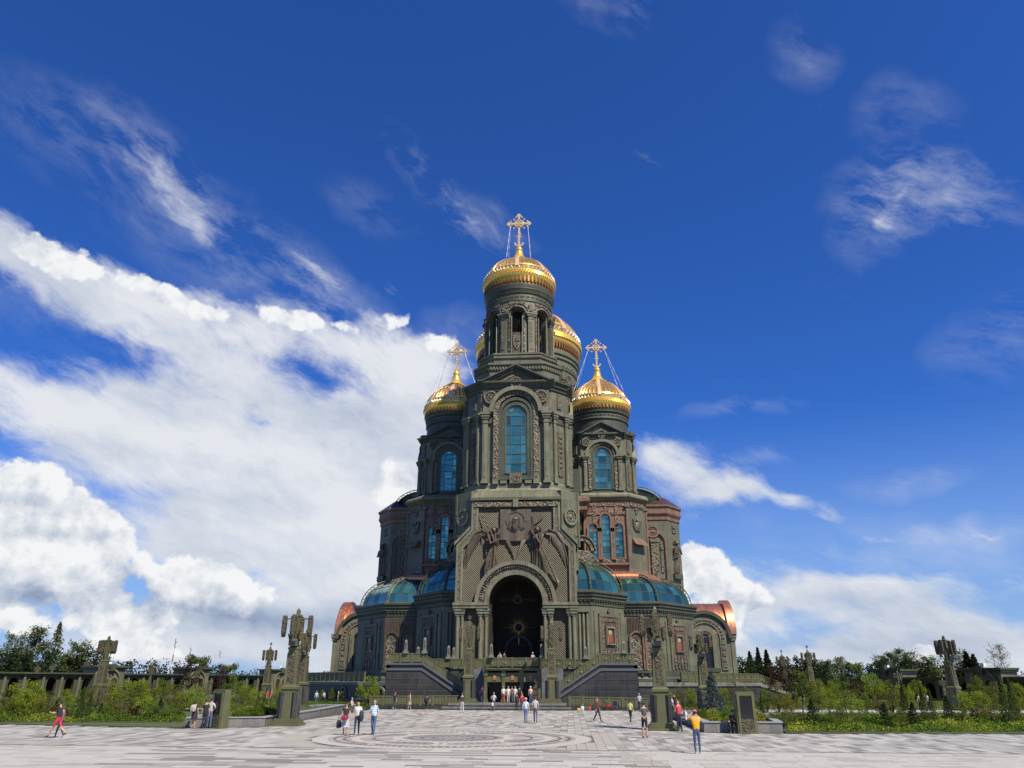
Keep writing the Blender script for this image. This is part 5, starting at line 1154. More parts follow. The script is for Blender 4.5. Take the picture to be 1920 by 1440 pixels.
# ------------------------------------------------------------------ foliage
def leafmat(name, c1, c2, rnd=.25):
    m = bpy.data.materials.new(name); m.use_nodes = True; w = NT(m.node_tree); w.n.clear()
    out = w.new('ShaderNodeOutputMaterial'); df = w.new('ShaderNodeBsdfDiffuse'); tr = w.new('ShaderNodeBsdfTranslucent'); mx = w.new('ShaderNodeMixShader'); mx.inputs[0].default_value = .4
    geo = w.new('ShaderNodeNewGeometry'); oi = w.new('ShaderNodeObjectInfo')
    n = w.noise(geo.outputs['Position'], 1.7, 3, .6)
    col = w.mix(w.mapr(n, .3, .7), c1, c2)
    v = w.math('MULTIPLY', w.math('MULTIPLY_ADD', oi.outputs['Random'], 2*rnd, 1-rnd), w.math('MULTIPLY_ADD', geo.outputs['Random Per Island'], .9, .75))
    hs = w.new('ShaderNodeHueSaturation'); w.put(hs.inputs['Color'], col); w.put(hs.inputs['Value'], v); w.put(hs.inputs['Hue'], w.math('MULTIPLY_ADD', oi.outputs['Random'], .03, .485))
    for b in (df, tr): w.put(b.inputs['Color'], hs.outputs[0])
    w.l.new(df.outputs[0], mx.inputs[1]); w.l.new(tr.outputs[0], mx.inputs[2]); w.l.new(mx.outputs[0], out.inputs[0]); MATS[name] = m; return m
BARK = pmat('bark', (.07,.055,.04), (.045,.036,.028), 6, .9); WHITEBARK = pmat('birch_bark', (.55,.54,.50), (.16,.15,.14), 2.5, .8)
LF = dict(lime=leafmat('leaf_lime', (0.203,0.236,0.030), (0.128,0.169,0.022)), mid=leafmat('leaf_mid', (0.115,0.149,0.027), (0.074,0.105,0.020)), olive=leafmat('leaf_olive', (0.142,0.132,0.030), (0.092,0.086,0.023)), dark=leafmat('leaf_dark', (.034,.048,.020), (.022,.033,.014)),
          thuja=leafmat('leaf_thuja', (0.074,0.097,0.030), (0.049,0.068,0.022)), blue=leafmat('leaf_blue', (.085,.110,.100), (.060,.085,.080)), red=leafmat('leaf_red', (.050,.022,.020), (.034,.016,.016)), birch=leafmat('leaf_birch', (0.120,0.140,0.048), (0.080,0.100,0.034)),
          yellow=leafmat('leaf_yellow', (.26,.245,.035), (.15,.175,.025)), wood=leafmat('leaf_wood', (.032,.045,.018), (.020,.030,.012)), herb=leafmat('leaf_herb', (0.095,0.149,0.022), (0.061,0.101,0.016)))
def leaf(v, f, p, s, rg, up_=0.0, asp=.5):
    """a folded two-triangle leaf"""
    a = Vector((rg.gauss(0,1), rg.gauss(0,1), rg.gauss(0,1)+up_)).normalized(); b = a.cross(Vector((rg.gauss(0,1), rg.gauss(0,1), rg.gauss(0,1)))).normalized()
    p = Vector(p); n = len(v); v += [p-a*s*.5, p+b*s*asp*.5, p+a*s*.5, p-b*s*asp*.5]; f.append((n,n+1,n+2,n+3))
def lmesh(name, v, f, mat):
    me = bpy.data.meshes.new(name); me.from_pydata([tuple(q) for q in v], [], f); me.materials.append(mat); return me
def stems(rg, n, h, spread, r=.02, mat=None, lean=.25):
    m = MB()
    for k in range(n):
        a = rg.random()*6.28; d = spread*rg.uniform(.3,1); p = []
        for q in range(4): t = q/3; p.append((d*t**1.4*cos(a)*.9, d*t**1.4*sin(a)*.9, h*t*rg.uniform(.85,1)))
        m.tube(p, [r,r*.8,r*.5,r*.2], 4)
    return m
def bush_mesh(kind, seed, n, h, w, ls, mat, up_=0.5, stem=9, fill=.5, base=.12):
    rg = random.Random(seed); v, f = [], []
    clumps = []
    for k in range(26):
        a = rg.random()*6.28; r = w/2*sqrt(rg.random())*.85; z = h*(base+(1-base)*rg.random()*(1-.45*(2*r/w)**2)); clumps.append((r*cos(a), r*sin(a), z, rg.uniform(.16,.34)*w*.6))
    for i in range(n):
        c = rg.choice(clumps); d = Vector((rg.gauss(0,1), rg.gauss(0,1), rg.gauss(0,.9))).normalized()*c[3]*rg.random()**.4
        z = c[2]+d.z
        if z < .03: z = rg.uniform(.03,.2)
        leaf(v, f, (c[0]+d.x, c[1]+d.y, z), ls*rg.uniform(.6,1.3), rg, up_)
    return lmesh('foliage', v, f, mat), stems(rg, stem, h*.85, w*.42)
def cone_mesh(seed, n, h, w, ls, mat, tiers=0, base=.03, pw=.9):
    rg = random.Random(seed); v, f = [], []
    for i in range(n):
        t = rg.random()**1.35; z = h*(base+(1-base)*t); R_ = w/2*(1-t)**pw+.02*w
        if tiers: ph = (t*tiers) % 1.0; R_ *= .55+.62*(1-ph); 
        a = rg.random()*6.28; 
        lob = 1+.18*sin(a*5+t*40)
        r = R_*lob*rg.random()**.35
        leaf(v, f, (r*cos(a), r*sin(a), z-(r/w*.35*h*.12 if tiers else 0)), ls*rg.uniform(.6,1.25), rg, -.1 if tiers else 1.2, .4)
    m = MB(); m.tube([(0,0,0),(0,0,h*.97)], [w*.035,.01], 5); return lmesh('foliage', v, f, mat), m
def crown_mesh(seed, n, h, w, ls, mat, trunk_mat, bare=.3, nl=16, tall=1.0, lean=0.0, trunks=1):
    rg = random.Random(seed); v, f = [], []; m = MB(); cl = []
    for tnk in range(trunks):
        ox = (tnk-(trunks-1)/2)*w*.28; le = lean+rg.uniform(-.08,.08)
        tp = [(ox+le*h*t, rg.uniform(-.02,.02)*h*t, h*t*.93) for t in (0,.25,.5,.75,1)]
        m.tube(tp, [h*.018,h*.015,h*.011,h*.007,h*.002], 6)
        for k in range(nl):
            t = bare+(.97-bare)*rg.random(); a = rg.random()*6.28; L = w/2*(.35+.75*sin(pi*min(1,(t-bare)/(1-bare)*.8+.15)))*rg.uniform(.55,1.05)/sqrt(trunks)
            b = Vector((ox+le*h*t, 0, h*t*.93)); e = b+Vector((L*cos(a), L*sin(a), L*rg.uniform(.15,.8)*tall)); mid = b.lerp(e, .55)+Vector((0,0,L*.08))
            m.tube([b, mid, e], [h*.006,h*.004,h*.001], 4)
            for q in range(3): c = b.lerp(e, (.45,.75,1.0)[q]); cl.append((c, L*rg.uniform(.28,.5)+.25))
    for i in range(n):
        c, r = rg.choice(cl); d = Vector((rg.gauss(0,1), rg.gauss(0,1), rg.gauss(0,.8))); d = d.normalized()*r*rg.random()**.45
        leaf(v, f, c+d, ls*rg.uniform(.6,1.3), rg, -.3, .6)
    return lmesh('crown', v, f, mat), m
class Plant:
    """one modelled plant that later ones copy"""
    def __init__(s, fol, stem, pname, sname, stemmat): s.fol = fol; s.stem = stem; s.pn, s.sn, s.sm = pname, sname, stemmat; s.me = None
    def put(s, name, label, cat, loc, scale=1.0, rz=0.0, group=None):
        T = thing(name, label, cat, loc, rz, group); T.scale = (scale,)*3 if not isinstance(scale, tuple) else scale
        link(s.pn, s.fol, T)
        if s.me is None: o = s.stem.build(s.sn, s.sm, T); s.me = o.data
        else: link(s.sn, s.me, T)
        return T
def bp(kind, *a, **k):
    fol, st = bush_mesh(kind, *a, **k); return Plant(fol, st, 'foliage', 'stem', BARK)
PL = dict(limeA=bp('l', 1, 3510, 2.3, 2.5, .105, LF['lime']), limeB=bp('l', 2, 3240, 2.6, 2.2, .105, LF['lime'], up_=.9), mid=bp('m', 3, 3240, 2.3, 2.4, .105, LF['mid']), midB=bp('m', 4, 2000, 2.0, 2.3, .12, LF['mid'], stem=14),
          olive=bp('o', 5, 1700, 2.4, 2.4, .12, LF['olive'], stem=18, base=.25), low=bp('w', 6, 1500, .85, 1.5, .11, LF['herb'], stem=6, base=.05), lowY=bp('y', 7, 1500, .75, 1.4, .10, LF['yellow'], stem=6, base=.05), red=bp('r', 8, 1500, 2.2, 1.7, .14, LF['red'], stem=9, base=.35))
f_, s_ = cone_mesh(11, 2200, 3.2, .95, .13, LF['thuja']); PL['thuja'] = Plant(f_, s_, 'foliage', 'trunk', BARK)
f_, s_ = cone_mesh(12, 2400, 2.4, 1.9, .15, LF['dark'], 7); PL['spruce'] = Plant(f_, s_, 'foliage', 'trunk', BARK)
f_, s_ = cone_mesh(13, 3000, 2.5, 2.0, .14, LF['blue'], 7); PL['blue'] = Plant(f_, s_, 'foliage', 'trunk', BARK)
def sapling(seed, n, h, w, ls, mat, tm, **k): f_, s_ = crown_mesh(seed, n, h, w, ls, mat, tm, **k); return Plant(f_, s_, 'crown', 'trunk', tm)
PL['sapR'] = sapling(21, 900, 5.5, 2.2, .20, LF['red'], BARK, bare=.35, nl=14); PL['sap'] = sapling(22, 700, 4.2, 1.6, .16, LF['mid'], BARK, bare=.45, nl=12)
TR = dict(birchA=sapling(31, 4200, 13, 6.2, .40, LF['birch'], WHITEBARK, bare=.28, nl=44, lean=.03), birchB=sapling(32, 4200, 14, 6.5, .40, LF['birch'], WHITEBARK, bare=.22, nl=36, lean=-.08, trunks=2), broad=sapling(33, 3200, 10, 9.0, .62, LF['wood'], BARK, bare=.12, nl=26),
          round=sapling(34, 2600, 8, 6.0, .5, LF['birch'], BARK, bare=.2, nl=22), sparse=sapling(35, 900, 13, 7.5, .30, LF['olive'], WHITEBARK, bare=.42, nl=26, trunks=3))
f_, s_ = cone_mesh(36, 2600, 13, 5.2, .8, LF['wood'], 11, base=.1); TR['spruce'] = Plant(f_, s_, 'crown', 'trunk', BARK)
f_, s_ = cone_mesh(37, 1300, 14, 5.6, .7, LF['birch'], 11, base=.28); TR['larch'] = Plant(f_, s_, 'crown', 'trunk', BARK)

NAMES = dict(limeA='bushy_shrub', limeB='bushy_shrub', mid='bushy_shrub', midB='bushy_shrub', olive='bushy_shrub', low='low_shrub', lowY='flowering_shrub', red='bushy_shrub', thuja='columnar_conifer', spruce='young_spruce', blue='blue_spruce', sapR='young_tree', sap='young_tree')
LOOK = dict(limeA='yellow green rounded shrub', limeB='upright yellow green shrub', mid='mid green leafy shrub', midB='dull green shrub', olive='sparse brownish shrub', low='low green plant', lowY='low yellow flowering plant', red='dark red leaved shrub', thuja='slim columnar conifer', spruce='small dark spruce', blue='silvery blue spruce', sapR='thin red leaved young tree', sap='thin green young tree')
CATS = dict(thuja='conifer', spruce='conifer', blue='conifer', sapR='tree', sap='tree', low='plant', lowY='plant')
seen = {}
ORD = ('', 'second ', 'third ', 'fourth ', 'fifth ', 'sixth ', 'seventh ', 'eighth ', 'ninth ', 'tenth ', 'eleventh ', 'twelfth ', 'thirteenth ', 'fourteenth ', 'fifteenth ', 'sixteenth ', 'seventeenth ', 'eighteenth ', 'nineteenth ', 'twentieth ')
rv = random.Random(17)
def garden(items, where, start, group):
    """items in picture order from the side named; labels count kinds from there"""
    cnt = {}
    tot = {}
    if 'middle row' in where: items = [it for i, it in enumerate(items) if i % 4 != 3]
    for it in items: tot[it[2]] = tot.get(it[2], 0)+1
    for (px, py, kind, sc) in items:
        k = cnt[kind] = cnt.get(kind, 0)+1
        p = atz(px, py, .03)
        lab = LOOK[kind]+' '+where if tot[kind] == 1 else (ORD[k-1] if k > 1 else 'first ')+LOOK[kind]+' from the '+start+' '+where
        PL[kind].put(NAMES[kind], lab, CATS.get(kind, 'shrub'), (p.x, p.y, .02), sc*rv.uniform(.72,.98), rv.random()*6.28, group)
front_l = [(12,1351,'midB',.85),(32,1350,'limeB',.9),(58,1349,'limeA',1.0),(84,1350,'olive',.9),(100,1347,'spruce',.75),(128,1349,'midB',.7),(147,1351,'thuja',.85),(163,1350,'thuja',.7),(186,1350,'spruce',.6),(206,1350,'mid',.8),(228,1351,'olive',.8),(247,1351,'red',.6),(263,1350,'limeA',.8),(282,1351,'midB',.7),(296,1350,'spruce',.72),(314,1352,'mid',.7),(333,1351,'midB',.65)]
mid_l = [(8,1337,'olive',1.15),(40,1336,'limeA',1.35),(66,1336,'mid',1.2),(98,1335,'olive',1.2),(122,1336,'limeB',1.1),(150,1336,'midB',1.2),(176,1337,'olive',1.2),(196,1335,'limeB',1.25),(222,1335,'limeA',1.35),(246,1336,'mid',1.3),(268,1335,'limeA',1.3),(292,1336,'limeB',1.2),(318,1335,'olive',1.2),(341,1334,'limeA',1.1),(362,1334,'limeB',1.05),(385,1334,'mid',1.05)]
back_l = [(425,1330,'limeB',.95),(441,1331,'sap',.7),(455,1330,'mid',1.0),(472,1328,'limeA',1.0),(490,1327,'midB',.95),(466,1322,'limeA',1.3),(520,1325,'limeB',1.0),(535,1322,'limeA',1.25),(548,1319,'red',1.2),(352,1322,'sapR',1.0),(405,1318,'sapR',.95),(378,1316,'olive',1.2),(430,1316,'mid',1.6),(300,1314,'mid',1.6),(255,1314,'limeA',1.7),(205,1314,'olive',1.6)]
garden(front_l, 'in the front left bed', 'left', 'shrubs of the front left bed'); garden(mid_l, 'in the middle row of the left garden', 'left', 'shrubs of the left garden'); garden(back_l, 'behind the left planter', 'left', 'shrubs behind the left planter')
front_r = [(1433,1362,'thuja',.7),(1452,1364,'low',1.1),(1470,1366,'midB',.6),(1492,1364,'olive',.7),(1508,1360,'sap',.95),(1527,1366,'spruce',.85),(1548,1366,'low',1.2),(1574,1364,'mid',.7),(1592,1362,'sap',.8),(1612,1366,'olive',.6),(1638,1366,'low',1.2),(1664,1367,'spruce',.8),(1690,1364,'mid',.6),(1703,1362,'thuja',1.1),(1718,1368,'spruce',.75),(1738,1362,'thuja',1.0),(1754,1360,'thuja',.9),(1782,1353,'spruce',.85),(1806,1360,'midB',.7),(1828,1358,'red',.6),(1862,1360,'olive',.8),(1893,1361,'thuja',1.15),(1908,1358,'thuja',1.0)]
mid_r = [(1440,1338,'mid',1.2),(1462,1338,'olive',1.1),(1484,1338,'limeA',1.0),(1505,1337,'olive',1.2),(1535,1338,'midB',1.1),(1556,1337,'limeB',1.0),(1598,1346,'limeA',1.15),(1578,1345,'limeB',.95),(1626,1343,'mid',.95),(1652,1344,'olive',1.1),(1676,1344,'olive',1.05),(1694,1342,'midB',1.0),(1834,1348,'limeA',1.2),(1812,1346,'limeB',1.1),(1858,1347,'mid',1.2),(1884,1346,'olive',1.15),(1912,1346,'limeB',1.0)]
back_r = [(1450,1320,'sapR',1.0),(1478,1319,'sapR',1.0),(1495,1320,'sapR',.9),(1520,1320,'mid',1.6),(1545,1320,'limeA',1.6),(1570,1318,'mid',1.7),(1640,1318,'limeB',1.8),(1668,1318,'mid',1.8),(1700,1320,'limeA',1.5),(1725,1319,'limeB',1.6),(1600,1318,'olive',1.6),(1840,1321,'mid',1.6),(1870,1320,'olive',1.6),(1905,1320,'limeA',1.6)]
garden(front_r, 'in the front right bed', 'left', 'shrubs of the front right bed'); garden(mid_r, 'in the middle row of the right garden', 'left', 'shrubs of the right garden'); garden(back_r, 'at the back of the right garden', 'left', 'shrubs at the back of the right garden')
church_l = [(690,1322,'limeB',1.45),(708,1323,'limeA',.9),(648,1318,'limeA',.9),(626,1317,'mid',.9),(606,1316,'midB',.9)]
church_r = [(1262,1324,'limeA',1.0),(1280,1325,'olive',1.2),(1297,1326,'limeB',1.1),(1352,1322,'limeA',1.25),(1378,1323,'olive',1.2),(1400,1322,'mid',1.2)]
garden(church_l, 'against the left stair block', 'left', 'shrubs by the left stair'); garden(church_r, 'below the right porch', 'left', 'shrubs below the right porch')
def in_planter(poly, kinds, n, where, group, avoid=None):
    got = 0; c = {}
    inn = offs(poly, -.9); xs = [p[0] for p in inn]; ys = [p[1] for p in inn]; spots = []
    while got < n:
        x, y = rv.uniform(min(xs), max(xs)), rv.uniform(min(ys), min(min(ys)+13, max(ys)))
        if not inside(x, y, inn) or any(hypot(x-a, y-b) < .75 for a, b in spots): 
            if rv.random() < .002: break
            continue
        spots.append((x, y)); got += 1
    spots.sort()
    for x, y in spots:
        k = rv.choice(kinds); c[k] = c.get(k, 0)+1
        PL[k].put(NAMES[k], (ORD[c[k]-1] if c[k] > 1 else 'first ')+LOOK[k]+' from the left '+where, 'plant', (x, y, .42), rv.uniform(.55,.85), rv.random()*6.28, group)
in_planter(PLR, ['low','lowY','lowY'], 26, 'in the right planter', 'plants in the right planter')
in_planter(PLL, ['low','low','lowY'], 26, 'in the left planter', 'plants in the left planter')
p = atz(1331, 1345); PL['blue'].put('blue_spruce', 'silvery blue spruce in the right planter', 'conifer', (17.6,-73.5,.42), 1.25, 0)
# ground cover of the beds
def cover(name, px0, px1, y0, y1, n, mats, seed, hmax=.5):
    rg = random.Random(seed); v, f, mi = [], [], []
    for i in range(n):
        px = rg.uniform(px0, px1); py = rg.uniform(y0, y1)
        q = atz(px, py, .03); nz = mnoise.noise(Vector((q.x*.5, q.y*.5, seed))); nz2 = mnoise.noise(Vector((q.x*.22, q.y*.3, seed+9)))
        hh = hmax*(.45+.7*nz)
        leaf(v, f, (q.x, q.y, max(.05, .04+hh*rg.random()**.6)), rg.uniform(.10,.20), rg, .8); mi.append(0 if nz2+rg.gauss(0,.12) < .12 else 1)
    me = bpy.data.meshes.new(name); me.from_pydata([tuple(q) for q in v], [], f)
    for m in mats: me.materials.append(m)
    me.polygons.foreach_set('material_index', mi); o = link(name, me, None, None, 'stuff'); return o
for nm, a in (('left', (-30, 345, 1333, 1355, 26000, [LF['herb'], LF['lime']], 5, .7)), ('mid', (0, 560, 1312, 1334, 16000, [LF['mid'], LF['olive']], 6, .9)), ('right', (1478, 1950, 1345, 1373, 34000, [LF['herb'], LF['yellow']], 7, .6)), ('far', (1420, 1950, 1318, 1330, 14000, [LF['mid'], LF['lime']], 8, .9)), ('slope', (1245, 1440, 1318, 1345, 9000, [LF['herb'], LF['mid']], 9, .5)), ('stairs', (575, 745, 1317, 1326, 4000, [LF['herb'], LF['mid']], 10, .5))):
    o = cover('ground_cover', *a)
    tag(o, {'left':'green ground cover filling the front left bed', 'mid':'green ground cover at the back of the left garden', 'right':'green and yellow ground cover filling the front right bed', 'far':'green ground cover at the back of the right garden', 'slope':'green ground cover below the right porch', 'stairs':'green ground cover at the foot of the left stair'}[nm], 'ground cover')

# ------------------------------------------------------------------ trees beyond
def far_tree(px, top, kind, Y, label, wide=1.0, base=0.0):
    q = aty(px, top, Y); h = dict(birchA=13, birchB=14, broad=10, round=8, sparse=13, spruce=13, larch=14)[kind]; s = (q.z-base)/h/.97
    TR[kind].put(dict(spruce='spruce_tree', larch='spruce_tree').get(kind, 'birch_tree' if kind[0] in 'bs' and kind != 'broad' else 'broadleaf_tree'), label, 'tree', (q.x, Y, base), (s*wide, s*wide, s), rv.random()*6.28, 'trees beyond the gardens')
for a in ((35,1184,'birchA',95,'leftmost tall birch above the arcade'),(74,1174,'birchB',100,'tallest leaning birch near the left edge',1.05),(113,1171,'larch',105,'thin pointed spruce beside the left birches'),(150,1199,'birchA',100,'lighter birch right of the pointed spruce'),(172,1221,'broad',92,'low dark tree between the light birch and the tall lamp column'),(8,1225,'broad',90,'dark tree at the left picture edge'),(55,1232,'broad',92,'dark undergrowth tree beneath the leftmost birch'),(98,1228,'broad',94,'dark undergrowth tree beneath the tallest birch'),(132,1234,'round',92,'bushy tree below the light birch'),
          (372,1236,'round',90,'round bright green tree beyond the left arcade'),(395,1252,'broad',95,'low dark tree right of the round bright one'),(430,1250,'round',100,'small tree beyond the arcade before the church'),(560,1262,'broad',140,'low distant tree beside the large left lamp column'),(532,1258,'round',120,'low distant tree left of the large left lamp column'),
          (1405,1224,'spruce',95,'leftmost of the three dark spruces beside the right porch',1.1),(1420,1217,'spruce',100,'middle spruce and tallest of the three beside the right porch',1.0),(1436,1221,'spruce',97,'rightmost of the three dark spruces beside the right porch',1.15),(1500,1236,'broad',100,'broad tree behind the distant lamp columns'),(1398,1240,'broad',90,'dark tree touching the right porch'),(1470,1242,'broad',92,'low broad tree left of the distant lamp columns'),
          (1548,1236,'birchA',100,'birch left of the gap in the right tree line',1.2),(1570,1230,'birchB',102,'taller birch beside the gap in the right tree line',1.1),(1600,1248,'round',95,'round tree at the gap in the right tree line'),(1535,1246,'broad',96,'low broad tree before the right birches'),
          (1645,1222,'birchB',95,'leftmost birch of the large right group',1.2),(1668,1224,'birchA',98,'second birch of the large right group',1.2),(1705,1215,'birchB',100,'tallest birch of the large right group',1.2),(1735,1228,'birchA',96,'birch of the right group next to the dark lamp column',1.3),(1690,1240,'broad',90,'dark broad tree under the right birches'),(1655,1244,'broad',90,'dark broad tree at the left foot of the right birches'),(1725,1244,'broad',92,'dark broad tree at the right foot of the right birches'),(1788,1216,'birchA',100,'birch just right of the dark lamp column',1.0),
          (1810,1224,'spruce',95,'left of the two dark spruces at far right',1.5),(1824,1229,'spruce',93,'right of the two dark spruces at far right',1.5),(1866,1206,'sparse',100,'thin bare looking birches at the far right',1.0)):
    far_tree(*a)
rg = random.Random(77); v, f = [], []
for (x0, x1, ya, top) in ((-40,340,135,1243),(330,620,170,1264),(1380,1560,140,1247),(1540,1800,150,1250),(1780,1960,170,1266)):
    for i in range(90):
        px = rg.uniform(x0, x1); q = aty(px, top+rg.uniform(-7,12), ya+rg.uniform(-8,14)); R_ = rg.uniform(1.4,3.2)
        for k in range(60):
            z = max(.3, q.z-R_-rg.random()*max(q.z-R_, .5)) if k % 3 else q.z-R_*.6
            d = Vector((rg.gauss(0,1), rg.gauss(0,1), rg.gauss(0,1))).normalized()*R_*rg.random()**.4; leaf(v, f, (q.x+d.x, q.y+d.y, max(.2, z+d.z)), rg.uniform(.5,1.0), rg, 0, .7)
me = lmesh('far_wood', v, f, LF['wood']); tag(link('far_wood', me, None, None, 'stuff'), 'dark continuous wood along the horizon behind the galleries', 'wood')

# ------------------------------------------------------------------ arcaded galleries round the grounds
def gallery(A, B, h, label, pav, seed):
    G = thing('arcade_gallery', label, 'gallery', (A[0], A[1], 0)); d = Vector((B[0]-A[0], B[1]-A[1])); L = d.length; ang = math.degrees(atan2(d.y, d.x)); F = frame((0,0,0), ang); n = int(L/3.2); bw = L/n
    for k in range(n):
        u = (k+.5)*bw; m = MB(F); wall_arch(m, u-bw/2+.002, u+bw/2-.002, 0, h-.5, u, .85, h-1.7, -.7, 0, 8, 1); m.build('arch_bay', GREEND, G)
        m = MB(F); m.box(u-bw/2-.22, u-bw/2+.22, 0, h-.5, 0, .3); m.build('pier', GREEN, G)
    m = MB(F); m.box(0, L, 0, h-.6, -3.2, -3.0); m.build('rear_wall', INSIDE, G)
    m = MB(F); m.box(-.2, L+.2, h-.5, h-.25, -3.2, .45); m.box(-.2, L+.2, h-.25, h, -3.2, .7); m.build('cornice', GREEND, G)
    for u in pav:
        m = MB(F); m.box(u-3.0, u+3.0, 0, h+.9, -3, .9); P_ = m.build('pavilion', GREEN, G)
        m = MB(F); m.box(u-3.3, u+3.3, h+.7, h+1.0, -3, 1.2); m.box(u-3.5, u+3.5, h+1.0, h+1.3, -3, 1.45); m.box(u-.5, u+.5, h+.4, h+1.6, .9, 1.55); m.build('pavilion_cornice', GREEND, P_)
        for s in (-1, 1): m = MB(F); m.archway(u+s*.95, 0, 2.6, .62, .86, .9, 1.12, 10); m.build('twin_arch', LICHEN, P_); m = MB(F); m.plate([(u+s*.95-.62,0),(u+s*.95+.62,0)]+[(u+s*.95+.62*cos(pi*q/8),2.6+.62*sin(pi*q/8)) for q in range(9)], .9, .96); m.build('dark_opening', INSIDE, P_)
        m = MB(F); m.archway(u, 0, 2.8, 1.85, 2.15, .9, 1.2, 16); m.build('pavilion_arch', LICHEN, P_)
        m = MB(F); m.plate([(u,4.1),(u+.3,3.8),(u,3.5),(u-.3,3.8)][::-1], .9, 1.05); m.build('diamond', LICHEN, P_)
        m = MB(F); m.box(u-.3, u+.3, h+1.6, h+2.0, 0, .5); m.build('cctv_box', pmat('white_box', (.7,.7,.7)), P_)  # small white camera box above the pavilion, gives no light
    return G
a_, b_ = aty(-30, 1270, -8), aty(560, 1270, 58)
gallery((a_.x, a_.y), (b_.x, b_.y), 4.1, 'long olive arcade with pavilions behind the left garden', [22, 42, 66], 1)
a_, b_ = aty(1470, 1270, 34), aty(1980, 1270, -14)
gallery((a_.x, a_.y), (b_.x, b_.y), 3.7, 'dark shaded gallery wall with pavilions behind the right garden', [26, 44], 2)
for i, (px, y0, nm) in enumerate(((330,1197,'thickest red and white lattice mast left of the church'),(358,1213,'thin mast between the two others left of the church'),(413,1219,'thin mast nearest the church on the left'))):
    p = aty(px, y0, 230); T = thing('antenna_mast', nm, 'mast', (p.x, 230, 0), 0, 'antenna masts on the horizon'); r = .45 if i == 0 else .18; H = p.z
    for k in range(6): m = MB(); m.tube([(0,0,H*k/6),(0,0,H*(k+1)/6)], [r*(1-k/8),r*(1-(k+1)/8)], 6); m.build('mast_section', pmat('mast_red', (.35,.06,.04)) if k % 2 else pmat('mast_white', (.62,.62,.62)), T)
    for k in range(4): m = MB(); m.box(.2-.5*(k % 2), .7-.5*(k % 2), -.3, .2, H*(.80+.05*k), H*(.83+.05*k)); m.build('antenna', pmat('mast_grey', (.3,.3,.32)), T)

# ------------------------------------------------------------------ people
SKIN = pmat('skin', (.46,.27,.19), (.40,.23,.16), 6, .6); HAIRS = dict(dark=pmat('hair_dark', (.025,.018,.014), None, 8, .6), brown=pmat('hair_brown', (.075,.045,.025), None, 8, .6), grey=pmat('hair_grey', (.25,.24,.23), None, 8, .6), blond=pmat('hair_blond', (.30,.20,.10), None, 8, .6))
def cloth(c): return pmat('cloth_%02d_%02d_%02d' % tuple(int(v*99) for v in c), c, tuple(v*.8 for v in c), 5, .85, 0, .3, 9)
PLAID = None
def plaid():
    m = bpy.data.materials.new('plaid_cloth'); m.use_nodes = True; w = NT(m.node_tree); b = w.n['Principled BSDF']; sp = w.new('ShaderNodeSeparateXYZ'); w.put(sp.inputs[0], w.new('ShaderNodeTexCoord').outputs['Object'])
    a = w.math('GREATER_THAN', w.math('SINE', w.math('MULTIPLY', sp.outputs[0], 55.0)), .1); c = w.math('GREATER_THAN', w.math('SINE', w.math('MULTIPLY', sp.outputs[2], 55.0)), .1)
    w.put(b.inputs['Base Color'], w.ramp(w.math('MULTIPLY_ADD', c, .5, w.math('MULTIPLY', a, .4)), [(0,(.62,.68,.72)),(.5,(.16,.36,.58)),(.9,(.04,.12,.30))], 'CONSTANT')); b.inputs['Roughness'].default_value = .85; return m
PLAID = plaid()
TSC = bpy.data.scenes.new('figure_workshop')
def seg_near(p, a, b):
    ab = b-a; t = max(0, min(1, (p-a).dot(ab)/max(ab.length_squared, 1e-9))); return (p-(a+ab*t)).length, t
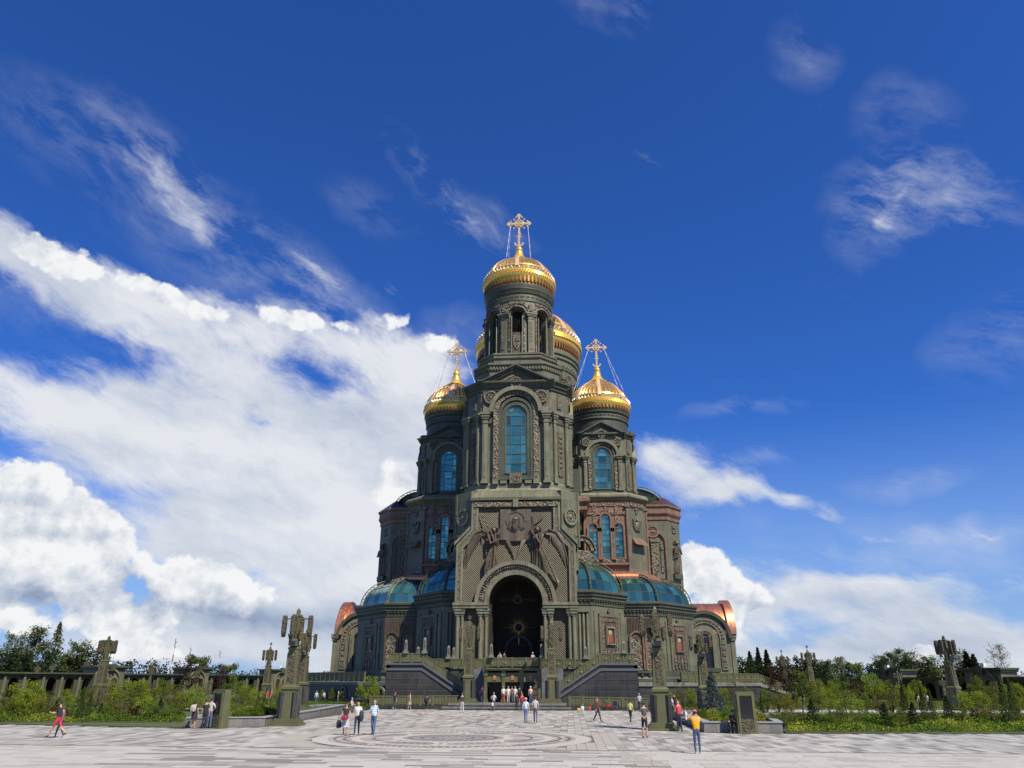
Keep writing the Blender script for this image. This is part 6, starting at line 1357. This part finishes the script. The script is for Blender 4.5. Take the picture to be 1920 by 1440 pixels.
def person(loc, H, face, label, top, low, shoe=(.05,.05,.05), hair='dark', sleeve=.75, shorts=1.0, step=0.0, arms='down', sit=False, lean=0.0, hairlen=0, skirt=None, hat=None, dressed=None, fat=1.0, group=None, leglong=None):
    """face: heading the figure looks towards in degrees, 0 = towards the camera (-y), 90 = to the right"""
    J = {}; r = {}
    def V(n, x, y, z, rad): J[n] = Vector((x, y, z)); r[n] = rad*(fat if n in ('pelvis','spine','chest') else 1)
    hz = .93 if not sit else .52
    L = lambda z: -lean*(z)
    V('pelvis', 0, 0, hz, .135); V('spine', 0, L(.18), hz+.18, .125); V('chest', 0, L(.37), hz+.38, .135); V('neck', 0, L(.52), hz+.55, .055); V('hb', 0, L(.6)-.012, hz+.62, .068); V('hm', 0, L(.68)-.015, hz+.70, .083); V('ht', 0, L(.76)-.005, hz+.775, .055)
    E = [('pelvis','spine'),('spine','chest'),('chest','neck'),('neck','hb'),('hb','hm'),('hm','ht')]
    for s, n in ((-1,'L'),(1,'R')):
        st = step*s
        if sit: hip = (s*.10, -.02, hz-.02); kn = (s*.12, -.45, hz-.02); an = (s*.11, -.42, .10); to = (s*.12, -.60, .04)
        else:
            hip = (s*.085, 0, hz-.06); a = st*.55; kn = (s*.095, -.42*sin(a)-.02, hz-.06-.42*cos(a)); k2 = a-(.55*max(0, -st)+.05); an = (s*.095, kn[1]-.42*sin(k2), kn[2]-.40*cos(k2)); to = (s*.12, an[1]-.15, max(.035, an[2]-.06+(0 if st <= .2 else .03)))
        V('hip'+n, *hip, .088*(.5+.5*fat)); V('knee'+n, *kn, .060); V('ank'+n, *an, .043); V('toe'+n, *to, .036)
        E += [('pelvis','hip'+n),('hip'+n,'knee'+n),('knee'+n,'ank'+n),('ank'+n,'toe'+n)]
        cx, cz = J['chest'], hz+.48; sh = Vector((s*.165*(.7+.3*fat), L(.48), cz))
        am = arms if isinstance(arms, str) else arms[0 if s < 0 else 1]
        if am == 'down': el = sh+Vector((s*.07, .02-.08*st*-1*.6, -.27)); wr = el+Vector((s*.01, -.06-.1*st*.8, -.24))
        elif am == 'back': el = sh+Vector((s*.10, .10, -.25)); wr = Vector((s*.04, .17+L(.1), hz+.06))
        elif am == 'phone': el = sh+Vector((s*.06, -.10, -.25)); wr = el+Vector((-s*.08, -.24, .04))
        elif am == 'raise': el = sh+Vector((s*.12, -.24, -.02)); wr = Vector((s*.08, -.34+L(.6), hz+.66))
        elif am == 'hip': el = sh+Vector((s*.17, .06, -.22)); wr = Vector((s*.15, -.03, hz+.06))
        elif am == 'rail': el = sh+Vector((s*.08, -.16, -.22)); wr = sh+Vector((s*.02, -.38, -.36))
        elif am == 'lap': el = sh+Vector((s*.06, -.06, -.26)); wr = el+Vector((-s*.05, -.22, -.05))
        elif am == 'hold': el = sh+Vector((s*.07, -.02, -.27)); wr = el+Vector((-s*.03, -.22, -.06))
        elif am == 'cross': el = sh+Vector((s*.09, -.08, -.25)); wr = el+Vector((-s*.22, -.12, .03))
        d = (wr-el).normalized(); pa = wr+d*.075
        J['sh'+n] = sh; r['sh'+n] = .066; J['el'+n] = el; r['el'+n] = .044; J['wr'+n] = wr; r['wr'+n] = .031; J['pa'+n] = pa; r['pa'+n] = .036
        E += [('chest','sh'+n),('sh'+n,'el'+n),('el'+n,'wr'+n),('wr'+n,'pa'+n)]
    keys = list(J); idx = {k: i for i, k in enumerate(keys)}
    me = bpy.data.meshes.new('sk'); me.from_pydata([tuple(J[k]) for k in keys], [(idx[a], idx[b]) for a, b in E], [])
    ob = bpy.data.objects.new('sk', me); TSC.collection.objects.link(ob); md = ob.modifiers.new('skin', 'SKIN'); md.use_smooth_shade = True
    for k in keys: sv = me.skin_vertices[0].data[idx[k]]; sv.radius = (r[k], r[k]); sv.use_root = (k == 'pelvis')
    ss = ob.modifiers.new('sub', 'SUBSURF'); ss.levels = 1; ss.render_levels = 1
    with bpy.context.temp_override(scene=TSC, view_layer=TSC.view_layers[0]): dg = bpy.context.evaluated_depsgraph_get()
    ev = ob.evaluated_get(dg); bm_ = bpy.data.meshes.new_from_object(ev, depsgraph=dg); bpy.data.objects.remove(ob)
    vs = [v.co.copy() for v in bm_.vertices]; fs = [tuple(p.vertices) for p in bm_.polygons]; bpy.data.meshes.remove(bm_)
    mi = []
    for f in fs:
        c = sum((vs[i] for i in f), Vector())/len(f); best = None
        for a, b in E:
            d, t = seg_near(c, J[a], J[b]); d -= (r[a]*(1-t)+r[b]*t)*.9
            if best is None or d < best[0]: best = (d, a, b, t)
        _, a, b, t = best; m = 1
        if b in ('hb','hm','ht') or (a == 'chest' and b == 'neck' and t > .62): m = 0
        elif b[:2] == 'el': m = 1 if t < sleeve else 0
        elif b[:2] in ('wr',): m = 1 if sleeve > 1.2 and t < .92 else 0
        elif b[:2] == 'pa': m = 0
        elif b[:3] == 'hip': m = 2
        elif a == 'pelvis' and b == 'spine': m = 2 if t < .25 else 1
        elif b[:4] == 'knee': m = 2 if t < (shorts if shorts < 1 else 2) else 0
        elif b[:3] == 'ank': m = (2 if shorts >= 1 else 0) if t < .93 else 3
        elif b[:3] == 'toe': m = 3
        elif a == 'pelvis': m = 2
        mi.append(m)
    x = MB(); x.v = [tuple(v) for v in vs]; x.fc = fs; x.mi = mi
    x.m = 0
    for n, s in (('L',-1),('R',1)):        # five bent fingers
        w_, p_ = J['wr'+n], J['pa'+n]; d = (p_-w_).normalized(); side = Vector((0,1,0)) if abs(d.y) < .8 else Vector((1,0,0)); side = (side-d*side.dot(d)).normalized(); nn = d.cross(side)
        for q, (o_, ln) in enumerate(((-.030,.075),(-.010,.085),(.010,.08),(.030,.062))): b = p_+side*o_; x.tube([b-d*.01, b+d*ln*.55+nn*.006*s, b+d*ln+nn*.025*s], [.010,.009,.006], 5)
        b = w_+d*.03-side*.03; x.tube([b, b-side*.025+d*.03, b-side*.03+d*.06], [.012,.010,.007], 5)
    hm = J['hm']; x.ell((hm.x, hm.y-.085, hm.z-.012), (.013,.022,.02), 6, 4)
    for s in (-1, 1): x.ell((hm.x+s*.084, hm.y+.005, hm.z-.01), (.012,.03,.018), 6, 4)
    x.m = 4
    for s in (-1, 1): x.ell((hm.x+s*.031, hm.y-.076, hm.z+.012), (.013,.007,.009), 6, 4)
    x.ell((hm.x, hm.y-.078, hm.z-.05), (.024,.006,.008), 6, 4)
    T = thing('person', label, 'person', loc, R(face), group); k = H/1.76 if not sit else H/1.76; T.scale = (k, k, k)
    tm = top if not isinstance(top, tuple) else cloth(top); lm = low if not isinstance(low, tuple) else cloth(low)
    x.build('body', [SKIN, tm, lm, cloth(shoe), HAIRS['dark']], T, 180)
    if hair:
        h = MB(); h.ell((hm.x, hm.y+.018, hm.z+.035), (.092,.082,.10), 12, 8)
        if hairlen: h.rings([[(.085*cos(a)*q, hm.y+.03+.06*sin(a)*q, hm.z+.02-z) for a in [pi*k_/7*1.0 for k_ in range(8)]] for z, q in ((0,1),(hairlen*.5,1.0),(hairlen,.75))])
        h.build('hair', HAIRS[hair], T, 60)
    if hat:
        h = MB(); h.ell((hm.x, hm.y+.01, hm.z+.045), (.098,.085,.105), 12, 8); h.box(-.07, .07, hm.y-.17, hm.y-.05, hm.z+.05, hm.z+.065); h.build('cap' if hat[0] >= 0 else 'headscarf', cloth(tuple(abs(v) for v in hat)), T, 60)
    if skirt:
        c, z1, w1 = skirt; h = MB(); rs = []
        for z, q in ((hz+.14,.13),(hz-.05,.175),((hz+z1)/2,.19+w1*.5),(z1,.19+w1)): rs.append([(q*(1+.05*sin(a*7))*cos(a), q*.8*(1+.05*sin(a*7))*sin(a), z) for a in [2*pi*k_/20 for k_ in range(20)]])
        h.rings(rs); h.build('skirt', cloth(c), T, 60)
    return T
def P(px, py, H, face, label, top, low, z=0.0, group='visitors on the plaza', **k):
    q = atz(px, py, z); return person((q.x, q.y, z), H, face, label, top, low, group=group, **k)
def PY_(px, Y, z, H, face, label, top, low, group='visitors at the entrance', **k):
    q = aty(px, 1300, Y); return person((q.x, Y, z), H, face, label, top, low, group=group, **k)
BLK, WHT, GRY, JEAN, DJ, NAVY = (.022,.022,.024), (.62,.62,.60), (.10,.10,.105), (.075,.125,.23), (.035,.05,.095), (.02,.025,.05)
RED, MAR = (.42,.035,.04), (.14,.03,.045)
P(103,1384.5,1.80,-88,'man in black shirt and red shorts walking left',BLK,(.50,.04,.06),shorts=.85,step=.75,arms='phone',hat=(.015,.015,.015),lean=.06)
P(109,1383,1.52,-85,'companion in leggings half hidden behind the man in red shorts',(.30,.10,.10),(.06,.065,.10),step=.35,shoe=(.5,.2,.2),hair='brown')
P(361,1366,1.66,165,'woman in short black dress with a pale backpack seen from behind',BLK,BLK,shorts=.35,hairlen=.12,shoe=(.4,.3,.25),skirt=(BLK,.55,.03),sleeve=.6)
P(390,1366,1.80,178,'man in black and white shirt and jeans before the left kiosk',(.40,.40,.41),JEAN,hair='dark',arms='hip')
P(381,1366.5,1.72,175,'person in dark clothes between the two at the left kiosk',BLK,BLK,hair='dark')
P(646,1378,1.68,8,'woman in dark top and pale grey skirt carrying a red bag',(.03,.022,.035),(.4,.4,.42),shorts=.3,hairlen=.10,skirt=((.42,.42,.44),.42,.07),sleeve=.35,arms=('down','hold'),step=.2,shoe=(.12,.03,.03))
P(668,1378,1.75,4,'bald bearded man in white printed shirt with a jacket on his arm',(.55,.55,.54),DJ,hair=None,arms=('down','hold'),step=-.2,fat=1.08)
P(699,1378,1.80,-8,'man in blue plaid shirt and jeans',PLAID,JEAN,hair='grey',step=.25,fat=1.2)
P(799,1340.5,1.72,170,'person in black with a backpack standing left of centre',BLK,(.04,.04,.04),shorts=.8,arms='hip',hat=(.02,.02,.02))
P(866,1337.5,1.80,-160,'man in navy shirt and pale trousers with hands clasped',(.03,.032,.045),(.48,.46,.44),hair='brown',arms='cross',step=.2)
PY_(741,-49.3,0,1.72,150,'person in black with white shoes walking by the left railing',BLK,DJ,shoe=(.6,.6,.6),step=.6,hat=(.4,.05,.07))
PY_(769,-49.2,0,1.68,110,'woman in beige dress by the left railing',(.48,.34,.26),(.48,.34,.26),shorts=.4,hair='brown',hairlen=.1,skirt=((.48,.34,.26),.52,.04),step=.3)
PY_(926,-50.6,0,1.75,150,'man in white shirt standing beside a small child',WHT,GRY,hair='grey',arms='hip')
PY_(924,-53.5,0,.95,170,'small child in white before the steps',WHT,(.10,.08,.22),hair='blond',step=.3)
PY_(969,-51.5,0,1.70,175,'person in black walking up to the steps',BLK,BLK,step=.5,hair='dark')
PY_(979,-51.0,0,1.68,-170,'person in dark red top walking up to the steps',RED,(.06,.06,.16),step=.4,hair='blond',sleeve=1.5)
P(986,1355,1.68,176,'person in white hooded top and jeans walking to the church',(.55,.57,.64),(.11,.17,.34),step=.4,hair='blond',hat=(.58,.60,.66),sleeve=1.5)
P(1004,1355,1.78,178,'man in pale shirt and jeans walking to the church',(.42,.42,.42),(.09,.11,.16),step=.35,hair='dark')
P(1121,1354,1.76,60,'person in maroon jacket and dark trousers',MAR,BLK,step=.5,hair='brown',sleeve=1.5)
P(1183,1355,1.55,150,'child in pale yellow shirt walking',(.58,.52,.20),BLK,step=.55,hair='dark')
PY_(1198,-52.0,0,1.75,165,'man in light patterned shirt carrying a child',(.38,.42,.50),DJ,step=.3,hair='grey',arms='hold')
P(1210,1384,1.82,178,'man in grey shirt and black shorts with hands behind his back',(.075,.077,.085),BLK,shorts=.92,arms='back',hair='dark')
P(1275,1372,1.78,-150,'bald man in red shirt before the right planter',(.55,.05,.08),NAVY,hair=None,step=.15,arms='hold')
P(1309,1413.5,1.70,-175,'woman in yellow shirt and jeans raising her phone',(.72,.34,.015),(.055,.085,.17),hair='dark',arms=('raise','raise'),shoe=(.65,.65,.65),hat=(.50,.12,.14))
P(1261,1346,1.70,120,'person in white jacket behind the right lamp column',WHT,NAVY,hair='brown')
P(1340,1331,1.74,150,'person in dark red shirt behind the blue spruce',(.26,.03,.035),(.05,.07,.14),hair='dark',step=.2)
P(1266,1331,1.66,170,'person in black behind the right lamp column',BLK,BLK,hair='dark')
q = Vector((14.8,-82.6,0)); person((14.35,-81.7,.0), 1.72, -75, 'man in white shirt sitting on the right planter wall', WHT, NAVY, hair='dark', sit=True, arms='lap', group='seated visitors')
person((-14.0,-58.2,.0), 1.74, 80, 'man in pink shirt and jeans sitting on the left planter wall', (.52,.34,.40), JEAN, hair='grey', sit=True, arms='lap', sleeve=1.5, group='seated visitors')
q = atz(1367, 1372); person((q.x, -85.55, 0), 1.70, -20, 'left person in black sitting in the shade by the right kiosk', BLK, BLK, hair='dark', sit=True, arms='lap', group='seated visitors')
q = atz(1379, 1374); person((q.x, -85.55, 0), 1.72, 12, 'right person in dark clothes sitting beside the right kiosk', (.06,.05,.06), BLK, hair='brown', sit=True, arms='lap', group='seated visitors')
for i, (px, top, low, lab, hc) in enumerate(((904,BLK,DJ,'man with a black backpack at the left of the doors','dark'),(944,WHT,(.45,.06,.05),'woman in white top and red trousers at the doors','blond'),(953,WHT,(.50,.48,.44),'person in white with pale trousers at the doors','grey'),(960,(.16,.08,.08),GRY,'person in brown at the doors','brown'),(966,(.58,.55,.53),(.3,.3,.32),'person in pale clothes at the doors','grey'),(974,BLK,BLK,'person in black deep in the doorway','dark'),(995,(.60,.42,.38),(.08,.12,.26),'woman in white headscarf and jeans right of the doors',None))):
    k = dict(hat=(.62,.62,.62)) if hc is None else {}
    PY_(px, -46.2+.25*i if px != 974 else -44.6, .6, 1.72, 175 if i % 2 else -170, lab, top, low, hair=hc, step=.25 if i % 2 else -.2, **k)
PY_(937,-42.85,4.3,1.70,-10,'woman in grey leaning on the balcony rail',(.30,.29,.27),(.25,.24,.23),hair='brown',arms='rail',lean=.1)
PY_(945,-42.1,4.3,1.72,160,'dark haired person behind the balcony rail',(.05,.05,.06),BLK,hair='dark')
PY_(999,-42.85,4.3,1.66,30,'woman in white headscarf on the balcony',(.34,.34,.35),(.2,.2,.22),hair=None,hat=(.62,.62,.60),arms='rail',lean=.06)
for px, x0 in ((811,'upper'),(829,'lower')):
    q = aty(px, 1250, -42.8); t = (-q.x-5.6)/4.5; person((q.x, -42.8, .6+max(0, min(1, t))*3.55), 1.65, 90, 'visitor on the left stair, the %s of two' % x0, WHT if x0 == 'upper' else (.5,.45,.4), BLK, hair='grey' if x0 == 'upper' else 'blond', step=.4, group='visitors on the left stair')
for px, py, top, low, lab, hc, H in ((487,1322,WHT,GRY,'person in white shirt left of the red clad group','dark',1.6),(499,1323,(.52,.03,.035),BLK,'left person in red jacket among the left shrubs','brown',1.75),(507,1322,(.55,.05,.04),BLK,'right person in red jacket among the left shrubs','grey',1.8),(514,1323,(.06,.07,.11),(.06,.07,.11),'person in dark blue dress beside the red jackets','grey',1.7),(471,1319,(.62,.20,.05),GRY,'person in orange top behind the shrubs on the left','brown',1.7),(634,1318,WHT,(.5,.4,.3),'person in white shirt by the shrubs left of the stair','brown',1.75),(655,1319,(.40,.44,.55),NAVY,'person in pale blue shirt by the shrubs left of the stair','dark',1.7),(592,1320,(.45,.50,.56),JEAN,'person in pale clothes left of the white shirted one','grey',1.6),(606,1320,(.5,.5,.52),NAVY,'person in light grey top far behind the left planter','brown',1.6),(1743,1333,WHT,GRY,'person in white shirt on the path far right','dark',1.75),(1727,1332,(.25,.22,.2),BLK,'person in brown top on the path far right','brown',1.7),(339,1322,(.06,.06,.06),BLK,'person in black among the shrubs left of the left kiosk','dark',1.72),(1335,1318,BLK,BLK,'person in black by the bush below the right porch','dark',1.7)):
    P(px, py, H, rv.choice((20,160,90,-90)), lab, top, low, hair=hc, sleeve=rv.choice((.7,1.5)), step=rv.uniform(-.3,.4), group='visitors in the gardens')
# things they carry or left by the railing
def bag(loc, s, label, c, cat='bag', rz=0.0):
    T = thing(cat.replace(' ', '_'), label, cat, loc, rz); m = MB(); w, d, h = s
    m.rings([[(x*w*q/2, y*d*q/2, z*h) for x, y in ((-1,-.7),(-.7,-1),(.7,-1),(1,-.7),(1,.7),(.7,1),(-.7,1),(-1,.7))] for q, z in ((.8,0),(1,.12),(1,.7),(.8,.95),(.4,1.0))]); m.build('pouch', cloth(c), T, 50)
    m = MB(); m.tube([(-w*.25,0,h*.9),(-w*.22,0,h*1.4),(0,0,h*1.6),(w*.22,0,h*1.4),(w*.25,0,h*.9)], .014, 5); m.build('strap', cloth(tuple(v*.6 for v in c)), T); return T
q = atz(646, 1378); bag((q.x+.02, q.y-.34, .78), (.34,.14,.24), 'small dark red bag held by the woman in the grey skirt', (.30,.02,.05), 'handbag'); bag((q.x-.36, q.y-.05, .35), (.26,.12,.42), 'black bag hanging from her other hand', BLK, 'bag')
q = atz(668, 1378)
m = MB(); m.rings([[(.13*a*cos(t), .08*a*sin(t)*1.2, z) for t in [2*pi*k/12 for k in range(12)]] for a, z in ((.5,0),(1.0,.1),(1.1,.3),(.9,.5),(.5,.56))]); T = tag(m.build('folded_jacket', cloth((.03,.032,.05)), None, 60, (q.x+.28, q.y-.26, .70)), 'dark jacket draped over the arm of the bald man', 'jacket')
def backpack(q, rz, label, c, z=1.02, s=1.0, dy=.20):
    T = thing('backpack', label, 'backpack', (q.x-dy*sin(rz)*-1*0+sin(rz)*-dy, q.y+cos(rz)*dy, z), rz); m = MB(); m.rings([[(x*.16*a, y*.09*a, k*.44*s) for x, y in ((-1,-.8),(-.8,-1),(.8,-1),(1,-.8),(1,.8),(.6,1),(-.6,1),(-1,.8))] for a, k in ((.8,0),(1,.1),(1,.75),(.75,.97),(.3,1.02))]); m.build('pack', cloth(c), T, 50)
    m = MB(); m.box(-.11, .11, .08, .13, .06, .24); m.build('pocket', cloth(tuple(v*.8 for v in c)), T); return T
q = atz(361, 1366); backpack(q, R(165), 'pale backpack worn by the woman in the black dress', (.50,.45,.40), .98, .9)
q = atz(799, 1340.5); backpack(q, R(170), 'black backpack worn by the person standing left of centre', BLK)
q = aty(904, 1300, -46.2); backpack(q, R(-170), 'black backpack of the man left of the doors', BLK, 1.62)
def pushchair(loc, rz, label, c):
    T = thing('pushchair', label, 'pushchair', loc, rz)
    for x in (-.25, .25):
        for y in (-.35, .35): m = MB(); F = frame((x, y, .14), 90); m.f = F; m.arc(0, 0, .09, .14, -.03, .03, 14, 0, 2*pi); m.build('wheel', IRON, T)
        m = MB(); m.tube([(x,-.35,.16),(x,.1,.55),(x,.5,1.0)], .018, 5); m.tube([(x,.35,.16),(x,.0,.5)], .018, 5); m.build('frame_tube', IRON, T)
    m = MB(); m.rings([[(-.22,-.4,.42),(.22,-.4,.42),(.22,.15,.36),(-.22,.15,.36)],[(-.25,-.5,.62),(.25,-.5,.62),(.25,.25,.56),(-.25,.25,.56)]]); m.build('seat', cloth(c), T)
    m = MB(); rs = []
    for k in range(7): t = R(20+20*k); rs.append([(-.25,.15-.42*cos(t),.62+.42*sin(t)),(.25,.15-.42*cos(t),.62+.42*sin(t)),(.25,.15-.40*cos(t),.62+.40*sin(t)),(-.25,.15-.40*cos(t),.62+.40*sin(t))])
    m.rings(rs); m.build('hood', cloth((.10,.10,.13)), T); m = MB(); m.tube([(-.25,.5,1.0),(.25,.5,1.0)], .02, 6); m.build('handle', IRON, T); return T
pushchair((*aty(1138, 1320, -49.3).xy, 0), R(80), 'red pushchair with dark hood by the right railing', (.55,.03,.03))
def wheelchair(loc, rz, label):
    T = thing('wheelchair', label, 'wheelchair', loc, rz)
    for x in (-.3, .3):
        m = MB(frame((x, .1, .31), 90)); m.arc(0, 0, .28, .31, -.02, .02, 22, 0, 2*pi)
        for k in range(6): m.tube([(0,0,0),(.28*cos(k*pi/3),.28*sin(k*pi/3),0)], .006, 4)
        m.build('large_wheel', IRON, T); m = MB(frame((x*.8, -.35, .09), 90)); m.arc(0, 0, .05, .09, -.02, .02, 12, 0, 2*pi); m.build('caster', IRON, T)
        m = MB(); m.tube([(x*.85,.28,.95),(x*.85,.22,.5),(x*.85,-.25,.5),(x*.85,-.42,.12)], .015, 5); m.build('frame_tube', SILVER, T)
    m = MB(); m.box(-.24, .24, -.25, .2, .47, .52); m.build('seat', cloth(BLK), T); m = MB(); m.box(-.24, .24, .2, .24, .5, .92); m.build('backrest', cloth(BLK), T); return T
wheelchair((*aty(1153, 1322, -49.2).xy, 0), R(-10), 'black wheelchair beside the red pushchair')
for px, c, lab in ((1085,(.6,.45,.08),'yellow bag at the foot of the right railing'),(1092,(.62,.60,.55),'white bag at the foot of the right railing'),(1098,(.03,.10,.11),'teal bag at the foot of the right railing'),(1105,(.45,.05,.04),'red bag at the foot of the right railing'),(1112,(.03,.03,.035),'black bag at the foot of the right railing')):
    q = aty(px, 1322, -49.1); bag((q.x, q.y, 0), (.36,.26,.42 if px > 1086 else .2), lab, c)
bpy.data.scenes.remove(TSC)
